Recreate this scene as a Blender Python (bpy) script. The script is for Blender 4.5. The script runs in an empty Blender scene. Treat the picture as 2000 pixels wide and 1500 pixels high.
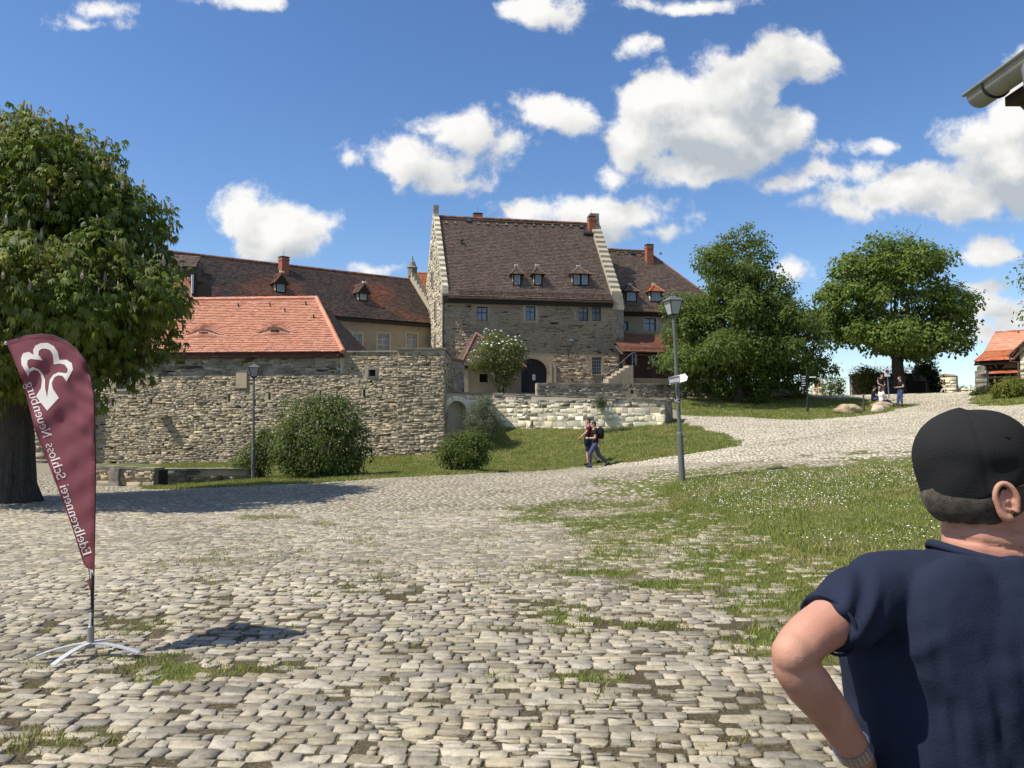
import bpy, bmesh, math, random
import numpy as np
from mathutils import Vector, Matrix
random.seed(7); RNG = np.random.default_rng(7)
R = math.radians; PI = math.pi
S = bpy.context.scene
C = S.collection
# ------------------------------------------------------------------ camera
F = 1500.0; CX, CY = 1000.0, 750.0
PITCH = math.atan(80 / 1500.0); EYE = np.array((0.0, 0.0, 1.7))
cam_d = bpy.data.cameras.new('camera'); cam = bpy.data.objects.new('camera', cam_d); C.objects.link(cam)
cam.location = EYE; cam.rotation_euler = (PI / 2 + PITCH, 0, 0)
cam_d.sensor_width = 36; cam_d.lens = 36 * F / 2000; cam_d.clip_start = 0.05; cam_d.clip_end = 9000
S.camera = cam
S.view_settings.view_transform = 'Standard'; S.view_settings.look = 'None'
S.view_settings.exposure = 0.34; S.view_settings.gamma = 1.0
S.view_settings.use_curve_mapping = False
S.cycles.use_denoising = True
S.cycles.max_bounces = 6; S.cycles.transparent_max_bounces = 6
FW = np.array((0, math.cos(PITCH), math.sin(PITCH))); UP = np.array((0, -math.sin(PITCH), math.cos(PITCH)))
def ray(px, py):
    d = np.array(((px - CX) / F, 0, 0)) + UP * (-(py - CY) / F) + FW
    return d / d[1]
def P(px, py, Y):
    """world point on the sight line of a photo pixel at depth Y"""
    return EYE + ray(px, py) * Y
# ------------------------------------------------------------------ sun and sky
LD = Vector((0.615, 0.215, -0.88)).normalized()      # direction the light travels
SUN_EL = math.asin(-LD.z); SUN_AZ = math.atan2(-LD.x, -LD.y)   # azimuth from +Y towards +X
sun_d = bpy.data.lights.new('sun', 'SUN'); sun = bpy.data.objects.new('sun', sun_d); C.objects.link(sun)
sun_d.energy = 4.9; sun_d.angle = R(0.53); sun_d.color = (1, 0.93, 0.80)
sun.rotation_euler = LD.to_track_quat('-Z', 'Y').to_euler(); sun.location = (-40, -15, 60)
W = bpy.data.worlds.new('World'); S.world = W; W.use_nodes = True
def build_world():
    nt = W.node_tree; N = nt.nodes; L = nt.links; N.clear()
    def nd(t, **k):
        n = N.new(t)
        for a, b in k.items(): setattr(n, a, b)
        return n
    def mth(op, a, b=None, clamp=False):
        n = nd('ShaderNodeMath', operation=op, use_clamp=clamp)
        for i, v in enumerate((a, b)):
            if v is None: continue
            if isinstance(v, (int, float)): n.inputs[i].default_value = v
            else: L.new(v, n.inputs[i])
        return n.outputs[0]
    sky = nd('ShaderNodeTexSky', sky_type='NISHITA', sun_disc=False, sun_elevation=SUN_EL, sun_rotation=SUN_AZ)
    sky.air_density = 1.0; sky.dust_density = 0.35; sky.ozone_density = 2.0; sky.altitude = 250
    tc = nd('ShaderNodeTexCoord'); sep = nd('ShaderNodeSeparateXYZ'); L.new(tc.outputs['Generated'], sep.inputs[0])
    y = mth('MAXIMUM', sep.outputs['Y'], 0.02)
    u = mth('DIVIDE', sep.outputs['X'], y); v = mth('DIVIDE', sep.outputs['Z'], y)
    uv = nd('ShaderNodeCombineXYZ'); L.new(u, uv.inputs[0]); L.new(v, uv.inputs[1])
    # clouds: lobes at the directions where the clouds stand in the sky
    blobs = [(470,420,58,50),(540,440,110,62),(610,430,50,36),(500,475,55,30),(560,482,75,26),
             (735,528,50,16),
             (800,300,60,52),(850,330,85,48),(920,250,95,42),(985,275,58,30),(890,350,66,30),(835,245,38,22),
             (1075,228,70,34),(1120,235,52,38),(1040,240,40,22),
             (1290,190,95,62),(1330,240,130,78),(1440,160,110,75),(1540,110,90,56),(1590,130,66,38),(1420,280,125,66),(1500,260,90,56),(1380,330,110,34),(1530,350,60,26),(1250,270,66,52),
             (1030,410,60,30),(1130,415,110,38),(1230,410,85,42),(1160,440,150,36),(1280,440,60,22),
             (1200,330,30,24),
             (1640,405,70,26),(1730,380,120,36),(1850,385,130,42),(1790,360,100,40),(1960,330,110,90),(1900,280,80,44),(1985,230,70,70),(2040,160,90,70),(1620,330,50,14),(1690,335,50,12),(1720,290,60,16),
             (1965,485,50,28),(1560,535,50,28),(1960,600,66,32),(1900,640,60,22),(1930,560,60,14),
             (200,20,55,16),(470,10,80,30),(1060,20,110,30),(1240,90,40,18),(1330,8,110,12),(170,50,50,9),(700,290,22,14)]
    grp = bpy.data.node_groups.new('cloud_field', 'ShaderNodeTree')
    grp.interface.new_socket('uv', in_out='INPUT', socket_type='NodeSocketVector')
    grp.interface.new_socket('d', in_out='OUTPUT', socket_type='NodeSocketFloat')
    gN, gL = grp.nodes, grp.links
    gi = gN.new('NodeGroupInput'); go = gN.new('NodeGroupOutput')
    def gn(t, **k):
        n = gN.new(t)
        for a, b in k.items(): setattr(n, a, b)
        return n
    def noise(scale, detail, rough, src, col=False, dist=0.0):
        n = gn('ShaderNodeTexNoise'); n.inputs['Scale'].default_value = scale; n.inputs['Detail'].default_value = detail
        n.inputs['Roughness'].default_value = rough; n.inputs['Distortion'].default_value = dist
        gL.new(src, n.inputs['Vector']); return n.outputs['Color' if col else 'Fac']
    w1 = gn('ShaderNodeVectorMath', operation='SUBTRACT'); gL.new(noise(9, 2, .5, gi.outputs[0], True), w1.inputs[0]); w1.inputs[1].default_value = (.5, .5, .5)
    w2 = gn('ShaderNodeVectorMath', operation='MULTIPLY_ADD'); gL.new(w1.outputs[0], w2.inputs[0]); w2.inputs[1].default_value = (.09, .06, 0); gL.new(gi.outputs[0], w2.inputs[2])
    last = None
    for (px, py, rx, ry) in blobs:
        d = ray(px, py)
        a = gn('ShaderNodeVectorMath', operation='SUBTRACT'); gL.new(w2.outputs[0], a.inputs[0]); a.inputs[1].default_value = (d[0], d[2], 0)
        b = gn('ShaderNodeVectorMath', operation='MULTIPLY'); gL.new(a.outputs[0], b.inputs[0]); b.inputs[1].default_value = (F / rx, F / ry, 0); rm = (min(rx, ry) * 1.25 + max(rx, ry) * .15) / 60
        c = gn('ShaderNodeVectorMath', operation='LENGTH'); gL.new(b.outputs[0], c.inputs[0])
        e = gn('ShaderNodeMath', operation='MULTIPLY_ADD'); gL.new(c.outputs['Value'], e.inputs[0]); e.inputs[1].default_value = -rm; e.inputs[2].default_value = rm
        if last is None: last = e.outputs[0]
        else:
            m = gn('ShaderNodeMath', operation='SMOOTH_MAX'); m.inputs[2].default_value = .3
            gL.new(last, m.inputs[0]); gL.new(e.outputs[0], m.inputs[1]); last = m.outputs[0]
    def gm(op, a, b, c=None):
        n = gn('ShaderNodeMath', operation=op)
        for i, vv in enumerate((a, b, c)):
            if vv is None: continue
            if isinstance(vv, (int, float)): n.inputs[i].default_value = vv
            else: gL.new(vv, n.inputs[i])
        return n.outputs[0]
    dens = gm('ADD', .10, last)
    f1 = gm('SUBTRACT', noise(14, 11, .64, gi.outputs[0], dist=.1), .5)
    f2 = gm('SUBTRACT', noise(5.5, 3, .5, gi.outputs[0]), .5)
    dens = gm('MULTIPLY_ADD', f1, 2.9, dens); dens = gm('MULTIPLY_ADD', f2, .5, dens)
    gL.new(dens, go.inputs[0])
    def field(vec):
        g = nd('ShaderNodeGroup'); g.node_tree = grp; L.new(vec, g.inputs[0]); return g.outputs[0]
    d0 = field(uv.outputs[0])
    off = nd('ShaderNodeVectorMath', operation='ADD'); L.new(uv.outputs[0], off.inputs[0]); off.inputs[1].default_value = (-.018, .036, 0)
    d1 = field(off.outputs[0])
    # the same broken cumulus elsewhere in the sky, beyond the view
    gen_v = nd('ShaderNodeVectorMath', operation='MULTIPLY'); L.new(tc.outputs['Generated'], gen_v.inputs[0]); gen_v.inputs[1].default_value = (3.2, 3.2, 6.5)
    gnz = nd('ShaderNodeTexNoise'); gnz.inputs['Scale'].default_value = 1.0; gnz.inputs['Detail'].default_value = 8; gnz.inputs['Roughness'].default_value = .55
    L.new(gen_v.outputs[0], gnz.inputs['Vector'])
    gd = mth('MULTIPLY', mth('SUBTRACT', gnz.outputs['Fac'], .56), 5.0)
    au = mth('ABSOLUTE', u)
    def mr(val, a, b):
        n = nd('ShaderNodeMapRange', interpolation_type='SMOOTHSTEP'); L.new(val, n.inputs[0]); n.inputs[1].default_value = a; n.inputs[2].default_value = b; return n.outputs[0]
    outm = mth('MAXIMUM', mr(au, .70, .85), mr(v, .60, .75)); outm = mth('MAXIMUM', outm, mr(sep.outputs['Y'], .35, .15))
    gd = mth('SUBTRACT', mth('MULTIPLY', mth('ADD', gd, 2), outm), 2)
    inm = mr(outm, 1.0, .6)
    d0f = mth('MAXIMUM', mth('SUBTRACT', mth('MULTIPLY', mth('ADD', d0, 2), inm), 2), gd)
    mask = mr(d0f, -.16, .56)
    shade = mth('SUBTRACT', d0, d1)            # denser below than above: the shaded belly
    body = mr(d0, .15, 1.0)
    mot = nd('ShaderNodeTexNoise'); mot.inputs['Scale'].default_value = 7; mot.inputs['Detail'].default_value = 4; L.new(uv.outputs[0], mot.inputs['Vector'])
    lum = mth('ADD', .67, mth('MULTIPLY', shade, .17)); lum = mth('SUBTRACT', lum, mth('MULTIPLY', body, .12)); lum = mth('ADD', lum, mth('MULTIPLY', mth('SUBTRACT', mot.outputs['Fac'], .5), .50))
    lum = mth('MINIMUM', mth('MAXIMUM', lum, .47), .78)
    tint = nd('ShaderNodeMix', data_type='RGBA'); tint.inputs[6].default_value = (.84, .92, 1.0, 1); tint.inputs[7].default_value = (1, .99, .97, 1)
    L.new(mr(lum, .45, .70), tint.inputs[0])
    hs = nd('ShaderNodeHueSaturation'); hs.inputs['Saturation'].default_value = 1.2; hs.inputs['Hue'].default_value = .506; hs.inputs['Value'].default_value = 1.0; L.new(sky.outputs[0], hs.inputs['Color'])
    b1 = nd('ShaderNodeBackground'); L.new(hs.outputs[0], b1.inputs[0]); b1.inputs[1].default_value = 0.125
    b2 = nd('ShaderNodeBackground'); L.new(tint.outputs[2], b2.inputs[0]); L.new(lum, b2.inputs[1])
    mx = nd('ShaderNodeMixShader'); L.new(mask, mx.inputs[0]); L.new(b1.outputs[0], mx.inputs[1]); L.new(b2.outputs[0], mx.inputs[2])
    o = nd('ShaderNodeOutputWorld'); L.new(mx.outputs[0], o.inputs[0])
build_world()
W.cycles.sampling_method = 'MANUAL'; W.cycles.sample_map_resolution = 512
# ------------------------------------------------------------------ mesh helpers
def v3(p): return np.asarray(p, float)
def raw_mesh(name, V, Fc, mat=None, attrs=None, smooth=False):
    """fast mesh from numpy arrays; Fc is (n,3) or (n,4) or a list of such arrays"""
    me = bpy.data.meshes.new(name)
    V = np.asarray(V, np.float32)
    Fs = [np.asarray(f, np.int32) for f in (Fc if isinstance(Fc, list) else [Fc]) if len(f)]
    me.vertices.add(len(V)); me.vertices.foreach_set('co', V.ravel())
    nl = sum(f.size for f in Fs); npoly = sum(len(f) for f in Fs)
    me.loops.add(nl); me.loops.foreach_set('vertex_index', np.concatenate([f.ravel() for f in Fs]))
    tot = np.concatenate([np.full(len(f), f.shape[1], np.int32) for f in Fs])
    st = np.concatenate([[0], np.cumsum(tot)[:-1]]).astype(np.int32)
    me.polygons.add(npoly); me.polygons.foreach_set('loop_start', st); me.polygons.foreach_set('loop_total', tot)
    if smooth: me.polygons.foreach_set('use_smooth', np.ones(npoly, bool))
    me.update(calc_edges=True)
    for k, a in (attrs or {}).items():
        at = me.attributes.new(k, 'FLOAT', 'POINT'); at.data.foreach_set('value', np.asarray(a, np.float32))
    if mat: me.materials.append(mat)
    return me
def link(name, me, parent=None):
    o = bpy.data.objects.new(name, me); C.objects.link(o)
    if parent is not None: o.parent = parent
    return o
def wloc(o):
    l = v3(o.location)
    while o.parent is not None: o = o.parent; l = l + v3(o.location)
    return l
def tag(o, label=None, cat=None, group=None, kind=None):
    if label: o['label'] = label
    if cat: o['category'] = cat
    if group: o['group'] = group
    if kind: o['kind'] = kind
    return o
def thing(name, label, cat, loc, group=None):
    o = bpy.data.objects.new(name, None); C.objects.link(o); o.location = [float(c) for c in loc]; o.empty_display_size = .3
    return tag(o, label, cat, group)
class MB:
    """collects shapes (world coordinates) and links them as one mesh object"""
    def __init__(s): s.v = []; s.f = []; s.r = []
    def add(s, vs, fs, r=None):
        b = len(s.v); s.v += [tuple(map(float, p)) for p in vs]; s.f += [tuple(i + b for i in f) for f in fs]
        s.r += [random.random() if r is None else r] * len(vs); return s
    def box(s, c, size, rz=0, rx=0, ry=0, r=None, taper=1.0):
        hx, hy, hz = [q / 2 for q in size]; M = Matrix.Rotation(rz, 3, 'Z') @ Matrix.Rotation(ry, 3, 'Y') @ Matrix.Rotation(rx, 3, 'X')
        vs = []
        for z, t in ((-hz, 1), (hz, taper)):
            for x, y in ((-hx, -hy), (hx, -hy), (hx, hy), (-hx, hy)):
                vs.append(v3(M @ Vector((x * t, y * t, z))) + v3(c))
        return s.add(vs, [(3, 2, 1, 0), (4, 5, 6, 7), (0, 1, 5, 4), (1, 2, 6, 5), (2, 3, 7, 6), (3, 0, 4, 7)], r)
    def obox(s, o, ex, ey, ez, r=None):
        """box from an origin corner and three edge vectors"""
        o, ex, ey, ez = map(v3, (o, ex, ey, ez)); vs = [o, o + ex, o + ex + ey, o + ey]; vs += [p + ez for p in vs]
        fs = [(3, 2, 1, 0), (4, 5, 6, 7), (0, 1, 5, 4), (1, 2, 6, 5), (2, 3, 7, 6), (3, 0, 4, 7)]
        if np.dot(np.cross(ex, ey), ez) < 0: fs = [f[::-1] for f in fs]
        return s.add(vs, fs, r)
    def prism(s, poly, e, r=None):
        """closed prism: 3-D polygon swept by vector e"""
        n = len(poly); poly = [v3(p) for p in poly]; e = v3(e)
        nr = sum((np.cross(poly[i], poly[(i + 1) % n]) for i in range(n)), np.zeros(3))
        if np.dot(nr, e) > 0: poly = poly[::-1]
        vs = poly + [p + e for p in poly]
        fs = [tuple(range(n)), tuple(range(2 * n - 1, n - 1, -1))] + [(i, i + n, (i + 1) % n + n, (i + 1) % n) for i in range(n)]
        return s.add(vs, fs, r)
    def tube(s, pts, rad, n=8, caps=True, r=None, flat=None):
        pts = [v3(p) for p in pts]; rad = rad if hasattr(rad, '__len__') else [rad] * len(pts)
        rings = []; ref = None
        for i, p in enumerate(pts):
            t = pts[min(i + 1, len(pts) - 1)] - pts[max(i - 1, 0)]; t = t / (np.linalg.norm(t) + 1e-9)
            if ref is None:
                ref = np.cross(t, (0, 0, 1)) if abs(t[2]) < .95 else np.cross(t, (0, 1, 0))
            a = ref - t * np.dot(ref, t); a /= np.linalg.norm(a) + 1e-9; b = np.cross(t, a); ref = a
            fl = flat if flat else 1.0
            rings.append([p + rad[i] * (math.cos(q) * a + math.sin(q) * b * fl) for q in np.linspace(0, 2 * PI, n, endpoint=False)])
        vs = [p for g in rings for p in g]; m = len(pts)
        fs = [(i * n + j, i * n + (j + 1) % n, (i + 1) * n + (j + 1) % n, (i + 1) * n + j) for i in range(m - 1) for j in range(n)]
        if caps: fs += [tuple(range(n))[::-1], tuple((m - 1) * n + j for j in range(n))]
        return s.add(vs, fs, r)
    def lathe(s, c, prof, n=12, r=None, axis=None):
        """profile (radius, height) turned about the vertical through c"""
        c = v3(c); vs = []; m = len(prof)
        M = np.eye(3) if axis is None else np.array(Vector((0, 0, 1)).rotation_difference(Vector(axis)).to_matrix())
        for rr, z in prof:
            for j in range(n):
                q = 2 * PI * j / n; vs.append(c + M @ np.array((rr * math.cos(q), rr * math.sin(q), z)))
        fs = [(i * n + j, i * n + (j + 1) % n, (i + 1) * n + (j + 1) % n, (i + 1) * n + j) for i in range(m - 1) for j in range(n)]
        fs += [tuple(range(n))[::-1], tuple((m - 1) * n + j for j in range(n))]
        return s.add(vs, fs, r)
    def build(s, name, mat, parent=None, smooth=False, origin=None, label=None):
        off = wloc(parent) if parent is not None else (v3(origin) if origin is not None else np.zeros(3))
        me = bpy.data.meshes.new(name)
        me.from_pydata([tuple(v3(p) - off) for p in s.v], [], s.f); me.update()
        at = me.attributes.new('rnd', 'FLOAT', 'POINT'); at.data.foreach_set('value', np.array(s.r, np.float32))
        if smooth: me.polygons.foreach_set('use_smooth', np.ones(len(me.polygons), bool))
        me.materials.append(mat); o = link(name, me, parent)
        if parent is None and origin is not None: o.location = [float(q) for q in origin]
        if label: o['label'] = label
        return o
# ------------------------------------------------------------------ materials
def mat(name, c1, c2=None, scale=3.0, rough=.8, bump=0.0, bscale=30.0, var=0.0, c3=None, s3=.5, spec=.3, metal=0.0, stretch=(1, 1, 1), t3=(.45, .65), attr='rnd', trans=0.0, bdist=.02):
    m = bpy.data.materials.new(name); m.use_nodes = True; nt = m.node_tree; N, L = nt.nodes, nt.links; N.clear()
    out = N.new('ShaderNodeOutputMaterial'); bs = N.new('ShaderNodeBsdfPrincipled'); L.new(bs.outputs[0], out.inputs[0])
    bs.inputs['Roughness'].default_value = rough; bs.inputs['Specular IOR Level'].default_value = spec; bs.inputs['Metallic'].default_value = metal
    geo = N.new('ShaderNodeNewGeometry'); vm = N.new('ShaderNodeVectorMath'); vm.operation = 'MULTIPLY'; vm.inputs[1].default_value = stretch; L.new(geo.outputs['Position'], vm.inputs[0])
    def noise(sc, det=4, ro=.6):
        n = N.new('ShaderNodeTexNoise'); n.inputs['Scale'].default_value = sc; n.inputs['Detail'].default_value = det; n.inputs['Roughness'].default_value = ro
        L.new(vm.outputs[0], n.inputs['Vector']); return n.outputs['Fac']
    def mr(v, a, b):
        n = N.new('ShaderNodeMapRange'); L.new(v, n.inputs[0]); n.inputs[1].default_value = a; n.inputs[2].default_value = b; return n.outputs[0]
    def mix(f, a, b, blend='MIX'):
        n = N.new('ShaderNodeMix'); n.data_type = 'RGBA'; n.blend_type = blend
        for i, q in ((0, f), (6, a), (7, b)):
            if isinstance(q, (int, float)): n.inputs[i].default_value = q
            elif isinstance(q, tuple): n.inputs[i].default_value = q + (1,)
            else: L.new(q, n.inputs[i])
        return n.outputs[2]
    col = c1
    if c2: col = mix(mr(noise(scale), .3, .7), c1, c2)
    if c3: col = mix(mr(noise(s3, 5, .6), t3[0], t3[1]), col, c3)
    if var:
        at = N.new('ShaderNodeAttribute'); at.attribute_name = attr
        k = mr(at.outputs['Fac'], 0, 1); n = N.new('ShaderNodeMapRange'); L.new(at.outputs['Fac'], n.inputs[0]); n.inputs[3].default_value = 1 - var; n.inputs[4].default_value = 1 + var
        hv = N.new('ShaderNodeHueSaturation'); L.new(n.outputs[0], hv.inputs['Value'])
        if isinstance(col, tuple): hv.inputs['Color'].default_value = col + (1,)
        else: L.new(col, hv.inputs['Color'])
        sv = N.new('ShaderNodeMath'); sv.operation = 'MULTIPLY_ADD'
        w = N.new('ShaderNodeMath'); w.operation = 'FRACT'; ww = N.new('ShaderNodeMath'); ww.operation = 'MULTIPLY'; ww.inputs[1].default_value = 7.31
        L.new(at.outputs['Fac'], ww.inputs[0]); L.new(ww.outputs[0], w.inputs[0]); L.new(w.outputs[0], sv.inputs[0]); sv.inputs[1].default_value = .5 * min(1, var * 2); sv.inputs[2].default_value = 1 - .25 * min(1, var * 2)
        L.new(sv.outputs[0], hv.inputs['Saturation']); col = hv.outputs[0]
    if isinstance(col, tuple): bs.inputs['Base Color'].default_value = col + (1,)
    else: L.new(col, bs.inputs['Base Color'])
    if bump:
        b = N.new('ShaderNodeBump'); b.inputs['Strength'].default_value = bump; b.inputs['Distance'].default_value = bdist; L.new(noise(bscale, 5, .65), b.inputs['Height']); L.new(b.outputs[0], bs.inputs['Normal'])
    if trans:
        tr = N.new('ShaderNodeBsdfTranslucent'); ms = N.new('ShaderNodeMixShader'); ms.inputs[0].default_value = trans
        hv2 = N.new('ShaderNodeHueSaturation'); hv2.inputs['Value'].default_value = 1.5; hv2.inputs['Hue'].default_value = .48
        if isinstance(col, tuple): hv2.inputs['Color'].default_value = col + (1,)
        else: L.new(col, hv2.inputs['Color'])
        L.new(hv2.outputs[0], tr.inputs[0]); L.new(bs.outputs[0], ms.inputs[1]); L.new(tr.outputs[0], ms.inputs[2]); L.new(ms.outputs[0], out.inputs[0])
    return m
# ------------------------------------------------------------------ terrain: thin-plate spline through surveyed points
CP = [(178,1290,5.54),(0,1500,3.8),(1000,1500,3.8),(1000,1100,9.4),(500,1100,9.4),(600,1000,15),(30,980,17.6),(300,990,16.2),
      (497,938,27),(625,931,25.5),(190,905,36),(480,904,35.4),(775,893,34.9),(866,886,35.0),(190,950,25),(300,957,24),(905,918,27.5),
      (1160,919,29),(1000,925,27),(1330,937,18),(1000,846,37.3),(1150,842,37.0),(1285,830,36.6),(1312,821,38.3),(940,852,36.6),
      (1450,870,27),(1230,890,30),(1330,850,33),(1700,850,28),(1600,918,18),(1800,897,18),(1950,890,17.5),
      (1500,1000,12.2),(1600,1100,9.0),(1300,1000,14.2),(1760,795,44),(1660,808,41.5),(1577,806,41.5),(1440,786,47),(1300,786,46),
      (1560,776,50),(1650,774,55),(1755,769,52),(1850,772,54),(1900,786,42),(1960,793,38),(1990,780,40),(1925,772,44),(1975,762,44),(2100,770,44),(1800,830,31),(1950,840,28)]
cpts = np.array([P(*c) for c in CP])
extra = np.array([(0,0,0),(-6,0,0),(6,0,0),(0,-8,0),(-10,-8,0),(10,-8,.1),(-14,8,0),(-24,20,-.2),(9,8,.25),(16,14,1.0),(24,20,1.9),
                  (-3,41,2.9),(3,41,2.8),(7,43,2.6),(-4,50,3.5),(3,50,3.5),(8,52,3.6),(-5,60,4.0),(6,60,4.0),(14,60,4.2),(-25,45,.3),(-14,45,.6),(-9,45,1.0),(-9,60,3.),
                  (30,60,3.2),(20,72,1.8),(0,78,3.5),(-40,30,0),(-35,60,.5),(40,45,3.2),(45,20,2.2),(30,75,1.2),(40,60,2.6)], float)
TP = np.vstack([cpts, extra])
def tps_u(r2): return np.where(r2 > 1e-12, r2 * np.log(r2 + 1e-12), 0)
def fit():
    n = len(TP); X = TP[:, :2]; K = tps_u(((X[:, None] - X[None]) ** 2).sum(-1)) + np.eye(n) * 8.0
    Pm = np.c_[np.ones(n), X]; A = np.zeros((n + 3, n + 3)); A[:n, :n] = K; A[:n, n:] = Pm; A[n:, :n] = Pm.T
    return np.linalg.solve(A, np.r_[TP[:, 2], 0, 0, 0])
TW = fit()
def sstep(a, b, x): t = np.clip((x - a) / (b - a), 0, 1); return t * t * (3 - 2 * t)
def H(x, y):
    x = np.atleast_1d(np.asarray(x, float)); y = np.atleast_1d(np.asarray(y, float)); sh = x.shape; x = x.ravel(); y = y.ravel()
    xc = np.clip(x, -60, 70); yc = np.clip(y, -20, 90); out = np.empty(len(x))
    for i in range(0, len(x), 20000):
        q = np.c_[xc[i:i + 20000], yc[i:i + 20000]]
        out[i:i + 20000] = tps_u(((q[:, None] - TP[None, :, :2]) ** 2).sum(-1)) @ TW[:-3] + TW[-3] + q @ TW[-2:]
    d = np.hypot(x * .9, np.maximum(y - 25, (25 - y) * .6)); k = sstep(46, 110, d); out = out * (1 - k) - 22 * k - np.maximum(d - 110, 0) * .02
    return out.reshape(sh)
def h(x, y): return float(H(x, y)[0])
def hit(px, py):
    d = ray(px, py); Y = np.arange(1.5, 90, .05); z = EYE[2] + d[2] * Y; g = H(d[0] * Y, Y); k = np.where(z <= g)[0]
    yy = Y[k[0]] if len(k) else 80.0
    return np.array((d[0] * yy, yy, h(d[0] * yy, yy)))
def gnd(px, Y):
    """ground point on the image column px at depth Y"""
    x = (px - CX) / F * Y; return np.array((x, Y, h(x, Y)))
# smooth value noise on the plane
_NT = RNG.random((256, 256))
def vnoise(x, y, s=1.0, seed=0):
    x = np.asarray(x) * s + seed * 17.3; y = np.asarray(y) * s + seed * 9.1; xi = np.floor(x).astype(int); yi = np.floor(y).astype(int)
    fx = x - xi; fy = y - yi; fx = fx * fx * (3 - 2 * fx); fy = fy * fy * (3 - 2 * fy); g = lambda a, b: _NT[a % 256, b % 256]
    return (g(xi, yi) * (1 - fx) + g(xi + 1, yi) * fx) * (1 - fy) + (g(xi, yi + 1) * (1 - fx) + g(xi + 1, yi + 1) * fx) * fy
def fbm(x, y, s=1.0, o=4, seed=0): return sum(vnoise(x, y, s * 2 ** k, seed + k) * .5 ** k for k in range(o)) / sum(.5 ** k for k in range(o))
def sdist(poly, x, y):
    """signed distance to polygon, positive inside"""
    x = np.asarray(x, float); y = np.asarray(y, float); n = len(poly); d = np.full(x.shape, 1e9); ins = np.zeros(x.shape, bool)
    for i in range(n):
        (ax, ay), (bx, by) = poly[i], poly[(i + 1) % n]; ex, ey = bx - ax, by - ay
        t = np.clip(((x - ax) * ex + (y - ay) * ey) / (ex * ex + ey * ey + 1e-12), 0, 1); d = np.minimum(d, np.hypot(x - ax - t * ex, y - ay - t * ey))
        c = ((ay > y) != (by > y)) & (x < (bx - ax) * (y - ay) / ((by - ay) if by != ay else 1e-12) + ax); ins ^= c
    return np.where(ins, d, -d)
def wpoly(px): return [tuple(hit(*p)[:2]) for p in px]
G_SLOPE = wpoly([(300,957),(400,953),(520,948),(640,943),(760,934),(900,926),(1030,921),(1130,914),(1200,906),(1320,890),(1400,880),(1448,870),(1420,852),(1375,836),(1335,827)]) + [tuple(P(1318,822,38.4)[:2]), tuple(P(1299,828,37.2)[:2]), tuple(P(1150,841,37.6)[:2]), tuple(P(962,850,38)[:2]), tuple(P(866,886,36)[:2]), tuple(P(775,893,35.4)[:2]), tuple(P(480,905,36)[:2]), tuple(P(180,905,36.5)[:2]), tuple(P(170,920,27.2)[:2]), tuple(P(290,930,25.7)[:2])]
G_FAR = [tuple(P(*q)[:2]) for q in ((1330,808,40.5),(1400,812,39.5),(1470,815,39),(1530,823,37),(1600,824,37),(1680,818,39),(1735,806,42),(1785,798,44),(1720,786,46.5),(1690,783,48),(1600,783,49.5),(1555,778,51),(1440,778,53),(1300,778,51))]
G_NEAR = wpoly([(1290,948),(1340,937),(1450,925),(1550,917),(1680,908),(1800,898),(1900,891),(2000,886)]) + [(26, 19), (24, 9), (9.5, 5.0), (5.2, 6.6), (4.5, 7.9)] + wpoly([(1560,1085),(1480,1045),(1390,1010),(1320,985)])
G_RIGHT = [tuple(P(*q)[:2]) for q in ((1895,788,42),(1925,795,39.5),(1965,799,38),(2040,800,37.5),(2300,800,37),(2300,760,60),(2000,760,60),(1935,765,47),(1910,775,44.5))]
G_ISLE = [tuple(P(1860,772,54.5)[:2]), tuple(P(1690,776,54)[:2]), tuple(P(1600,770,58)[:2]), tuple(P(1600,770,75)[:2]), tuple(P(1900,770,75)[:2])]
G_TREEL = [(-40, 27), (-23, 27), (-20.5, 30), (-20.5, 33), (-40, 34)]
GRASS = [G_SLOPE, G_FAR, G_NEAR, G_RIGHT, G_TREEL]
# patches where grass has grown over the cobbles: centre pixel, radius in metres across and along
PATCH = [(385,1310,.62,.16),(330,1330,.3,.12),(300,1290,.45,.1),(95,1452,.30,.13),(1150,1325,.26,.10),(1490,1197,.36,.2),(1450,1165,.3,.12),(860,1255,.2,.08),(780,1262,.24,.1),(470,1310,.3,.1),(1300,1225,.3,.12),(1330,1145,.5,.25),(1400,1105,.8,.4),(1560,1180,.5,.3),(1120,1240,.2,.08),(720,1100,.25,.12),(1500,1080,1.0,.6),(1270,1030,.7,.5),(1200,1060,.5,.3),(1590,1230,.3,.2),(1180,1120,.5,.25)]
PW = [(hit(a, b)[:2], c, d) for a, b, c, d in PATCH]
def lawn(x, y):
    """signed distance (m) into lawn, with an uneven edge"""
    x = np.asarray(x, float); y = np.asarray(y, float); s = np.max([sdist(g, x, y) for g in GRASS], axis=0)
    return s + (fbm(x, y, 1.3, 3, 3) - .5) * .9
def patch(x, y):
    """0..1 growth of grass in the joints away from the lawns"""
    x = np.asarray(x, float); y = np.asarray(y, float); p = np.zeros(x.shape)
    for (c, a, b) in PW:
        q = 1.5 - np.hypot((x - c[0]) / a, (y - c[1]) / b); p = np.maximum(p, q)
    p = p + (fbm(x, y, 3.0, 3, 8) - .5) * 1.2
    # a wide mixed zone beside the near lawn
    dn = sdist(G_NEAR, x, y); mz = np.clip(1 + dn / 4.6, 0, 1) * 1.25 + (fbm(x, y, 1.1, 4, 5) - .60) * 2.6
    return np.clip(np.maximum(p, mz), 0, 1)
def grid_axis(a, b, step, lo, hi, grow=1.22):
    m = list(np.arange(a, b + 1e-6, step)); s = step; q = a
    while q > lo: s *= grow; q -= s; m.insert(0, q)
    s = step; q = b
    while q < hi: s *= grow; q += s; m.append(q)
    return np.array(m)
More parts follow.
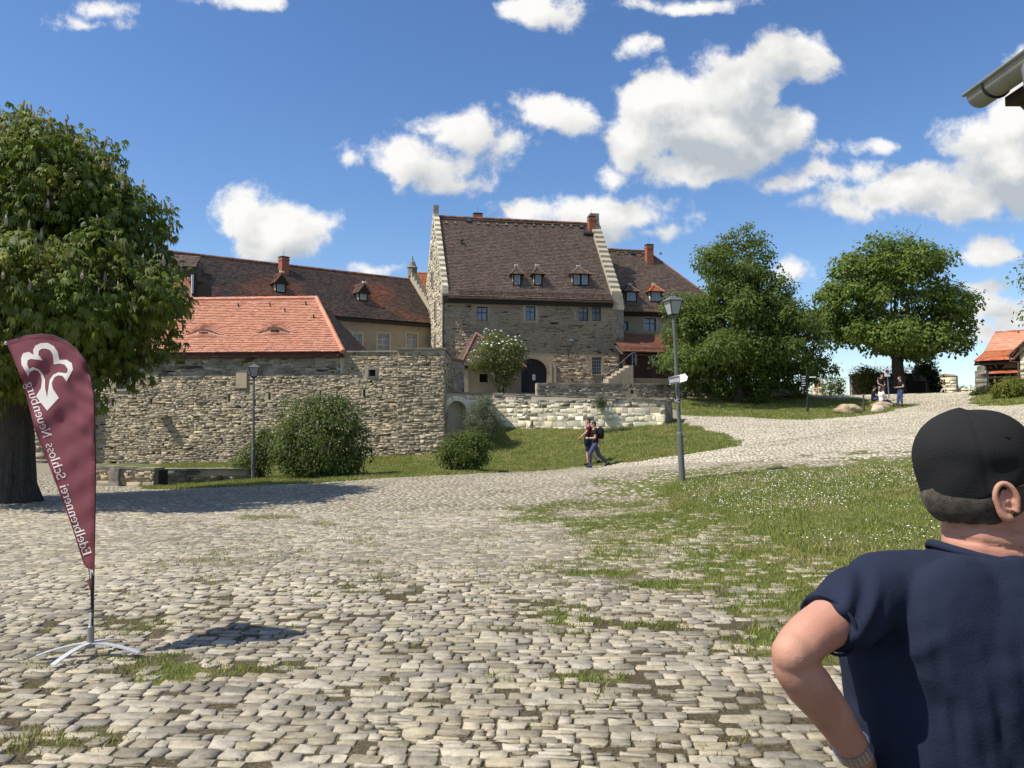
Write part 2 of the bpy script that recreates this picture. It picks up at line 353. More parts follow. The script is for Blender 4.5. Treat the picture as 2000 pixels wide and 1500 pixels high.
def terrain_mat():
    m = bpy.data.materials.new('earth_and_turf'); m.use_nodes = True; nt = m.node_tree; N, L = nt.nodes, nt.links; bs = N['Principled BSDF']
    bs.inputs['Roughness'].default_value = .95; bs.inputs['Specular IOR Level'].default_value = .15
    geo = N.new('ShaderNodeNewGeometry')
    def noise(sc, det=5, ro=.65):
        n = N.new('ShaderNodeTexNoise'); n.inputs['Scale'].default_value = sc; n.inputs['Detail'].default_value = det; n.inputs['Roughness'].default_value = ro; L.new(geo.outputs['Position'], n.inputs['Vector']); return n.outputs['Fac']
    def ramp(f, *st):
        r = N.new('ShaderNodeValToRGB'); L.new(f, r.inputs[0]); e = r.color_ramp.elements
        while len(e) < len(st): e.new(.5)
        for q, (p, c) in zip(e, st): q.position = p; q.color = c + (1,)
        return r.outputs[0]
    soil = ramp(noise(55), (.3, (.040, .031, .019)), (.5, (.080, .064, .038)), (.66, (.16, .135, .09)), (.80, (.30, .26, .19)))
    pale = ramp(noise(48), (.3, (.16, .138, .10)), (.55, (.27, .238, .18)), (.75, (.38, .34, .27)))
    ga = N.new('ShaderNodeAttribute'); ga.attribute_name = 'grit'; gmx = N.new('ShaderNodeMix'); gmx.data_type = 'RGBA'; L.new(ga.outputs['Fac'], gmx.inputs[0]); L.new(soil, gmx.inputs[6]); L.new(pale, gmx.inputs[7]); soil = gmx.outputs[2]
    turf = ramp(noise(3.2), (.28, (.075, .095, .024)), (.5, (.115, .130, .036)), (.72, (.20, .18, .075)))
    far = ramp(noise(.02), (.3, (.10, .14, .05)), (.6, (.20, .20, .10)))
    at = N.new('ShaderNodeAttribute'); at.attribute_name = 'grass'
    ad = N.new('ShaderNodeMath'); ad.operation = 'MULTIPLY_ADD'; L.new(noise(14), ad.inputs[0]); ad.inputs[1].default_value = .7; L.new(at.outputs['Fac'], ad.inputs[2])
    mr = N.new('ShaderNodeMapRange'); L.new(ad.outputs[0], mr.inputs[0]); mr.inputs[1].default_value = .75; mr.inputs[2].default_value = .95
    mx = N.new('ShaderNodeMix'); mx.data_type = 'RGBA'; L.new(mr.outputs[0], mx.inputs[0]); L.new(soil, mx.inputs[6]); L.new(turf, mx.inputs[7])
    L.new(mx.outputs[2], bs.inputs['Base Color'])
    b = N.new('ShaderNodeBump'); b.inputs['Strength'].default_value = .7; b.inputs['Distance'].default_value = .03; L.new(noise(40), b.inputs['Height']); L.new(b.outputs[0], bs.inputs['Normal'])
    return m
gx = grid_axis(-26, 34, .3, -2500, 2500); gy = grid_axis(1.5, 62, .3, -900, 4000)
GX, GY = np.meshgrid(gx, gy); gz = H(GX, GY)
la = lawn(GX.ravel(), GY.ravel()); pa = patch(GX.ravel(), GY.ravel())
gatt = np.clip(.5 + la / .5, 0, 1); gatt = np.maximum(gatt, pa * .8)
out_ = (np.abs(GX.ravel()) > 45) | (GY.ravel() > 62) | (GY.ravel() < -20); gatt = np.where(out_, 1, gatt)
nxv, nyv = len(gx), len(gy); ii = np.arange(nxv * nyv).reshape(nyv, nxv)
TQ = np.stack([ii[:-1, :-1].ravel(), ii[:-1, 1:].ravel(), ii[1:, 1:].ravel(), ii[1:, :-1].ravel()], 1)
M_GROUND = terrain_mat()
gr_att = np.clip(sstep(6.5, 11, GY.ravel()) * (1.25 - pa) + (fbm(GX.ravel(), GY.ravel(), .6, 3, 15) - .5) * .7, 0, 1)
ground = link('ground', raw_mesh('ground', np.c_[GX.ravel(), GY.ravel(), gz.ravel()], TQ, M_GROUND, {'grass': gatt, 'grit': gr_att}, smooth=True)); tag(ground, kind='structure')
# ------------------------------------------------------------------ cobbles
M_COB = mat('limestone_cobbles', (.275, .240, .176), (.425, .378, .288), scale=14, rough=.62, bump=.8, bscale=55, var=.46, c3=(.165, .15, .12), s3=22, t3=(.55, .75), spec=.32, bdist=.008)
def cobble_field():
    rings = []
    def rows(ang, ok, vmin, vmax, umin, umax, seed, wmul=1.0):
        rg = np.random.default_rng(seed); ca, sa = math.cos(ang), math.sin(ang); out = []
        v = vmin
        while v < vmax:
            rh = rg.uniform(.080, .122); u = umin + rg.uniform(0, .2)
            n = int((umax - umin) / .10); w = np.clip(rg.normal(.146, .044, n), .055, .26) * wmul; us = u + np.cumsum(w); us = us[us < umax]; w = w[:len(us)]
            c = np.c_[us - w / 2, np.full(len(us), v + rh / 2)]
            c[:, 1] += (fbm(c[:, 0], c[:, 1], .35, 3, seed) - .5) * .22 + rg.normal(0, .005, len(us))
            x = c[:, 0] * ca - c[:, 1] * sa; y = c[:, 0] * sa + c[:, 1] * ca
            k = ok(x, y); m = int(k.sum())
            if m: out.append(np.c_[x[k], y[k], w[k], np.full(m, rh), np.full(m, ang) + rg.normal(0, .05, m)])
            v += rh
        return np.vstack(out)
    SPLIT = [tuple(P(*q)[:2]) for q in ((1150,918,29),(1330,890,29),(1450,872,27),(1560,862,27.5),(1640,845,29.5),(1830,800,41),(2000,800,38),(2300,820,30),(2300,900,18),(1600,918,19.5),(1330,915,24))]
    BR = [tuple(P(*q)[:2]) for q in ((1325,826,36),(1380,838,33),(1450,870,27.3),(1560,862,28),(1640,845,30),(1800,805,40),(1740,803,43),(1690,818,39),(1600,826,36.5),(1530,826,36.6),(1400,814,39.2),(1325,810,40.3))]
    def base_ok(x, y): return (np.abs(x) < .74 * np.maximum(y, 0) + 2.2) & (y > 2.4) & (y < 56) & (x > -23) & (lawn(x, y) < .05)
    wall_line = lambda x, y: y < 33.6
    field = rows(R(-3), lambda x, y: base_ok(x, y) & (y < 30.5) & (sdist(SPLIT, x, y) < 0) & (sdist(BR, x, y) < 0), 1.0, 33, -26, 30, 11)
    up = rows(R(24), lambda x, y: base_ok(x, y) & (sdist(SPLIT, x, y) >= 0), -12, 52, -5, 62, 12, 1.15)
    br = rows(R(-32), lambda x, y: base_ok(x, y) & (sdist(BR, x, y) >= 0) & (sdist(SPLIT, x, y) < 0), 0, 70, -30, 40, 13, 1.15)
    far = rows(R(8), lambda x, y: base_ok(x, y) & (y >= 30.5) & (sdist(SPLIT, x, y) < 0) & (sdist(BR, x, y) < 0) & (x > 10) & (y < 56), 26, 60, 2, 46, 14, 1.25)
    field, up, br, far = [np.c_[q, np.full(len(q), float(i > 0))] for i, q in enumerate((field, up, br, far))]
    A = np.vstack([field, up, br, far]); rg = np.random.default_rng(5)
    # stones lost or overgrown
    pt = patch(A[:, 0], A[:, 1]); bad = fbm(A[:, 0], A[:, 1], .8, 3, 21); lost = rg.random(len(A)) < np.where(bad > .64, .16, .012)
    A = A[(rg.random(len(A)) > pt * .75) & ~lost]
    # some stones are split into narrow slabs set on edge
    sp = (rg.random(len(A)) < np.where(fbm(A[:, 0], A[:, 1], .9, 3, 31) > .56, .35, .07)); B = A[sp].copy(); A[sp, 3] *= .46; sh = A[sp, 3] * .6
    B[:, 3] *= .46; A[sp, 1] -= sh; B[:, 1] += sh; B[:, 2] *= rg.uniform(.6, 1, len(B)); A = np.vstack([A, B])
    z = H(A[:, 0], A[:, 1]); rn = rg.random(len(A)); pk = fbm(A[:, 0], A[:, 1], .5, 3, 41); rn = np.clip(rn * .75 + (pk - .3) * .45, 0, 1)
    return A, z, rn, rg
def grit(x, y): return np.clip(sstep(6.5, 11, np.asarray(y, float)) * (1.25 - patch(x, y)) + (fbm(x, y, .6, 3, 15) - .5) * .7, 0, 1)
def stone_verts(A, z, rn, rg, k):
    """k-gon pads: outer ring at soil level, shoulder ring, crown ring"""
    n = len(A); q = (np.arange(k) + .5) / k * 2 * PI; cq, sq = np.cos(q), np.sin(q); m = np.maximum(np.abs(cq), np.abs(sq)); e = .62 if k > 4 else .95
    ux = cq / m ** e * (1 if k > 4 else .76); uy = sq / m ** e * (1 if k > 4 else .76)
    if k == 8: ux = np.array((1, .88, -.88, -1, -1, -.88, .88, 1)); uy = np.array((.72, 1, 1, .72, -.72, -1, -1, -.72))
    gap = rg.uniform(.002, .010, n)
    worn = grit(A[:, 0], A[:, 1]); hh = rg.uniform(.006, .017, n) * (1 - .62 * worn); gap = gap * (1 - .45 * worn); hx = np.maximum(A[:, 2] / 2 - gap, .02); hy = np.maximum(A[:, 3] / 2 - gap, .014)
    jx = 1 + rg.normal(0, .085, (n, k)); jy = 1 + rg.normal(0, .11, (n, k)); lx = ux[None] * hx[:, None] * jx; ly = uy[None] * hy[:, None] * jy
    tx = rg.normal(0, .022, n); ty = rg.normal(0, .03, n); ca, sa = np.cos(A[:, 4]), np.sin(A[:, 4])
    V = []
    rr = ((1.0, -.03), (.985, .62), (.94, .97)) if k > 4 else ((1.0, -.03), (.95, .9))
    for s, t in rr:
        x = lx * s; y = ly * s; zz = (z + hh * t)[:, None] + x * tx[:, None] + y * ty[:, None] - (.03 if t < 0 else 0) + (rg.normal(0, .0025, (n, k)) if t > 0 else 0)
        V.append(np.stack([A[:, 0, None] + x * ca[:, None] - y * sa[:, None], A[:, 1, None] + x * sa[:, None] + y * ca[:, None], zz], -1))
    V = np.stack(V, 1); nr = len(rr); V = V.reshape(n, nr * k, 3)
    if k > 4:
        ctr = np.stack([A[:, 0], A[:, 1], z + hh + rg.normal(0, .002, n)], -1)[:, None]; V = np.concatenate([V, ctr], 1)
        quads = np.array([(r * k + j, r * k + (j + 1) % k, (r + 1) * k + (j + 1) % k, (r + 1) * k + j) for r in range(2) for j in range(k)]); tris = np.array([(2 * k + j, 2 * k + (j + 1) % k, 3 * k) for j in range(k)])
    else:
        quads = np.array([(j, (j + 1) % k, k + (j + 1) % k, k + j) for j in range(k)] + [(4, 5, 6, 7)]); tris = np.zeros((0, 3), int)
    return V, quads, tris
def split_pieces(name, stuffname, parent, V, quads, tris, rn, score, material, n_ind=300, smooth=False):
    """the n_ind pieces that show largest become objects of their own, the rest one mesh"""
    off = wloc(parent) if parent is not None else np.zeros(3); o = np.argsort(-score); ind, rest = o[:n_ind], o[n_ind:]
    for i in ind:
        c = V[i].mean(0); me = raw_mesh(name, V[i] - c, [quads, tris] if len(tris) else quads, material, {'rnd': np.full(V.shape[1], rn[i])}, smooth)
        b = link(name, me, parent); b.location = [float(q) for q in (c - off)]
    if len(rest):
        n, k = len(rest), V.shape[1]; base = (np.arange(n) * k)[:, None, None]
        fq = (quads[None] + base).reshape(-1, 4); ft = (tris[None] + base).reshape(-1, 3) if len(tris) else np.zeros((0, 3), int)
        me = raw_mesh(stuffname, V[rest].reshape(-1, 3) - off, [fq, ft] if len(ft) else fq, material, {'rnd': np.repeat(rn[rest], k)}, smooth)
        tag(link(stuffname, me, parent), kind='stuff')
CA, cz, crn, crg = cobble_field()
inview = (np.abs(CA[:, 0]) < .66 * CA[:, 1]) & (CA[:, 1] > 3.7)
near = CA[:, 1] < 15
Vn, qn, tn = stone_verts(CA[near], cz[near], crn[near], crg, 8)
CAn = CA[near]; hidden = (CAn[:, 0] > .40 * CAn[:, 1]) & (CAn[:, 1] < 6.2)
score = np.where(inview[near] & ~hidden, CAn[:, 2] * CAn[:, 3] / CAn[:, 1] ** 3, 0)
split_pieces('cobblestone', 'cobblestone_paving', ground, Vn, qn, tn, crn[near], score, M_COB, smooth=False)
M_COB2 = mat('pale_limestone_setts', (.43, .385, .30), (.55, .505, .405), scale=14, rough=.7, bump=.5, bscale=60, var=.32, c3=(.30, .265, .20), s3=18, t3=(.58, .75), bdist=.008)
for nm_, sel, mt in (('far_cobblestone_paving', ~near & (CA[:, 5] < .5), M_COB), ('hill_path_paving', ~near & (CA[:, 5] > .5), M_COB2)):
    Vf, qf, tf = stone_verts(CA[sel], cz[sel], crn[sel], crg, 4); split_pieces('cobblestone', nm_, ground, Vf, qf, tf, crn[sel], np.zeros(len(Vf)), mt, n_ind=0)
# ------------------------------------------------------------------ grass blades
M_GRASS = mat('grass_blades', (.175, .222, .046), (.245, .262, .074), scale=1.6, rough=.6, var=.45, c3=(.40, .34, .15), s3=.8, t3=(.49, .78), spec=.25, trans=.3)
def blades(name, x, y, hmin, hmax, wmul, seed, label, matl=None):
    rg = np.random.default_rng(seed); n = len(x); z = H(x, y) - .006; a = rg.random(n) * 2 * PI; hh = rg.uniform(hmin, hmax, n) * (.6 + .8 * vnoise(x, y, 2.3, 4)); w = wmul * rg.uniform(.7, 1.3, n)
    lean = rg.uniform(.1, .9, n) * hh; la_ = rg.random(n) * 2 * PI
    b0 = np.stack([x - np.cos(a) * w, y - np.sin(a) * w, z], -1); b1 = np.stack([x + np.cos(a) * w, y + np.sin(a) * w, z], -1); t = np.stack([x + np.cos(la_) * lean, y + np.sin(la_) * lean, z + hh], -1)
    V = np.stack([b0, b1, t], 1).reshape(-1, 3); o = link(name, raw_mesh(name, V, np.arange(3 * n).reshape(n, 3), matl or M_GRASS, {'rnd': np.repeat(rg.random(n), 3)})); return tag(o, label, 'grass', kind='stuff')
def scatter(x0, x1, y0, y1, n, keep, seed):
    rg = np.random.default_rng(seed); x = rg.uniform(x0, x1, n); y = rg.uniform(y0, y1, n); k = keep(x, y, rg); return x[k], y[k]
x, y = scatter(1, 17, 6, 21, 330000, lambda x, y, g: (x < .78 * y + 1) & (sdist(G_NEAR, x, y) + (fbm(x, y, 1.3, 3, 3) - .5) * .9 > -.05), 51)
blades('lawn_grass', x, y, .025, .075, .0075, 61, 'daisy-strewn lawn grass on the right beside the lamp post')
x, y = scatter(-16, 12, 22, 39, 330000, lambda x, y, g: (sdist(G_SLOPE, x, y) + (fbm(x, y, 1.3, 3, 3) - .5) * .9 > -.05), 52)
blades('slope_grass', x, y, .04, .10, .013, 62, 'sloping meadow grass below the pale ramp wall')
x, y = scatter(8, 34, 34, 62, 260000, lambda x, y, g: (np.maximum(sdist(G_FAR, x, y), sdist(G_RIGHT, x, y)) + (fbm(x, y, 1.3, 3, 3) - .5) * .9 > -.05), 53)
blades('far_grass', x, y, .05, .11, .018, 63, 'far lawn grass under the trees on the hilltop')
def keep_patch(x, y, g): return (np.abs(x) < .72 * y + .5) & (lawn(x, y) < 0.1) & (g.random(len(x)) < np.clip(patch(x, y) - .12, 0, 1) ** 1.2)
x, y = scatter(-5, 9, 3.2, 16, 620000, keep_patch, 54)
blades('joint_grass', x, y, .020, .055, .006, 64, 'tufts of grass growing between the foreground cobbles')
# daisies
def daisies():
    rg = np.random.default_rng(71); x, y = scatter(2, 16, 7, 20, 60000, lambda x, y, g: (sdist(G_NEAR, x, y) > .35) & (g.random(len(x)) < np.clip((fbm(x, y, .55, 3, 77) - .44) * 1.6 + sdist(G_NEAR, x, y) * .02, 0, .30)), 55)
    n = len(x); z = H(x, y) + rg.uniform(.03, .075, n); r = rg.uniform(.006, .012, n); k = 6; q = np.arange(k) / k * 2 * PI; tl = rg.normal(0, .35, (n, 2))
    dx = np.cos(q)[None] * r[:, None]; dy = np.sin(q)[None] * r[:, None]; V = np.stack([x[:, None] + dx, y[:, None] + dy, z[:, None] + dx * tl[:, :1] + dy * tl[:, 1:]], -1)
    V = np.concatenate([V, np.stack([x, y, z + .004], -1)[:, None]], 1); tr = np.array([(j, (j + 1) % k, k) for j in range(k)])
    Fc = (tr[None] + (np.arange(n) * (k + 1))[:, None, None]).reshape(-1, 3)
    tag(link('daisies', raw_mesh('daisies', V.reshape(-1, 3), Fc, mat('daisy_petals', (.82, .82, .74), rough=.7))), 'white daisies scattered over the lawn on the right', 'daisies', kind='stuff')
daisies()
# ------------------------------------------------------------------ building helpers
M_MORTAR = mat('lime_mortar', (.42, .35, .25), (.49, .41, .30), scale=6, rough=.95, bump=.6, bscale=25, c3=(.13, .115, .095), s3=1.2, t3=(.5, .7))
M_RUBBLE = mat('rubble_limestone', (.42, .345, .24), (.33, .272, .192), scale=1.2, rough=.9, bump=.8, bscale=22, var=.26, c3=(.26, .22, .16), s3=.6, t3=(.52, .72))
M_PALE = mat('pale_limestone', (.80, .72, .53), (.71, .64, .47), scale=2.5, rough=.9, bump=.6, bscale=22, var=.22, c3=(.46, .39, .28), s3=2.2, t3=(.55, .75))
M_PALEM = mat('pale_mortar', (.52, .45, .33), (.42, .36, .27), scale=6, rough=.95, bump=.6, bscale=25)
M_GREYST = mat('weathered_grey_stone', (.22, .20, .165), (.30, .27, .215), scale=2.5, rough=.95, bump=.8, bscale=20, var=.28, c3=(.10, .095, .08), s3=1.6, t3=(.5, .7))
M_FACADE = mat('weathered_plaster', (.38, .30, .20), (.29, .235, .165), scale=.9, rough=.95, bump=.9, bscale=5.5, c3=(.31, .265, .20), s3=.55, t3=(.55, .72), bdist=.07, stretch=(1, 1, 2.2))
M_FACST = mat('plastered_rubble_stone', (.33, .262, .178), (.255, .208, .146), scale=.8, rough=.95, bump=.6, bscale=14, var=.16, c3=(.19, .165, .13), s3=.5, t3=(.5, .68))
M_GABLE = mat('gable_limestone', (.62, .55, .41), (.46, .41, .31), scale=3, rough=.92, bump=.9, bscale=9, var=.2, c3=(.30, .27, .21), s3=1.5, t3=(.55, .72), bdist=.05)
M_OCHRE = mat('ochre_plaster', (.35, .285, .19), (.27, .222, .155), scale=.7, rough=.92, bump=.4, bscale=12, c3=(.18, .155, .12), s3=.5, t3=(.52, .74))
M_CREAM = mat('cream_dressed_stone', (.42, .37, .27), (.34, .30, .225), scale=3, rough=.9, bump=.4, bscale=25)
M_TILE_BROWN = mat('old_brown_tiles', (.190, .132, .104), (.155, .112, .09), scale=1.1, rough=.85, var=.27, bump=.3, bscale=40, c3=(.26, .155, .105), s3=2.5, t3=(.55, .8))
M_TILE_DARK = mat('blackened_tiles', (.115, .080, .066), (.085, .066, .058), scale=.5, rough=.85, var=.34, bump=.3, bscale=40, c3=(.26, .105, .064), s3=.16, t3=(.50, .68))
M_TILE_RED = mat('new_red_tiles', (.62, .285, .185), (.56, .245, .155), scale=3, rough=.75, var=.12, bump=.2, bscale=50)
M_RIDGE = mat('ridge_tile_clay', (.26, .125, .080), (.20, .10, .07), scale=4, rough=.85, var=.3)
M_TILE_OR = mat('orange_tiles', (.44, .135, .06), (.36, .11, .05), scale=2, rough=.8, var=.25)
M_BRICK = mat('chimney_brick', (.36, .13, .075), (.28, .10, .06), scale=8, rough=.9, bump=.5, bscale=18)
M_WOODD = mat('dark_stained_wood', (.045, .024, .016), (.030, .017, .012), scale=12, rough=.7, bump=.3, bscale=60, stretch=(6, 6, .4))
M_WOOD = mat('weathered_board', (.10, .08, .06), (.065, .052, .04), scale=10, rough=.9, bump=.4, bscale=60, stretch=(6, 6, .5))
M_TIMBER = mat('black_timber', (.022, .018, .015), (.035, .028, .022), scale=10, rough=.85)
M_WHITE = mat('white_render', (.70, .69, .65), (.60, .59, .55), scale=3, rough=.9)
M_FRAME = mat('dark_window_frame', (.035, .040, .045), rough=.5)
M_FRAMEW = mat('pale_window_frame', (.42, .42, .39), rough=.5)
M_GLASS = mat('window_glass', (.05, .065, .085), rough=.05, spec=1.0)
M_GLASSB = mat('curtained_glass', (.20, .23, .27), (.12, .14, .17), scale=2, rough=.08, spec=.9)
M_IRON = mat('wrought_iron', (.02, .02, .022), rough=.55, spec=.4)
M_ZINC = mat('zinc_sheet', (.30, .32, .34), (.24, .26, .28), scale=5, rough=.4, metal=.6, spec=.5)
M_COPPER = mat('brown_sheet_metal', (.17, .10, .065), (.13, .08, .055), scale=4, rough=.5, metal=.3)
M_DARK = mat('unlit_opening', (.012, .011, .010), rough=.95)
class Fr:
    """facade frame: s along the wall, d outward, t up"""
    def __init__(s, A, B):
        s.A = v3((A[0], A[1], 0)); e = v3((B[0] - A[0], B[1] - A[1], 0)); s.len = float(np.linalg.norm(e)); s.u = e / s.len; s.n = np.array((s.u[1], -s.u[0], 0)); s.z = np.array((0, 0, 1.0)); s.rz = math.atan2(s.u[1], s.u[0])
    def p(s, a, d, t): return s.A + s.u * a + s.n * d + s.z * t
    def s_of(s, px):
        """distance along the wall seen in photo column px"""
        k = (px - CX) / F; return float((k * s.A[1] - s.A[0]) / (s.u[0] - k * s.u[1]))
    def t_of(s, px, py, d=0.0):
        q = s.p(s.s_of(px), d, 0); return float(EYE[2] + ray(px, py)[2] * q[1])
def rbox(mb, fr, s0, s1, d0, d1, t0, t1, r=None): return mb.obox(fr.p(s0, d0, t0), fr.u * (s1 - s0), fr.n * (d1 - d0), fr.z * (t1 - t0), r)
def wall_slab(mb, fr, s0, s1, t0, t1, holes, depth=.3, d=0.0):
    """front face with rectangular holes and their reveals"""
    S_ = sorted({s0, s1, *[q for h_ in holes for q in h_[:2]]}); T_ = sorted({t0, t1, *[q for h_ in holes for q in h_[2:4]]})
    S_ = [q for q in S_ if s0 <= q <= s1]; T_ = [q for q in T_ if t0 <= q <= t1]
    for a, b in zip(S_, S_[1:]):
        for c, e in zip(T_, T_[1:]):
            m, k = (a + b) / 2, (c + e) / 2
            if any(h_[0] < m < h_[1] and h_[2] < k < h_[3] for h_ in holes): continue
            mb.add([fr.p(a, d, c), fr.p(b, d, c), fr.p(b, d, e), fr.p(a, d, e)], [(0, 1, 2, 3)])
    for (a, b, c, e) in [h_[:4] for h_ in holes]:
        q = [(a, c), (b, c), (b, e), (a, e)]
        for i in range(4):
            (x0, y0), (x1, y1) = q[i], q[(i + 1) % 4]
            mb.add([fr.p(x0, d, y0), fr.p(x1, d, y1), fr.p(x1, d - depth, y1), fr.p(x0, d - depth, y0)], [(3, 2, 1, 0)])
def window(th, fr, s0, s1, t0, t1, d=-.16, nv=1, nh=1, fm=None, gm=None, bar=.05, surround=None, sw=.16, hfrac=.62, grille=None, sill=True):
    fm = fm or M_FRAME; gm = gm or M_GLASS
    mb = MB(); w = bar * 1.3
    rbox(mb, fr, s0, s0 + w, d - .06, d, t0, t1); rbox(mb, fr, s1 - w, s1, d - .06, d, t0, t1); rbox(mb, fr, s0 + w, s1 - w, d - .06, d, t0, t0 + w); rbox(mb, fr, s0 + w, s1 - w, d - .06, d, t1 - w, t1)
    for i in range(nv):
        c = s0 + (s1 - s0) * (i + 1) / (nv + 1); rbox(mb, fr, c - bar / 2, c + bar / 2, d - .05, d + .005, t0 + w, t1 - w)
    for j in range(nh):
        f = hfrac if nh == 1 else (j + 1) / (nh + 1); c = t0 + (t1 - t0) * f; rbox(mb, fr, s0 + w, s1 - w, d - .05, d + .002, c - bar / 2, c + bar / 2)
    win = mb.build('window', fm, th)
    # one pane for every light
    xs = [s0 + w] + [s0 + (s1 - s0) * (i + 1) / (nv + 1) for i in range(nv)] + [s1 - w]; ys = [t0 + w] + [t0 + (t1 - t0) * (hfrac if nh == 1 else (j + 1) / (nh + 1)) for j in range(nh)] + [t1 - w]
    for a, b in zip(xs, xs[1:]):
        for c, e in zip(ys, ys[1:]):
            q = MB(); tl = random.uniform(-.012, .012); rbox(q, fr, a, b, d - .045 + tl, d - .035 + tl, c, e); q.build('pane', gm, win)
    if surround:
        q = MB(); rbox(q, fr, s0 - sw, s0, -.05, .03, t0 - sw * .7, t1 + sw); rbox(q, fr, s1, s1 + sw, -.05, .03, t0 - sw * .7, t1 + sw); rbox(q, fr, s0, s1, -.05, .028, t1, t1 + sw); rbox(q, fr, s0, s1, -.05, .06, t0 - sw * .7, t0); q.build('stone_surround', surround, win)
    elif sill:
        q = MB(); rbox(q, fr, s0 - .05, s1 + .05, d, .06, t0 - .07, t0 - .003); q.build('sill', M_CREAM, win)
    return win
def stones(th, fr, s0, s1, bot, top, sw, sh, proud, matl, holes=(), n_ind=300, seed=1, name='stone', stuffname='rubble_stonework', d=0.0, gap=.012, jit=.12, wig=.10):
    """coursed rubble: every stone a bevelled block proud of the mortar"""
    rg = np.random.default_rng(seed); rows = []; t = min(bot(s0), bot(s1), bot((s0 + s1) / 2)) - sh; tmax = max(top(s0), top(s1), top((s0 + s1) / 2)) + sh
    while t < tmax:
        rh = sh * rg.uniform(.6, 1.45); n = int((s1 - s0) / (sw * .55)) + 4; w = sw * np.clip(rg.lognormal(0, .38, n), .45, 2.2) * (.75 + .25 * rh / sh)
        e = s0 - rg.uniform(0, sw) + np.cumsum(w); lo = np.maximum(e - w, s0); hi = np.minimum(e, s1); c = (lo + hi) / 2; w = hi - lo; k = w > .05; rows.append(np.c_[c[k], np.full(k.sum(), t + rh / 2), w[k], np.full(k.sum(), rh)]); t += rh
    A = np.vstack(rows); A[:, 1] += (fbm(A[:, 0], A[:, 1] * .3, .6, 2, seed) - .5) * wig * 2 + rg.normal(0, .16, len(A)) * sh; A[:, 3] *= rg.uniform(.75, 1.25, len(A))
    tp = np.array([top(q) for q in A[:, 0]]); bt = np.array([bot(q) for q in A[:, 0]])
    k = (A[:, 1] + A[:, 3] * .4 < tp) & (A[:, 1] + A[:, 3] * .2 > bt)
    for h_ in holes:
        k &= ~((A[:, 0] + A[:, 2] / 2 > h_[0]) & (A[:, 0] - A[:, 2] / 2 < h_[1]) & (A[:, 1] + A[:, 3] / 2 > h_[2]) & (A[:, 1] - A[:, 3] / 2 < h_[3]))
    A = A[k]; n = len(A); hx = np.maximum(A[:, 2] / 2 - gap * rg.uniform(.4, 1.6, n), .02); hy = np.maximum(A[:, 3] / 2 - gap * rg.uniform(.3, 1.3, n), .015)
    pr = proud * rg.uniform(.35, 1.5, n); co = np.array([(-1, -1), (1, -1), (1, 1), (-1, 1)]); V = []
    for (ins, dd) in ((1.0, -.02), (1.0, .62), (.92, 1.0)):
        j = 1 + rg.normal(0, jit if dd > 0 else .02, (n, 4, 2)); x = co[None, :, 0] * hx[:, None] * (ins if ins == 1 else 1 - .16 * np.minimum(1, sh / A[:, 2:3])) * j[:, :, 0]; y = co[None, :, 1] * hy[:, None] * ins * j[:, :, 1]
        dep = (pr * dd)[:, None] * (1 + rg.normal(0, .22, (n, 4)) if dd > 0 else 1) + d - (.03 if dd < 0 else 0)
        V.append(fr.A[None, None] + fr.u * (A[:, 0, None] + x)[..., None] + fr.n * dep[..., None] + fr.z * (A[:, 1, None] + y)[..., None])
    V = np.concatenate(V, 1); quads = np.array([(r * 4 + j, r * 4 + (j + 1) % 4, (r + 1) * 4 + (j + 1) % 4, (r + 1) * 4 + j) for r in range(2) for j in range(4)] + [(8, 9, 10, 11)])
    rn = np.clip(rg.random(n) * .8 + (fbm(A[:, 0], A[:, 1], .5, 3, seed + 3) - .4) * .5, 0, 1)
    split_pieces(name, stuffname, th, V, quads, np.zeros((0, 3), int), rn, A[:, 2] * A[:, 3], matl, n_ind)
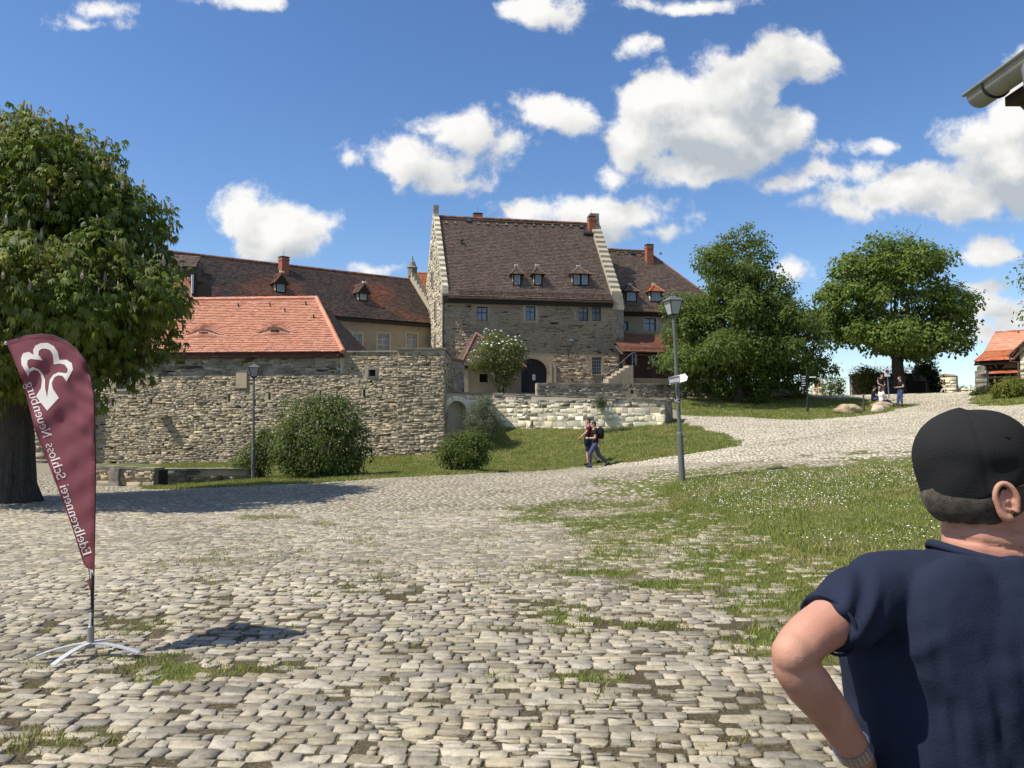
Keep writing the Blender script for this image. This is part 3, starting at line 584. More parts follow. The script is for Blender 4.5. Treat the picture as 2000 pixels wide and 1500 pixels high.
def tiles(th, eL, eR, rR, rL, matl, gauge=.165, tw=.18, lift=.028, name='roof_tiles', seed=3, sag=0.0, bulge=None, back=True, wave=.012, lastrow=True):
    """a roof plane (eave-left, eave-right, ridge-right, ridge-left) laid with single tiles in courses"""
    rg = np.random.default_rng(seed); eL, eR, rR, rL = map(v3, (eL, eR, rR, rL)); nn = np.cross(eR - eL, (rL + rR) / 2 - (eL + eR) / 2); nn /= np.linalg.norm(nn)
    if nn[2] < 0: nn = -nn
    up = np.linalg.norm((rL + rR) / 2 - (eL + eR) / 2); nc = max(2, int(up / gauge)); Vs = []; rn = []
    wmax = max(np.linalg.norm(eR - eL), np.linalg.norm(rR - rL))
    for i in range(nc):
        a, b = i / nc, min(1, (i + 1.12) / nc); l0, r0, l1, r1 = eL + (rL - eL) * a, eR + (rR - eR) * a, eL + (rL - eL) * b, eR + (rR - eR) * b
        w = np.linalg.norm(r0 - l0); n = max(1, int(w / tw)); off = .5 * (i % 2) / n; k = np.clip((np.arange(n + 1) - (.5 if i % 2 else 0)) / n, 0, 1); k = np.unique(np.r_[k, 0, 1]); k0, k1 = k[:-1], k[1:]
        dz = rg.normal(0, .006, len(k0)); lf = lift * rg.uniform(.75, 1.3, len(k0))
        def pt(L_, R_, kk, h_, f):
            p = L_ + (R_ - L_) * kk[:, None]
            s = (fbm(kk * wmax, np.full(len(kk), f * up), .35, 3, seed) - .5) * wave * 8 - sag * np.sin(kk * PI) * f
            return p + nn * (h_ + s)[:, None] + (np.array([0, 0, 1.0]) * (bulge(kk, f)[:, None]) if bulge else 0)
        A_ = pt(l0, r0, k0, lf + dz, a); B_ = pt(l0, r0, k1, lf + dz, a); C_ = pt(l1, r1, k1, dz * .3, b); D_ = pt(l1, r1, k0, dz * .3, b); E_ = pt(l0, r0, k0, dz * 0 - .004, a); G_ = pt(l0, r0, k1, dz * 0 - .004, a)
        Vs.append(np.stack([A_, B_, C_, D_, E_, G_], 1)); rn.append(rg.random(len(k0)))
    V = np.concatenate(Vs); rn = np.concatenate(rn); n = len(V); base = (np.arange(n) * 6)[:, None, None]; q = np.array([(0, 1, 2, 3), (4, 5, 1, 0)]); fq = (q[None] + base).reshape(-1, 4)
    me = raw_mesh(name, V.reshape(-1, 3) - wloc(th), fq, matl, {'rnd': np.repeat(rn, 6)}); o = tag(link(name, me, th), kind='stuff')
    if back:
        mb = MB(); mb.prism([eL - nn * .22, eR - nn * .22, rR - nn * .22, rL - nn * .22] if np.linalg.norm(rR - rL) > .02 else [eL - nn * .22, eR - nn * .22, rL - nn * .22], -nn * .1); mb.build('roof_deck', M_WOOD, th)
    return o
def ridge_caps(th, a, b, matl, r=.11, step=.36, name='ridge_tiles'):
    a, b = v3(a), v3(b); L_ = np.linalg.norm(b - a); n = max(2, int(L_ / step)); mb = MB()
    for i in range(n):
        p, q = a + (b - a) * i / n, a + (b - a) * (i + 1.12) / n; mb.tube([p + (0, 0, random.uniform(.0, .02)), q + (0, 0, .035)], [r * random.uniform(.95, 1.05), r * .86], 7)
    return tag(mb.build(name, matl, th), kind='stuff')
def chimney(th, c, sx, sy, z0, z1, rz, label=None):
    mb = MB(); nz = max(4, int((z1 - z0) / .085))
    for i in range(nz):
        k = 1.0 + (.0 if i % 2 else .006) + (.10 if i in (nz - 2, nz - 3) else 0); z = z0 + (z1 - z0) * (i + .5) / nz; mb.box((c[0], c[1], z), (sx * k, sy * k, (z1 - z0) / nz - (.006 if i % 2 else 0)), rz=rz)
    o = mb.build('chimney', M_BRICK, th); q = MB(); q.box((c[0], c[1], z1 + .06), (sx * 1.12, sy * 1.12, .07), rz=rz); q.tube([(c[0], c[1], z1 + .09), (c[0], c[1], z1 + .75)], .012, 5); q.build('chimney_cap', M_IRON, o); return o
def dormer(th, fr, sc, t0, t1, w, d0, slope, roofm, nwin=1, peak=.75, style='hip', fm=None):
    """small gabled or hipped dormer standing out of a roof plane: d0 = outward distance of its front, slope = rise per metre going in"""
    run = (t1 - t0) / slope; mb = MB(); s0, s1 = sc - w / 2, sc + w / 2
    for s_ in (s0, s1):
        q = [fr.p(s_, d0, t0), fr.p(s_, d0, t1), fr.p(s_, d0 - run, t1)]; mb.prism(q, fr.u * (.06 if s_ == s0 else -.06))
    ck = mb.build('dormer', M_WHITE, th); mb = MB(); holes = []; fw = .09
    for i in range(nwin):
        a = s0 + (w / nwin) * i; holes.append((a + fw, a + w / nwin - fw, t0 + .1, t1 - .08))
    rbox(mb, fr, s0 - .03, s1 + .03, d0 + .0, d0 + .05, t0 - .02, t0 + .1); rbox(mb, fr, s0 - .03, s1 + .03, d0, d0 + .05, t1 - .08, t1 + .02)
    for i in range(nwin + 1):
        a = s0 + (w / nwin) * i; rbox(mb, fr, a - fw if i else s0 - .03, a + fw if i < nwin else s1 + .03, d0, d0 + .05, t0 + .1, t1 - .08)
    mb.build('dormer_front', M_TIMBER, ck)
    for (a, b, c, e) in holes:
        q = MB(); rbox(q, fr, a, b, d0 - .01, d0 + .01, c, e); q.build('pane', M_GLASSB, ck)
        q = MB(); g = .055
        rbox(q, fr, a, a + g, d0 + .012, d0 + .04, c, e); rbox(q, fr, b - g, b, d0 + .012, d0 + .04, c, e); rbox(q, fr, a + g, b - g, d0 + .012, d0 + .04, c, c + g); rbox(q, fr, a + g, b - g, d0 + .012, d0 + .04, e - g, e)
        if nwin == 1 and w > .9: rbox(q, fr, (a + b) / 2 - .03, (a + b) / 2 + .03, d0 + .012, d0 + .042, c + g, e - g)
        q.build('window_frame', fm or M_FRAMEW, ck)
    ov = .22; ap = t1 + peak; rin = (peak + t1 - t0) / slope
    ft = d0 + .28; hipd = d0 - (.0 if style == 'gable' else .38 * w)
    A = fr.p(s0 - ov, ft, t1 - .05); B = fr.p(s1 + ov, ft, t1 - .05); Rf = fr.p(sc, ft if style == 'gable' else hipd, ap); Rb = fr.p(sc, d0 - rin - .1, ap); Lb = fr.p(s0 - ov, d0 - run - .05, t1 - .05); Rtb = fr.p(s1 + ov, d0 - run - .05, t1 - .05)
    tiles(ck, Lb, A, Rf, Rb, roofm, .16, .17, seed=int(abs(sc * 10)) + 5, back=False); tiles(ck, B, Rtb, Rb, Rf, roofm, .16, .17, seed=int(abs(sc * 10)) + 6, back=False)
    if style != 'gable': tiles(ck, A, B, Rf, Rf, roofm, .16, .17, seed=int(abs(sc * 10)) + 7, back=False)
    else:
        q = MB(); q.prism([fr.p(s0, d0, t1), fr.p(s1, d0, t1), fr.p(sc, d0, ap - .12)], fr.n * -.05); q.build('dormer_gable', M_TIMBER, ck)
    q = MB(); q.prism([A, B, Rf], -fr.n * .02 - fr.z * .05) if style == 'gable' else q.tube([A, B], .04, 5); q.tube([A, Lb], .035, 5); q.tube([B, Rtb], .035, 5); q.build('dormer_eave', M_TIMBER, ck)
    q = MB(); q.tube([Rf + (0, 0, .05), Rb + (0, 0, .05)], .09, 6); q.tube([Rf + (0, 0, .04), A], .07, 6); q.tube([Rf + (0, 0, .04), B], .07, 6); q.build('ridge_tiles', roofm, ck)
    q = MB(); q.box(Rf + np.array((0, 0, .14)) - fr.n * .05, (.30, .22, .10), rz=fr.rz, rx=.25); q.build('ridge_end', M_WHITE, ck)
    return ck
def gutter_line(th, a, b, r=.07, matl=None):
    a, b = v3(a), v3(b); u = (b - a) / np.linalg.norm(b - a); n = np.cross(u, (0, 0, 1)); mb = MB(); k = 7; vs = []
    for p in (a, b):
        for j in range(k): q = PI * j / (k - 1); vs.append(p + n * r * math.cos(q) - np.array((0, 0, 1)) * r * math.sin(q))
    mb.add(vs, [(j, j + 1, k + j + 1, k + j) for j in range(k - 1)]); mb.tube([a + n * r, b + n * r], .012, 5); return mb.build('gutter', matl or M_COPPER, th)
def snow_guard(th, a, b, up, n=16):
    a, b, up = v3(a), v3(b), v3(up); mb = MB(); mb.tube([a + up, b + up], .018, 5); mb.tube([a + up * .55, b + up * .55], .018, 5)
    for i in range(n + 1): p = a + (b - a) * i / n; mb.tube([p, p + up * 1.1], .022, 5)
    mb.build('snow_guard', M_COPPER, th)
# ------------------------------------------------------------------ gatehouse with the stepped gables
def gatehouse():
    A = P(863, 763, 58.0); B = P(1219, 763, 60.6); fr = Fr(A, B); L_ = fr.len; zb = 3.6
    zE = fr.t_of(1000, 577); G = P(828, 700, 68.0); gv = v3((G[0] - A[0], G[1] - A[1], 0)); gl = np.linalg.norm(gv)
    th = thing('gatehouse', 'tall grey-brown castle house with steep brown tiled roof, stepped gables and black arched gate', 'building', (A[0] + fr.u[0] * L_ / 2, A[1] + fr.u[1] * L_ / 2, zb))
    def rect(x0, y0, x1, y1): return (fr.s_of(x0), fr.s_of(x1), fr.t_of(x0, y1), fr.t_of(x0, y0))
    W4 = [rect(931, 599, 952, 627), rect(1027, 598, 1046, 626), rect(1132, 600, 1150, 627), rect(1157, 600, 1175, 627)]; GR = rect(1157, 697, 1176, 731)
    dr = rect(1010, 700, 1069, 766); dr = (dr[0], dr[1], zb, dr[3]); spring = fr.t_of(1010, 727)
    mb = MB(); wall_slab(mb, fr, 0, L_, zb - .5, zE, W4 + [GR, dr], .35)
    # spandrels above the arch
    cs = (dr[0] + dr[1]) / 2; rw = (dr[1] - dr[0]) / 2; rh = dr[3] - spring
    for sg in (-1, 1):
        arc = [fr.p(cs + sg * rw * math.cos(q), 0, spring + rh * math.sin(q)) for q in np.linspace(0, PI / 2, 10)] + [fr.p(cs + sg * rw, 0, dr[3])]
        mb.prism(arc, -fr.n * .35)
    mb.build('front_wall', M_FACADE, th)
    pad = [(a - .25, b + .25, c - .2, e + .25) for a, b, c, e in W4] + [(GR[0] - .1, GR[1] + .1, GR[2] - .1, GR[3] + .1), (dr[0] - .45, dr[1] + .45, zb - 1, dr[3] + .35)]
    stones(th, fr, .4, L_ - .4, lambda s: zb, lambda s: zE - .8, .38, .15, .005, M_FACST, pad, n_ind=0, seed=19, stuffname='plastered_rubble', gap=.02)
    mb = MB(); q = fr.p(L_, 0, 0); mb.add([q + (0, 0, zb - .5), q + gv + (0, 0, zb - .5), q + gv + (0, 0, zE), q + (0, 0, zE)], [(0, 1, 2, 3)]); mb.add([fr.A + gv + (0, 0, zb), q + gv + (0, 0, zb), q + gv + (0, 0, zE), fr.A + gv + (0, 0, zE)], [(3, 2, 1, 0)]); mb.build('rear_wall', M_FACADE, th)
    # door leaf
    mb = MB(); n = 9
    for i in range(n):
        a = dr[0] + (dr[1] - dr[0]) * i / n; b = dr[0] + (dr[1] - dr[0]) * (i + 1) / n; rbox(mb, fr, a + .006, b - .006, -.34, -.27 + .012 * (i % 2), zb, dr[3])
    door = mb.build('gate_door', mat('black_gate_boards', (.013, .014, .018), (.020, .021, .025), scale=20, rough=.6, stretch=(6, 6, .4)), th)
    q = MB(); a, b, c, e = rect(1041, 731, 1047, 742); rbox(q, fr, a, b, -.25, -.24, c, e); q.build('notice', M_WHITE, door)
    # arch stones
    for i in range(13):
        q0, q1 = PI * i / 13 + .01, PI * (i + 1) / 13 - .01; mb = MB(); ro = 1.16
        mb.prism([fr.p(cs + rw * k * math.cos(q), .025, spring + rh * k * math.sin(q)) for k, q in ((1.0, q0), (ro, q0), (ro, q1), (1.0, q1))], -fr.n * .2); mb.build('arch_stone', M_FACADE, th)
    for x in (1076, 1084):
        mb = MB(); a, b, c, e = rect(x - 2, 712, x + 2, 763); rbox(mb, fr, a, b, 0, .07, c, e); mb.build('door_jamb', M_CREAM, th)
    for i, w in enumerate(W4): window(th, fr, *w, nv=1, nh=1, surround=M_CREAM if i == 1 else M_OCHRE, sw=.22 if i == 1 else .18, gm=M_GLASSB)
    window(th, fr, *GR, nv=3, nh=4, fm=M_FRAMEW, bar=.03)
    # quoins on both corners
    for s_, sg in ((0, 1), (L_, -1)):
        z = zb
        k = 0
        while z < zE - .3:
            hq = random.uniform(.28, .42); wq = (.62 if k % 2 else .38) * random.uniform(.85, 1.15); mb = MB(); x0, x1 = (s_, s_ + wq) if sg > 0 else (s_ - wq, s_); rbox(mb, fr, x0, x1, -.1, random.uniform(.015, .04), z + .01, z + hq - .01); mb.build('quoin', M_GREYST, th); z += hq; k += 1
    # left gable wall
    gfr = Fr(A + gv, A); RZ = P(845, 423, (A + gv / 2)[1])[2]; half = gl / 2
    mb = MB(); mb.prism([gfr.p(0, 0, zb), gfr.p(gl, 0, zb), gfr.p(gl, 0, zE), gfr.p(half, 0, RZ), gfr.p(0, 0, zE)], -gfr.n * .5); mb.build('gable_wall', M_GABLE, th)
    def gtop(s): return zE + (RZ - zE) * max(0, 1 - abs(s - half) / half) if True else 0
    gh = []
    for (f, z0, z1) in ((.34, 6.2, 8.6), (.68, 6.6, 9.0), (.34, 9.6, 11.3), (.68, 10.0, 11.7), (.5, 13.0, 14.4), (.45, 15.6, 16.3)):
        s_ = gl * f; gh.append((s_ - .42, s_ + .42, z0, z1))
    stones(th, gfr, .02, gl - .02, lambda s: zb, gtop, .38, .22, .035, M_GABLE, gh, n_ind=120, seed=17, stuffname='gable_stonework')
    for (a, b, c, e) in gh:
        mb = MB(); rbox(mb, gfr, a + .1, b - .1, .004, .02, c + .1, e - .1); o = mb.build('gable_window', M_FRAME, th); q = MB(); rbox(q, gfr, a, a + .1, -.02, .09, c, e); rbox(q, gfr, b - .1, b, -.02, .09, c, e); rbox(q, gfr, a + .1, b - .1, -.02, .09, e - .1, e); rbox(q, gfr, a + .1, b - .1, -.02, .10, c, c + .1); q.build('stone_surround', M_CREAM, o)
    # crow steps along the verges of both gables
    uL = v3(fr.u)
    for base_s, thk in ((-.0, .45), (L_ - .95, .80)):
        o = fr.p(base_s, 0, 0)
        for side in (0, 1):
            ns = 15
            for i in range(ns):
                k0, k1 = i / ns, (i + 1) / ns
                f0, f1 = (k0 * .5, k1 * .5) if side == 0 else (1 - k0 * .5, 1 - k1 * .5)
                zl, zh = zE + (RZ - zE) * k0, zE + (RZ - zE) * k1 + .28
                p0, p1 = o + gv * f0, o + gv * f1; mb = MB()
                mb.prism([p0 + (0, 0, zl - .25), p1 + (0, 0, zl - .1), p1 + (0, 0, zh + .12), p0 + (0, 0, zh - .16)], uL * thk); mb.build('gable_step', M_GABLE if base_s == 0 else M_CREAM, th)
        mb = MB(); p = o + gv * .5; mb.box(p + uL * thk / 2 + np.array((0, 0, RZ + .55)), (thk, .6, .7), rz=fr.rz); mb.build('finial_block', M_GREYST, th)
    for k in range(3):
        mb = MB(); rbox(mb, fr, L_ - .95, L_ + .03 - .05 * k, -.4, .10 - .03 * k, zE - .9 + .45 * k, zE - .47 + .45 * k); mb.build('kneeler_stone', M_CREAM, th)
    # roof between the parapets
    ov = .32; slope = (RZ - zE) / (half * abs(np.dot(gv / gl, -fr.n))); s0, s1 = .45, L_ - .95
    eL = fr.p(s0, ov, zE - ov * slope * .75); eR = fr.p(s1, ov, zE - ov * slope * .75); rl = fr.p(s0, 0, RZ) + gv / 2; rr = fr.p(s1, 0, RZ) + gv / 2
    tiles(th, eL, eR, rr, rl, M_TILE_BROWN, .17, .19, seed=21, sag=.03)
    tiles(th, fr.p(s1, 0, zE) + gv, fr.p(s0, 0, zE) + gv, rl, rr, M_TILE_BROWN, .34, .4, seed=22)
    ridge_caps(th, rl + (0, 0, .02), rr + (0, 0, .02), M_RIDGE, .13)
    mb = MB(); rbox(mb, fr, s0 - .4, s1, .02, .30, zE - .72, zE - .22); mb.build('cornice', M_TIMBER, th)
    g0, g1 = eL + fr.n * .07 + (0, 0, -.02), eR + fr.n * .07 + (0, 0, -.02); gutter_line(th, g0, g1, .08)
    upv = (rl - eL) / np.linalg.norm(rl - eL); nr = np.cross(fr.u, upv); nr = nr if nr[2] > 0 else -nr
    snow_guard(th, eL + upv * .45 + fr.u * .9, eR + upv * .45, nr * .22 + upv * .12, 15)
    mb = MB(); p = fr.p(.10, .10, 0); mb.tube([eL + fr.n * .07 + (0, 0, -.1), p + (0, 0, zE - .5), p + (0, 0, 6.6)], .055, 7); mb.build('downpipe', M_IRON, th)
    # roof furniture
    def on_roof(px, py):
        d = ray(px, py); k = np.dot(eL - EYE, nr) / np.dot(d, nr); return EYE + d * k
    for px in list(range(855, 905, 17)) + list(range(935, 1130, 18)):
        p = on_roof(px, 437 + (px - 850) * .028); mb = MB(); mb.prism([p - fr.u * .14, p + fr.u * .14, p + upv * .3], nr * .12); mb.build('vent_tile', M_TILE_BROWN, th)
    for px, py in ((916, 435), (1136, 447)):
        p = on_roof(px, py); mb = MB(); mb.obox(p - fr.u * .22, fr.u * .44, upv * .4, nr * .14); o = mb.build('roof_hatch', M_IRON, th); q = MB(); q.obox(p - fr.u * .16 + nr * .143 + upv * .06, fr.u * .32, upv * .28, nr * .012); q.build('pane', M_GLASS, o)
    p = on_roof(902, 479); mb = MB(); mb.tube([p - nr * .1, p + (0, 0, .45)], .07, 7); mb.lathe(p + (0, 0, .42), [(.02, .02), (.14, .0), (.12, .08), (.02, .16)], 8); mb.build('vent_pipe', M_IRON, th)
    p = on_roof(1140, 452); mb = MB(); mb.obox(p - fr.u * .1 - upv * .55, fr.u * .9, upv * .25, nr * .25); mb.build('roof_step', M_IRON, th)
    c = P(933, 432, rl[1] + .9); chimney(th, (c[0], c[1]), .7, .6, RZ - 1, RZ + .42, fr.rz); c = on_roof(1155, 450); chimney(th, (c[0], c[1]), .55, .55, c[2] - .4, RZ + .45, fr.rz)
    # dormers
    for px, w, nw in ((1010, .62, 1), (1051, .62, 1), (1134, 1.3, 2)):
        p = on_roof(px, 558); s_ = float(np.dot(p - fr.A, fr.u)); dd = float(np.dot(p - fr.A, fr.n)); t1_ = P(px, 535, p[1])[2]
        dormer(th, fr, s_, p[2], t1_, w, dd, slope, M_TILE_BROWN, nwin=nw, peak=.62)
    return fr, zE
GH, GHE = gatehouse()
# ------------------------------------------------------------------ wing on the right with hipped roof, wooden annex and stair
def wing():
    A = P(1206, 700, 63.5); B = P(1420, 700, 65.5); fr = Fr(A, B); L_ = fr.len; zb = 3.8; zE = fr.t_of(1260, 610); dep = 9.0; RZ = P(1240, 487, A[1] + dep / 2)[2]
    th = thing('hipped_wing', 'ochre plastered wing with brown hipped roof, two dormers and red brick chimney behind big tree', 'building', (A[0] + 5, A[1] + .5, zb))
    W_ = [(fr.s_of(1261), fr.s_of(1283), fr.t_of(1261, 647), fr.t_of(1261, 621)), (fr.s_of(1220), fr.s_of(1228), fr.t_of(1220, 646), fr.t_of(1220, 628))]
    mb = MB(); wall_slab(mb, fr, 0, L_, zb, zE, W_, .3); q = fr.p(L_, 0, 0); mb.obox(fr.p(0, -.4, zb), fr.u * L_, -fr.n * (dep - .8), fr.z * (zE - zb)); mb.build('wall', M_OCHRE, th)
    window(th, fr, *W_[0], surround=M_CREAM, gm=M_GLASSB); window(th, fr, *W_[1], nv=0, nh=0)
    ov = .4; eL, eR = fr.p(-.2, ov, zE), fr.p(L_ + ov, ov, zE); bL, bR = fr.p(-.2, -dep - ov, zE), fr.p(L_ + ov, -dep - ov, zE); rl = fr.p(-.2, -dep / 2, RZ); rr = fr.p(fr.s_of(1297) + .35, -dep / 2, RZ)
    tiles(th, eL, eR, rr, rl, M_TILE_BROWN, .17, .19, seed=31); tiles(th, eR, bR, rr, rr, M_TILE_BROWN, .2, .2, seed=32); tiles(th, bR, bL, rl, rr, M_TILE_BROWN, .34, .4, seed=33)
    ridge_caps(th, rl, rr, M_RIDGE, .12); ridge_caps(th, rr, eR, M_RIDGE, .12, name='hip_tiles')
    gutter_line(th, eL + fr.n * .07, eR + fr.n * .07, .08); mb = MB(); rbox(mb, fr, -.1, L_, .02, .25, zE - .35, zE - .06); mb.build('cornice', M_TIMBER, th)
    slope = (RZ - zE) / (dep / 2 + ov); upv = (rl - eL) / np.linalg.norm(rl - eL); upv = np.array((-fr.n * (dep / 2 + ov) + (0, 0, RZ - zE))); upv /= np.linalg.norm(upv); nr = np.cross(fr.u, upv); nr = nr if nr[2] > 0 else -nr
    snow_guard(th, eL + upv * .5 + fr.u * .6, eL + upv * .5 + fr.u * 6, nr * .22 + upv * .12, 7)
    def on_roof(px, py):
        d = ray(px, py); k = np.dot(eL - EYE, nr) / np.dot(d, nr); return EYE + d * k
    for px in (1233, 1281):
        p = on_roof(px, 590); s_ = float(np.dot(p - fr.A, fr.u)); dd = float(np.dot(p - fr.A, fr.n)); t1_ = P(px, 569, p[1])[2]; dormer(th, fr, s_, p[2], t1_, .95, dd, slope, M_TILE_OR if px > 1250 else M_TILE_BROWN, peak=.55)
    c = on_roof(1268, 512); chimney(th, (c[0], c[1]), .62, .55, c[2] - .5, P(1268, 480, c[1])[2], fr.rz)
    for px in (1206, 1222, 1256, 1290):
        p = on_roof(px, 497); mb = MB(); mb.prism([p - fr.u * .14, p + fr.u * .14, p + upv * .3], nr * .12); mb.build('vent_tile', M_TILE_BROWN, th)
    p = on_roof(1236, 498); mb = MB(); mb.obox(p - fr.u * .2, fr.u * .4, upv * .4, nr * .14); mb.build('roof_hatch', M_IRON, th)
wing()
def annex():
    A = P(1222, 740, 59.2); B = P(1345, 740, 60.6); fr = Fr(A, B); L_ = fr.len; zg = 3.8; zb = fr.t_of(1230, 738); zt = fr.t_of(1230, 686); zr = P(1240, 651, 62.6)[2]
    th = thing('wooden_annex', 'dark brown boarded annex with red-brown lean-to metal roof beside the stone stair', 'annex', (A[0] + 2, A[1] + .3, zg))
    mb = MB(); mb.obox(fr.p(0, 0, zg), fr.u * L_, -fr.n * 3.2, fr.z * (zb - zg)); mb.build('stone_plinth', M_OCHRE, th)
    ws = [(fr.s_of(1237), fr.s_of(1248), fr.t_of(1237, 709), fr.t_of(1237, 693)), (fr.s_of(1272), fr.s_of(1283), fr.t_of(1272, 709), fr.t_of(1272, 693))]
    mb = MB(); wall_slab(mb, fr, 0, L_, zb, zt, ws, .15); mb.obox(fr.p(0, -.16, zb), fr.u * L_, -fr.n * 3, fr.z * (zt - zb)); mb.add([fr.p(0, 0, zb), fr.p(0, -3.2, zb), fr.p(0, -3.2, zr - .3), fr.p(0, 0, zt)], [(0, 1, 2, 3)]); mb.build('boarded_wall', M_WOODD, th)
    n = 34
    for i in range(n):
        s_ = L_ * i / n
        if any(a - .03 < s_ < b + .03 for a, b, _, _ in ws):
            continue
        mb = MB(); rbox(mb, fr, s_, s_ + .045, .002, .022, zb, zt); mb.build('batten', M_WOODD, th)
    for w in ws: window(th, fr, *w, d=-.05, gm=M_GLASSB, bar=.04, sill=False)
    a, b = fr.p(-.45, .45, zt - .05), fr.p(L_ + .3, .45, zt - .05); c, e = fr.p(L_ + .3, -3.3, zr), fr.p(-.2, -3.3, zr)
    tiles(th, a, b, c, e, M_TILE_OR if False else mat('red_brown_roofing', (.21, .085, .045), (.17, .07, .04), scale=2, rough=.7, var=.12), .30, .35, lift=.02, seed=35); up = (e - a) / np.linalg.norm(e - a); snow_guard(th, a + up * .35 + fr.u * .3, b + up * .35, (0, 0, .2), 10)
    gutter_line(th, a + fr.n * .05, b + fr.n * .05, .06); mb = MB(); mb.tube([fr.p(-.3, .4, zt), fr.p(-.12, .05, zt - .35), fr.p(-.12, .05, zg)], .045, 6); mb.build('downpipe', M_COPPER, th)
    for k in (0, 1): mb = MB(); rbox(mb, fr, -.35 + .1 * k, -.25 + .1 * k, .25 - k * .9, .33 - k * .9, zg, zt); mb.build('post', M_WOODD, th)
    # stair
    st = thing('stone_stair', 'short flight of pale stone steps with thin iron handrail leading to the annex', 'stair', P(1195, 750, 59.0)); x0, x1 = fr.s_of(1176), fr.s_of(1222); z0, z1 = fr.t_of(1178, 746), fr.t_of(1222, 716); k = 6
    for i in range(k):
        a = x0 + (x1 - x0) * i / k; mb = MB(); rbox(mb, fr, a, a + (x1 - x0) / k + .06, .25, 1.35, 3.6, z0 + (z1 - z0) * (i + 1) / k); mb.build('step', M_CREAM, st)
    mb = MB(); a, b = fr.p(x0 - .3, 1.3, z0 + .35), fr.p(x1, 1.3, z1 + .95); mb.tube([a, b], .02, 6); mb.tube([b, fr.p(x1 + .3, 1.3, z1 + .95)], .02, 6)
    for i in range(4): q = a + (b - a) * i / 3; mb.tube([q, q - (0, 0, 1.0 if i else .5)], .016, 5)
    mb.tube([fr.p(x1 + .3, 1.3, z1 + .95), fr.p(x1 + .3, 1.3, z1)], .016, 5); mb.build('handrail', M_ZINC, st)
annex()
def porch():
    A = P(906, 760, 54.2); B = P(1018, 760, 55.2); fr = Fr(A, B); L_ = fr.len; zb = 3.5; zE = fr.t_of(940, 716); dep = 4.0; ap = P(940, 650, 56.2)[2]
    th = thing('gate_porch', 'small plastered porch with brown hipped tile roof half hidden by the flowering tree', 'porch', (A[0] + L_ / 2, A[1] + .3, zb))
    hole = [(fr.s_of(936), fr.s_of(953), fr.t_of(936, 747), fr.t_of(936, 730)), (fr.s_of(967), fr.s_of(972), fr.t_of(967, 747), fr.t_of(967, 732))]
    mb = MB(); wall_slab(mb, fr, 0, L_, zb, zE, hole, .3); mb.obox(fr.p(0, -.31, zb), fr.u * L_, -fr.n * (dep - .3), fr.z * (zE - zb)); mb.add([fr.p(0, 0, zb), fr.p(0, -.31, zb), fr.p(0, -.31, zE), fr.p(0, 0, zE)], [(0, 1, 2, 3)]); mb.add([fr.p(L_, 0, zb), fr.p(L_, -.31, zb), fr.p(L_, -.31, zE), fr.p(L_, 0, zE)], [(0, 1, 2, 3)]); mb.build('wall', M_OCHRE, th)
    for h_ in hole: window(th, fr, *h_, nv=0, nh=0, gm=M_DARK, surround=M_CREAM, sw=.08)
    mb = MB(); rbox(mb, fr, -.03, .32, -.02, .06, zb, zE - .25); mb.build('corner_pier', M_CREAM, th)
    o = .3; eL, eR, bL, bR = fr.p(-o, o, zE), fr.p(L_ + o, o, zE), fr.p(-o, -dep, zE), fr.p(L_ + o, -dep, zE); a1 = fr.p(fr.s_of(942), -2.2, ap); a2 = fr.p(fr.s_of(942), -dep, ap + .1)
    tiles(th, eL, eR, a1, a1, M_TILE_BROWN, .17, .18, seed=41); tiles(th, bL, eL, a1, a2, M_TILE_BROWN, .17, .18, seed=42); tiles(th, eR, bR, a2, a1, M_TILE_BROWN, .17, .18, seed=43)
    ridge_caps(th, eL, a1, M_RIDGE, .1, name='hip_tiles'); ridge_caps(th, eR, a1, M_RIDGE, .1, name='hip_tiles')
    mb = MB(); rbox(mb, fr, -o + .05, L_ + o - .05, o - .12, o - .02, zE - .16, zE - .02); mb.build('eave_board', M_TIMBER, th)
porch()
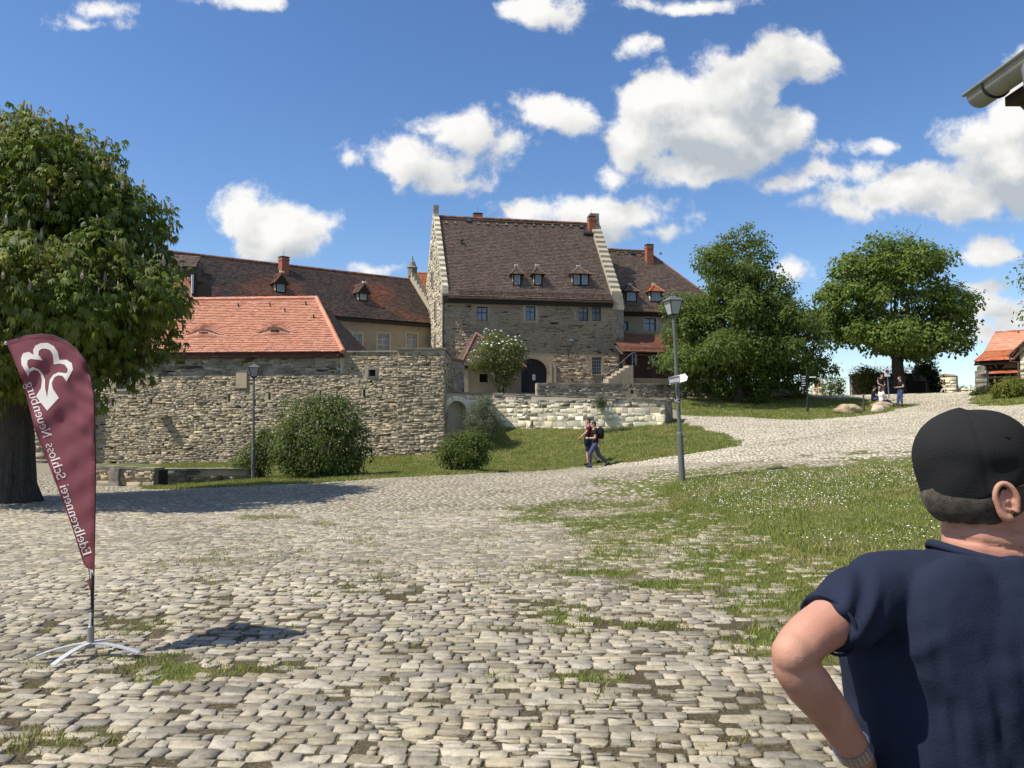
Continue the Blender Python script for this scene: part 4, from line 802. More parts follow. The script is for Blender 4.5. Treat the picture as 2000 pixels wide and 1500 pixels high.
# ------------------------------------------------------------------ long building behind
def long_house():
    rl, rr = P(375, 497, 58.0), P(800, 546, 68.2); rr[2] = rl[2]; u = rr - rl; u[2] = 0; Lh = np.linalg.norm(u); u /= Lh; n = np.array((u[1], -u[0], 0)); run, drop = 5.2, 4.55
    eL, eR = rl + n * run - (0, 0, drop), rr + n * run - (0, 0, drop); zb = 0.0; A = eL - n * .5 - u * 2; fr = Fr(A, A + u * (Lh + 6)); zE = eL[2]
    th = thing('long_range', 'long castle range with blackened red tile roof, brick chimney and two small dormers', 'building', (rl + rr) / 2 * (1, 1, 0))
    W_ = []
    for px, w in ((697, 16), (748, 22), (803, 20)):
        W_.append((fr.s_of(px - w / 2), fr.s_of(px + w / 2), fr.t_of(px, 684), fr.t_of(px, 652)))
    mb = MB(); wall_slab(mb, fr, 0, fr.len, 2, zE, W_, .3); mb.obox(fr.p(0, -.4, 2), fr.u * fr.len, -fr.n * 9, fr.z * (zE - 2)); mb.build('wall', M_OCHRE, th)
    for w in W_: window(th, fr, *w, nv=1, nh=2, fm=M_FRAMEW, gm=M_GLASSB, surround=M_CREAM)
    tiles(th, eL - u * 2, eR, rr, rl - u * 2, M_TILE_DARK, .17, .19, seed=51, sag=.06, wave=.015); tiles(th, rr - n * run - (0, 0, drop), rl - n * run - u * 2 - (0, 0, drop), rl - u * 2, rr, M_TILE_DARK, .35, .4, seed=52); ridge_caps(th, rl - u * 2, rr, M_RIDGE, .12)
    mb = MB(); rbox(mb, fr, 0, Lh + 2, .1, .4, zE - .3, zE - .05); mb.build('cornice', M_TIMBER, th)
    nr = np.cross(u, rl - eL); nr /= np.linalg.norm(nr); nr = nr if nr[2] > 0 else -nr
    def on_roof(px, py):
        d = ray(px, py); k = np.dot(eL - EYE, nr) / np.dot(d, nr); return EYE + d * k
    for px, py, pt in ((548, 572, 553), (709, 588, 572)):
        p = on_roof(px, py); s_ = float(np.dot(p - fr.A, fr.u)); dd = float(np.dot(p - fr.A, fr.n)); dormer(th, fr, s_, p[2], P(px, pt, p[1])[2], .75, dd, drop / run, M_TILE_DARK, peak=.7, style='gable')
    c = on_roof(554, 530); chimney(th, (c[0], c[1]), .62, .6, c[2] - .5, P(554, 504, c[1])[2], fr.rz + .2)
    # stepped gable at the far end
    ns = 11
    for sd in (1, -1):
        for i in range(ns):
            k0, k1 = i / ns, (i + 1) / ns; p0 = rr + n * run * sd * (1 - k0) - (0, 0, drop * (1 - k0)); p1 = rr + n * run * sd * (1 - k1) - (0, 0, drop * (1 - k1)); mb = MB()
            mb.prism([p0 - (0, 0, .6), p1 - (0, 0, 1.0), p1 + (0, 0, .55), p0 + (0, 0, .55 + drop / ns)], u * .55); mb.build('gable_step', M_CREAM, th)
    mb = MB(); q = rr + u * .27; mb.lathe(q + (0, 0, .3), [(.42, 0), (.42, .75), (.50, .8), (.34, .95), (.24, 1.3), (.1, 1.5), (.02, 1.9)], 8); mb.build('finial', M_GREYST, th)
    mb = MB(); mb.prism([fr.p(Lh + 2.3, -.5, 2), fr.p(Lh + 2.3, -.5, zE), rr + u * .3, fr.p(Lh + 2.3, -9.9, zE), fr.p(Lh + 2.3, -9.9, 2)], u * .2); mb.build('gable_wall', M_GREYST, th)
    # neighbouring roof beyond
    t2 = thing('red_roof_house', 'narrow strip of red tile roof seen between stepped gable and gatehouse', 'building', (rr[0] + 3, rr[1] + 5, 3)); a = P(790, 600, 76); b = P(850, 600, 76); z1 = P(800, 524, 78)[2]
    tiles(t2, a, b, b + (0, 4, z1 - b[2]), a + (0, 4, z1 - a[2]), M_TILE_OR, .2, .22, seed=54); mb = MB(); mb.obox((a[0], a[1] + .3, 2), b - a, (0, 8, 0), (0, 0, a[2] - 2)); mb.build('wall', M_OCHRE, t2)
    tiles(t2, b + (0, 8, 0), a + (0, 8, 0), a + (0, 4, z1 - a[2]), b + (0, 4, z1 - a[2]), M_TILE_OR, .4, .4, seed=55)
long_house()
def timber_wing():
    # half-timbered wing peeping past the chestnut
    fr = Fr(P(300, 600, 49), P(382, 600, 50.5)); L_ = fr.len; th = thing('timbered_wing', 'half-timbered wing with white panels and orange roof peeping past the chestnut tree', 'building', fr.p(L_ / 2, 0, 2.))
    zE = fr.t_of(350, 582); zt = fr.t_of(370, 537); mb = MB(); mb.obox(fr.p(0, 0, 2), fr.u * L_, -fr.n * 5, fr.z * (zE - 2)); e = fr.p(L_, 0, 0); mb.prism([e + (0, 0, zE), e - fr.n * 4 + (0, 0, zE), e - fr.n * 2.6 + (0, 0, zt)], -fr.u * .2); mb.build('wall', M_WHITE, th)
    q = MB(); g = Fr(fr.p(L_, 0, 0), fr.p(L_, -5, 0)); s_ = 0
    for k in range(5): q.obox(g.p(k * 1.0, 0.01, 3), g.u * .2, g.n * .06, g.z * (zE - 3 + .6))
    for z in (zE - .1, zE - 1.6, zE - 3): q.obox(g.p(0, .012, z), g.u * 5, g.n * .05, g.z * .18)
    q.build('timber_frame', M_TIMBER, th)
    # face turned to the viewer: white panel with posts
    w = MB(); a, b = fr.s_of(368), fr.s_of(384)
    w.obox(fr.p(a, .0, zE - 1.2), fr.u * (L_ - a), fr.n * .12, fr.z * (zt - zE + 1.2)); w.build('white_panel', M_WHITE, th); q = MB(); rbox(q, fr, L_ - .18, L_ + .02, .05, .16, zE - 1.2, zt + .1); rbox(q, fr, a, L_, .1, .15, zE + .2, zE + .34); q.build('corner_post', M_TIMBER, th)
    tiles(th, fr.p(-2, .7, zE - .3), fr.p(fr.s_of(366), .7, zE - .3), fr.p(fr.s_of(381), -2.4, zt + .25), fr.p(-2, -2.4, zt + .25), M_TILE_RED, .17, .18, seed=57); mb = MB(); mb.obox(fr.p(L_ + .02, -2.4, zE - 1), fr.u * 1.6, -fr.n * .1, fr.z * 2.6); mb.obox(fr.p(L_ - .1, -2.2, zt - .2), fr.u * .9, fr.n * 1.2, fr.z * .25); mb.build('board_cheek', M_WOOD, th)
    # upper dormer tower
    mb = MB(); c = P(364, 538, 55); mb.obox(c - (1.2, 0, 1.1), (2.0, .6, 0), (-.5, 1.8, 0), (0, 0, 1.9)); mb.build('dormer_box', M_WOOD, th); tiles(th, c + (-1.6, -.3, .7), c + (.55, .3, .7), c + (.4, 1.4, 1.7), c + (-1.6, .9, 1.7), M_TILE_BROWN, .17, .18, seed=58)
timber_wing()
# ------------------------------------------------------------------ defensive wall, storehouse behind it and bastion
def outer_wall():
    A, B = P(60, 900, 36.3), P(776, 893, 35.1); fr = Fr(A, B); L_ = fr.len; zt = fr.t_of(500, 688) - .02; zt2 = fr.t_of(740, 688)
    th = thing('curtain_wall', 'long rubble stone curtain wall with arrow slits under the new red roof', 'wall', fr.p(L_ / 2, 0, 0))
    holes = []
    def rect(x0, y0, x1, y1): return (fr.s_of(x0), fr.s_of(x1), fr.t_of(x0, y1), fr.t_of(x0, y0))
    win = rect(226, 733, 256, 760); small = rect(719, 722, 733, 735); slits = [rect(x - 2.4, y0, x + 2.4, y1) for x, y0, y1 in ((220, 780, 793), (295, 779, 790), (447, 771, 785), (526, 768, 781), (625, 763, 776), (711, 761, 775))]
    holes = [win, small] + slits
    mb = MB(); wall_slab(mb, fr, 0, L_, -1.2, max(zt, zt2), holes, .45); mb.obox(fr.p(0, -.46, -1.2), fr.u * L_, -fr.n * .3, fr.z * (max(zt, zt2) + 1.2)); mb.build('wall_core', M_MORTAR, th)
    pad = [(a - .12, b + .12, c - .12, e + .12) for a, b, c, e in (win, small)] + slits
    # plastered strip under the eaves keeps few stones
    stones(th, fr, 0, L_, lambda s: -.6, lambda s: zt - 1.05 if s < fr.s_of(668) else zt2, .20, .088, .012, M_RUBBLE, pad, seed=61, gap=.004, jit=.14)
    stones(th, fr, 0, fr.s_of(664), lambda s: zt - 1.1, lambda s: zt, .42, .20, .018, M_GREYST, pad, n_ind=0, seed=62, stuffname='upper_stonework')
    window(th, fr, *win, nv=3, nh=3, fm=M_FRAMEW, bar=.03, surround=M_CREAM, sw=.12, d=-.3); window(th, fr, *small, nv=1, nh=0, fm=M_FRAME, surround=M_GREYST, sw=.1, d=-.3)
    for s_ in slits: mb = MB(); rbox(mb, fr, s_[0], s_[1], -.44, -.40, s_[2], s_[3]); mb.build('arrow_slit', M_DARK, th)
    mb = MB(); rbox(mb, fr, fr.s_of(668), L_ + .1, -.55, .06, zt2, zt2 + .07); mb.build('coping', M_GREYST, th)
    mb = MB(); c = fr.p(fr.s_of(322), 0, fr.t_of(322, 817)); mb.obox(c - fr.u * .2 - fr.n * .1, fr.u * .36, fr.n * .42, fr.z * .16); mb.obox(c - fr.u * .14 - fr.n * .1 + fr.z * .02, fr.u * .24, fr.n * .5, fr.z * .05); mb.build('stone_spout', M_GREYST, th)
    mb = MB(); a, b, c, e = rect(461, 728, 482, 758); rbox(mb, fr, a, b, .0, .07, c, e); mb.build('blocked_window', M_MORTAR, th)
    # buttress added beside the flag, its depth shaped to throw the narrow shadow
    mb = MB(); rbox(mb, fr, 0, fr.s_of(185), 0, .22, -1, fr.t_of(180, 768)); mb.build('shadow_buttress', M_GREYST, th)
    stones(th, fr, .02, fr.s_of(185), lambda s: -.6, lambda s: fr.t_of(180, 768), .3, .14, .05, M_RUBBLE, (), n_ind=0, seed=64, d=.22, stuffname='shadow_buttress_stonework')
    # storehouse roof
    t2 = thing('red_roof_storehouse', 'low storehouse with bright new red tile roof and eyebrow vents behind curtain wall', 'building', fr.p(L_ / 2, -3, 0)); ov = .30
    s0, s1 = -3.0, fr.s_of(672); zE = zt + .0; eL, eR = fr.p(s0, ov, zE), fr.p(s1, ov, zE); rrun = 3.3; RZ = P(560, 583, fr.p(fr.s_of(560), -rrun, 0)[1])[2]; q = P(615, 580, 0.0); k = fr.s_of(615); rr = fr.p(0, -rrun, RZ); rfr = Fr(rr, rr + fr.u); rr = rfr.p(rfr.s_of(615), 0, RZ); rl = fr.p(s0, -rrun, RZ); bR = fr.p(s1, -rrun * 2 - ov, zE); bL = fr.p(s0, -rrun * 2 - ov, zE)
    # eyebrow vents raise the courses over them
    up = np.linalg.norm(rl - eL); wmax = np.linalg.norm(eR - eL)
    brows = []
    nr = np.cross(fr.u, rl - eL); nr /= np.linalg.norm(nr); nr = nr if nr[2] > 0 else -nr
    def on_roof(px, py):
        d = ray(px, py); kk = np.dot(eL - EYE, nr) / np.dot(d, nr); return EYE + d * kk
    for px, py in ((398, 657), (537, 653)):
        p = on_roof(px, py); brows.append((float(np.dot(p - eL, fr.u)), float(np.dot(p - eL, (rl - eL) / up)), p))
    def bulge(kk, f):
        # position along the course in metres from the left eave corner
        l0 = eL + (rl - eL) * f; w = (eR + (rr - eR) * f) - l0; s_ = float(np.dot(l0 - eL, fr.u)) + kk * float(np.dot(w, fr.u)); v = f * up; b = np.zeros(len(kk))
        for (bs, bv, _) in brows:
            x = (s_ - bs) / .95; prof = np.exp(-(x * 1.55) ** 2) * .34; y = v - bv
            b += prof * (0 if y < -.01 else max(0, 1 - y / 1.15) ** 1.1)
        return b
    tiles(t2, eL, eR, rr, rl, M_TILE_RED, .155, .17, seed=66, bulge=bulge, wave=.002, lift=.038); tiles(t2, eR, bR, rr, rr, M_TILE_BROWN, .155, .17, seed=67); tiles(t2, bR, bL, rl, rr, M_TILE_RED, .3, .3, seed=68)
    ridge_caps(t2, rl, rr, M_TILE_RED, .13, .3); ridge_caps(t2, eR, rr, M_TILE_RED, .12, .3, name='hip_tiles')
    for (bs, bv, p) in brows:
        mb = MB(); xs = np.linspace(-.8, .8, 17); lo = [p + fr.u * x for x in xs]; hi = [p + fr.u * x + np.array((0, 0, .34 * math.exp(-((x / .95) * 1.55) ** 2) + .005)) for x in xs]; vs = lo + hi; m = len(xs); mb.add(vs, [(i, i + 1, m + i + 1, m + i) for i in range(m - 1)]); br = mb.build('eyebrow_vent', M_TILE_BROWN, t2)
        q = MB(); q.obox(p - fr.u * .2 + fr.n * .01 + (0, 0, .03), fr.u * .4, fr.n * .03, (0, 0, .17)); q.build('louvre', M_DARK, br)
    for px, py in ((355, 600), (465, 600), (527, 599), (597, 597), (612, 622), (556, 610)):
        p = on_roof(px, py); mb = MB(); mb.obox(p, fr.u * .05, nr * .12, fr.z * .12); mb.build('roof_hook', M_IRON, t2)
    mb = MB(); rbox(mb, fr, s0, s1 - .1, .02, ov - .04, zE - .22, zE - .06); mb.build('eave_board', mat('oxblood_board', (.08, .022, .018), rough=.7), t2); mb = MB(); mb.obox(fr.p(s0, -.8, 0), fr.u * (s1 - s0 - .4), -fr.n * (rrun * 2 - .6), fr.z * (zE - .05)); mb.build('wall', M_MORTAR, t2)
    # bastion
    A2, B2 = P(775, 893, 34.98), P(867, 886, 35.0); f2 = Fr(A2, B2); L2 = f2.len; z2 = f2.t_of(820, 683); tb = thing('corner_bastion', 'square rubble stone bastion at the right end of the curtain wall', 'wall', f2.p(L2 / 2, 0, .2))
    mb = MB(); mb.obox(f2.p(0, 0, -1), f2.u * L2, -f2.n * 3.5, f2.z * (z2 + 1)); mb.build('wall_core', M_MORTAR, tb)
    stones(tb, f2, 0, L2, lambda s: -.5, lambda s: z2, .25, .12, .020, M_RUBBLE, (), n_ind=200, seed=71); f3 = Fr(f2.p(L2, 0, 0), f2.p(L2, -3.5, 0)); stones(tb, f3, 0, 3.5, lambda s: -.5, lambda s: z2, .35, .17, .05, M_RUBBLE, (), n_ind=0, seed=72, stuffname='side_stonework')
    mb = MB(); rbox(mb, f2, -.05, L2 + .08, -3.5, .09, z2, z2 + .09); mb.build('coping', M_GREYST, tb)
    f4 = Fr(f2.p(0, -.2, 0), f2.p(0, 0, 0))
    # low ruined stretch between bastion and porch
    f5 = Fr(P(868, 760, 44), P(906, 760, 46)); tr = thing('passage_wall', 'dark stone wall stub between bastion and porch', 'wall', f5.p(f5.len / 2, 0, 3)); za, zb_ = f5.t_of(869, 700), f5.t_of(905, 708)
    mb = MB(); mb.prism([f5.p(0, 0, 2), f5.p(f5.len, 0, 2), f5.p(f5.len, 0, zb_), f5.p(0, 0, za)], -f5.n * .6); mb.build('wall_core', M_FACADE, tr); stones(tr, f5, 0, f5.len, lambda s: 2.2, lambda s: zb_, .5, .25, .05, M_GREYST, (), n_ind=60, seed=73); mb = MB(); mb.prism([f5.p(-.1, .12, za + .0), f5.p(f5.len + .1, .12, zb_ + .0), f5.p(f5.len + .1, .12, zb_ + .12), f5.p(-.1, .12, za + .12)], -f5.n * .8); mb.build('coping', M_TILE_BROWN, tr)
outer_wall()
# ------------------------------------------------------------------ ramp wall, parapet, bench wall
def ramp_wall():
    segs = [(P(864, 850, 35.6), P(962, 850, 37.3)), (P(962, 850, 37.9), P(1299, 830, 36.7)), (P(1299, 830, 36.7), P(1313, 822, 38.4))]
    tops = [((864, 767), (962, 770)), ((962, 770), (1299, 781)), ((1299, 781), (1313, 780))]
    th = thing('ramp_wall', 'pale cream limestone retaining wall along the ramp with blind arch at its left', 'wall', (segs[1][0] + segs[1][1]) / 2)
    for i, ((A, B), (ta, tb)) in enumerate(zip(segs, tops)):
        fr = Fr(A, B); za, zb = P(*ta, A[1])[2], P(*tb, B[1])[2]; L_ = fr.len
        top = lambda s, za=za, zb=zb, L_=L_: za + (zb - za) * s / L_ + .06 * (vnoise(s * 1.3, 3.3, 1, 3) - .5)
        bot = lambda s, fr=fr: h(*fr.p(s, .1, 0)[:2]) - .25
        arch = []
        mb = MB(); n = 24; S_ = np.linspace(0, L_, n + 1)
        if i == 0:
            sa, sb = fr.s_of(871), fr.s_of(911); sp = fr.t_of(880, 806); crown = fr.t_of(891, 783); c = (sa + sb) / 2; rw = (sb - sa) / 2
            arch = [(sa - .02, sb + .02, -1, sp), (c - rw * .86, c + rw * .86, sp, sp + (crown - sp) * .55), (c - rw * .5, c + rw * .5, sp, crown)]
            # core with the arched recess
            mb.obox(fr.p(0, -.6, -.5), fr.u * L_, fr.n * .25, fr.z * (min(za, zb) + .5)); mb.obox(fr.p(sb, -.36, -.5), fr.u * (L_ - sb), fr.n * .36, fr.z * (min(za, zb) + .5)); mb.obox(fr.p(0, -.36, -.5), fr.u * sa, fr.n * .36, fr.z * (min(za, zb) + .5))
            pts = [fr.p(sa, 0, sp)] + [fr.p(c - rw * math.cos(q), 0, sp + (crown - sp) * math.sin(q)) for q in np.linspace(0, PI, 14)] + [fr.p(sb, 0, sp)]
            for a, b in zip(pts, pts[1:]):
                if np.linalg.norm((b - a)[:2]) > 1e-6: mb.prism([a, b, (b[0], b[1], min(za, zb)), (a[0], a[1], min(za, zb))], -fr.n * .36)
            mb.build('wall_core', M_PALEM, th)
            for k in range(17):
                q0, q1 = PI * k / 17 + .012, PI * (k + 1) / 17 - .012; q = MB(); ro = 1.0 + .22
                q.prism([fr.p(c - (rw + e) * math.cos(a), .05 + .02 * random.random(), sp + (crown - sp + e) * math.sin(a)) for e, a in ((0, q0), (.24, q0), (.24, q1), (0, q1))], -fr.n * .2); q.build('arch_stone', M_PALE, th)
            arch.append((c - rw * .9, c + rw * .9, sp, crown + .2)); arch.append((sa - .22, sb + .22, sp, sp + .25))
        else:
            mb.obox(fr.p(0, -.6, -.5), fr.u * L_, fr.n * .6, fr.z * (min(za, zb) + .5)); mb.build('wall_core', M_PALEM, th)
        if i == 1:
            stones(th, fr, 0, L_, bot, lambda s: top(s) - .40, .30, .20, .012, M_PALE, arch, n_ind=260, seed=81, gap=.005, wig=.03, jit=.07); stones(th, fr, 0, L_, lambda s: top(s) - .42, top, .3, .16, .012, M_GREYST if False else mat('lichened_limestone', (.52, .465, .35), (.42, .37, .285), scale=2.5, rough=.95, bump=.7, bscale=20, var=.25, c3=(.17, .155, .125), s3=2.2, t3=(.5, .7)), (), n_ind=40, seed=82, stuffname='upper_stonework', wig=.03)
        else: stones(th, fr, 0, L_, bot, top, .28, .15, .025, M_PALE if i == 0 else M_GREYST, arch, n_ind=60, seed=83 + i)  # right return end: its shade is put into the darker grey stone colour
        mb = MB(); k = int(L_ / .55) + 1
        for j in range(k):
            a, b = L_ * j / k, L_ * (j + 1) / k; mb = MB(); z = top((a + b) / 2) - .02; e = random.uniform(-.02, .03); rbox(mb, fr, a + .008, b - .008, -.62, .06 + e, z, z + .07 + e); mb.build('coping_stone', M_GREYST, th)
ramp_wall()
def parapet():
    th = None
    A, B = P(1049, 780, 47.5), P(1562, 776, 51.0); fr = Fr(A, B); L_ = fr.len; th = thing('dark_parapet_wall', 'long dark weathered parapet wall behind ramp and under big tree', 'wall', fr.p(L_ / 2, 0, 3))
    top = lambda s: fr.t_of(1060, 751) + (fr.t_of(1555, 752) - fr.t_of(1060, 751)) * s / L_; bot = lambda s: h(*fr.p(s, .2, 0)[:2]) - .3
    mb = MB(); mb.prism([fr.p(0, 0, 2.), fr.p(L_, 0, 2.), fr.p(L_, 0, top(L_)), fr.p(0, 0, top(0))], -fr.n * .5); mb.build('wall_core', M_MORTAR, th); hs = (fr.s_of(1232), fr.s_of(1237), fr.t_of(1232, 769), fr.t_of(1232, 762)); mb = MB(); rbox(mb, fr, hs[0], hs[1], 0, .006, hs[2], hs[3]); mb.build('drain_hole', M_DARK, th)
    stones(th, fr, 0, L_, bot, top, .34, .17, .03, M_GREYST, [hs], n_ind=250, seed=91); k = 26
    for j in range(k): a, b = L_ * j / k, L_ * (j + 1) / k; mb = MB(); z = top((a + b) / 2); rbox(mb, fr, a + .01, b - .01, -.55, .07 + random.uniform(-.02, .02), z, z + .09); mb.build('coping_stone', M_GREYST, th)
parapet()
def low_wall():
    # low garden wall in front of the curtain wall
    th = thing('low_garden_wall', 'low mossy stone garden wall in two stretches below the curtain wall', 'wall', P(330, 945, 26))
    for i, (pa, pb, Ya, Yb, ta, tb) in enumerate(((150, 303, 25.8, 25.2, 912, 918), (303, 487, 25.9, 27.2, 919, 918))):
        fr = Fr(P(pa, 940, Ya), P(pb, 940, Yb)); L_ = fr.len; za, zb = P(pa, ta, Ya)[2], P(pb, tb, Yb)[2]; top = lambda s, za=za, zb=zb, L_=L_: za + (zb - za) * s / L_
        mb = MB(); mb.prism([fr.p(0, 0, -1), fr.p(L_, 0, -1), fr.p(L_, 0, zb), fr.p(0, 0, za)], -fr.n * .45); mb.build('wall_core', M_MORTAR, th); stones(th, fr, 0, L_, lambda s: -.6, top, .3, .16, .03, M_RUBBLE if i == 0 else M_GREYST, (), n_ind=60, seed=95 + i)
        k = int(L_ / .7)
        for j in range(k): a, b = L_ * j / k, L_ * (j + 1) / k; mb = MB(); z = top((a + b) / 2); rbox(mb, fr, a + .008, b - .008, -.5, .05 + random.uniform(-.02, .02), z - .01, z + .06); mb.build('coping_stone', M_GREYST, th)
        if i == 0:
            mb = MB(); s_ = fr.s_of(232); mb.obox(fr.p(s_ - .18, 0, -1), fr.u * .36, fr.n * .16, fr.z * (1 + top(s_))); mb.build('pier', M_GREYST, th); mb = MB(); mb.obox(fr.p(L_ - .02, -.45, -1), fr.u * .16, fr.n * .48, fr.z * (1 + zb)); mb.build('end_pier', M_TIMBER, th)
low_wall()
# ------------------------------------------------------------------ trees and shrubs
def leafmat(name, c1, c2, c3=None, var=.35, s3=1.2, t3=(.5, .7), trans=.42, rough=.5): return mat(name, c1, c2, scale=1.3, rough=rough, var=var, c3=c3, s3=s3, t3=t3, spec=.14, trans=trans)
M_BARK = mat('grey_bark', (.10, .085, .068), (.055, .046, .038), scale=9, rough=.95, bump=1.0, bscale=14, stretch=(3, 3, .6), bdist=.05)
M_CHEST = leafmat('chestnut_leaves', (.090, .140, .026), (.135, .178, .036), c3=(.22, .22, .055), s3=.9, trans=.30)
M_MAPLE = leafmat('maple_leaves', (.110, .172, .038), (.160, .215, .052))
M_LINDEN = leafmat('linden_leaves', (.088, .138, .034), (.130, .178, .044))
M_LILAC = leafmat('lilac_leaves', (.070, .110, .028), (.110, .145, .040), c3=(.16, .12, .05), s3=2.0, t3=(.6, .75))
M_ELDER = leafmat('elder_leaves', (.095, .125, .035), (.14, .165, .055))
M_SAGE = leafmat('greyish_shrub_leaves', (.085, .115, .055), (.13, .15, .085))
M_BRIGHT = leafmat('yellow_green_leaves', (.13, .16, .03), (.19, .20, .045))
M_IVY = leafmat('ivy_leaves', (.035, .055, .018), (.055, .075, .025))
M_SPENT = mat('spent_blossom', (.40, .35, .26), (.27, .21, .15), scale=8, rough=.9, var=.3)
M_BLOOM = mat('white_blossom', (.74, .74, .62), (.62, .63, .48), scale=8, rough=.8, var=.12)
def lumps_px(lst, Y, dscale=1.0):
    out = []
    for q in lst:
        px, py, rx, ry = q[:4]; dy = q[4] if len(q) > 4 else 0; c = P(px, py, Y + dy); k = (Y + dy) / F; out.append((c, np.array((rx * k, rx * k * dscale, ry * k))))
    return out
def puffs(lumps, n, size, seed):
    """break the big lumps of a crown into many rounded leaf clumps"""
    p, d = sample_crown(lumps, n, seed, 0, .34); rg = np.random.default_rng(seed + 5); out = []
    for i in range(n): k = size * rg.uniform(.6, 1.35); out.append((p[i] - d[i] * k * .5, np.array((k * 1.15, k * 1.15, k * .8))))
    return out
def sample_crown(lumps, n, seed, inner=.2, thick=.16):
    rg = np.random.default_rng(seed); wt = np.array([(r[0] * r[2] + r[0] * r[1] + r[1] * r[2]) for _, r in lumps]); wt /= wt.sum(); pos, nor = [], []
    while sum(map(len, pos)) < n:
        m = n; li = rg.choice(len(lumps), m, p=wt); d = rg.normal(size=(m, 3)); d /= np.linalg.norm(d, axis=1)[:, None]; u = 1 + rg.normal(0, thick * .5, m); i_ = rg.random(m) < inner; u[i_] = rg.uniform(.35, .95, i_.sum())
        c = np.array([l[0] for l in lumps])[li]; r = np.array([l[1] for l in lumps])[li]
        # lumpy outline
        wob = 1 + .16 * np.sin(d[:, 0] * 7 + li * 1.7) * np.sin(d[:, 1] * 6 + li) + .12 * np.sin(d[:, 2] * 11 + li * 2.3 + d[:, 0] * 5); p = c + d * r * (u * wob)[:, None]; k = np.ones(m, bool)
        for j, (cc, rr) in enumerate(lumps):
            e = np.linalg.norm((p - cc) / rr, axis=1); k &= ~((e < .72) & (li != j) & ~i_)
        pos.append(p[k]); nn = d / r; nn /= np.linalg.norm(nn, axis=1)[:, None]; nor.append(nn[k])
    return np.concatenate(pos)[:n], np.concatenate(nor)[:n]
def foliage(name, parent, lumps, ncl, per, csize, lsize, matl, seed, kind='simple', inner=.2, aspect=.55, droop=.4, keep=None, zmin=None):
    rg = np.random.default_rng(seed); cp, cn = sample_crown(lumps, ncl, seed, inner)
    if keep is not None: k = keep(cp); cp, cn = cp[k], cn[k]
    n = len(cp) * per; ci = np.repeat(np.arange(len(cp)), per); off = rg.normal(0, 1, (n, 3)) * csize * .5; off[:, 2] *= .7; p = cp[ci] + off
    if zmin is not None: p[:, 2] = np.maximum(p[:, 2], zmin(p[:, 0], p[:, 1]) + .02)
    nrm = cn[ci] * .7 + rg.normal(0, .5, (n, 3)) + np.array((0, 0, .55)); nrm /= np.linalg.norm(nrm, axis=1)[:, None]
    ax = cn[ci] * .6 + rg.normal(0, .6, (n, 3)) + np.array((0, 0, -droop)); ax -= nrm * (ax * nrm).sum(1)[:, None]; ax /= np.linalg.norm(ax, axis=1)[:, None] + 1e-9; sd = np.cross(nrm, ax)
    crn_ = np.clip(rg.random(len(cp))[ci] * .6 + rg.random(n) * .4, 0, 1); L_ = lsize * rg.uniform(.65, 1.3, n)
    fans = [(0, 1.0)] if kind == 'simple' else [(a, s) for a, s in ((-1.3, .68), (-.65, .92), (0, 1.0), (.65, .92), (1.3, .68))]
    Vs = []
    for a, s in fans:
        dr = ax * math.cos(a) + sd * math.sin(a); sdd = np.cross(nrm, dr); l = (L_ * s)[:, None]; w = l * aspect * (.5 if kind == 'simple' else .20); tip = p + dr * l - np.array((0, 0, 1)) * l * (.25 if kind == 'simple' else .72 * (.6 + .4 * abs(a))); md = p + dr * l * .55 - np.array((0, 0, 1)) * l * .06 + nrm * l * .05
        Vs.append(np.stack([p, md + sdd * w, tip, md - sdd * w], 1))
    V = np.stack(Vs, 1).reshape(-1, 3); m = len(V) // 4; me = raw_mesh(name, V - wloc(parent), np.arange(m * 4).reshape(m, 4), matl, {'rnd': np.repeat(crn_, 4 * len(fans))}); return link(name, me, parent), cp, cn
def limb(mb, pts, r0, r1, n=9):
    pts = [v3(p) for p in pts]; k = len(pts); out = []; 
    for i in range(k - 1):
        for t in np.linspace(0, 1, 4, endpoint=False): out.append(pts[i] + (pts[i + 1] - pts[i]) * t)
    out.append(pts[-1]); out = [p + np.array((math.sin(i * 1.3), math.cos(i * 1.7), 0)) * r0 * .10 * (0 < i < len(out) - 1) for i, p in enumerate(out)]
    mb.tube(out, [r0 + (r1 - r0) * i / (len(out) - 1) for i in range(len(out))], n)
def trunk(th, base, top, r0, r1, targets, flare=1.5, seed=1):
    rg = random.Random(seed); mb = MB(); b, t = v3(base), v3(top); pts = [b - (0, 0, .35), b + (0, 0, .12), b + (0, 0, .5)] + [b + (t - b) * k + np.array((rg.uniform(-.06, .06), rg.uniform(-.06, .06), 0)) for k in (.35, .6, .8, 1)]; rr = [r0 * flare * 1.15, r0 * flare, r0 * 1.12, r0, r0 * .9, (r0 + r1) / 2, r1]
    n = 16; pp = []; 
    mb.tube(pts, rr, n)
    if r0 > .3:     # fluted base
        for j in range(9):
            q = 2 * PI * j / 9 + rg.uniform(-.2, .2); e = np.array((math.cos(q), math.sin(q), 0)); mb.tube([b + e * r0 * 1.75 - (0, 0, .2), b + e * r0 * 1.08 + (0, 0, .4), b + e * r0 * .86 + (0, 0, 1.6), b + e * r0 * .7 + (0, 0, 2.6)], [r0 * .22, r0 * .24, r0 * .2, r0 * .1], 7)
    tr = mb.build('trunk', M_BARK, th, smooth=True); mb = MB()
    for c in targets:
        c = v3(c); s = b + (t - b) * rg.uniform(.62, 1.0); m = s * .5 + c * .5 + np.array((0, 0, -.25)); limb(mb, [s, m, c], r1 * rg.uniform(.4, .6), r1 * .1, 7)
        for _ in range(3): e = c + np.array((rg.uniform(-1, 1), rg.uniform(-1, 1), rg.uniform(-.3, 1))) * np.linalg.norm(c - m) * .45; limb(mb, [m * .4 + c * .6, e], r1 * .2, r1 * .04, 5)
    mb.build('limbs', M_BARK, th, smooth=True); return tr
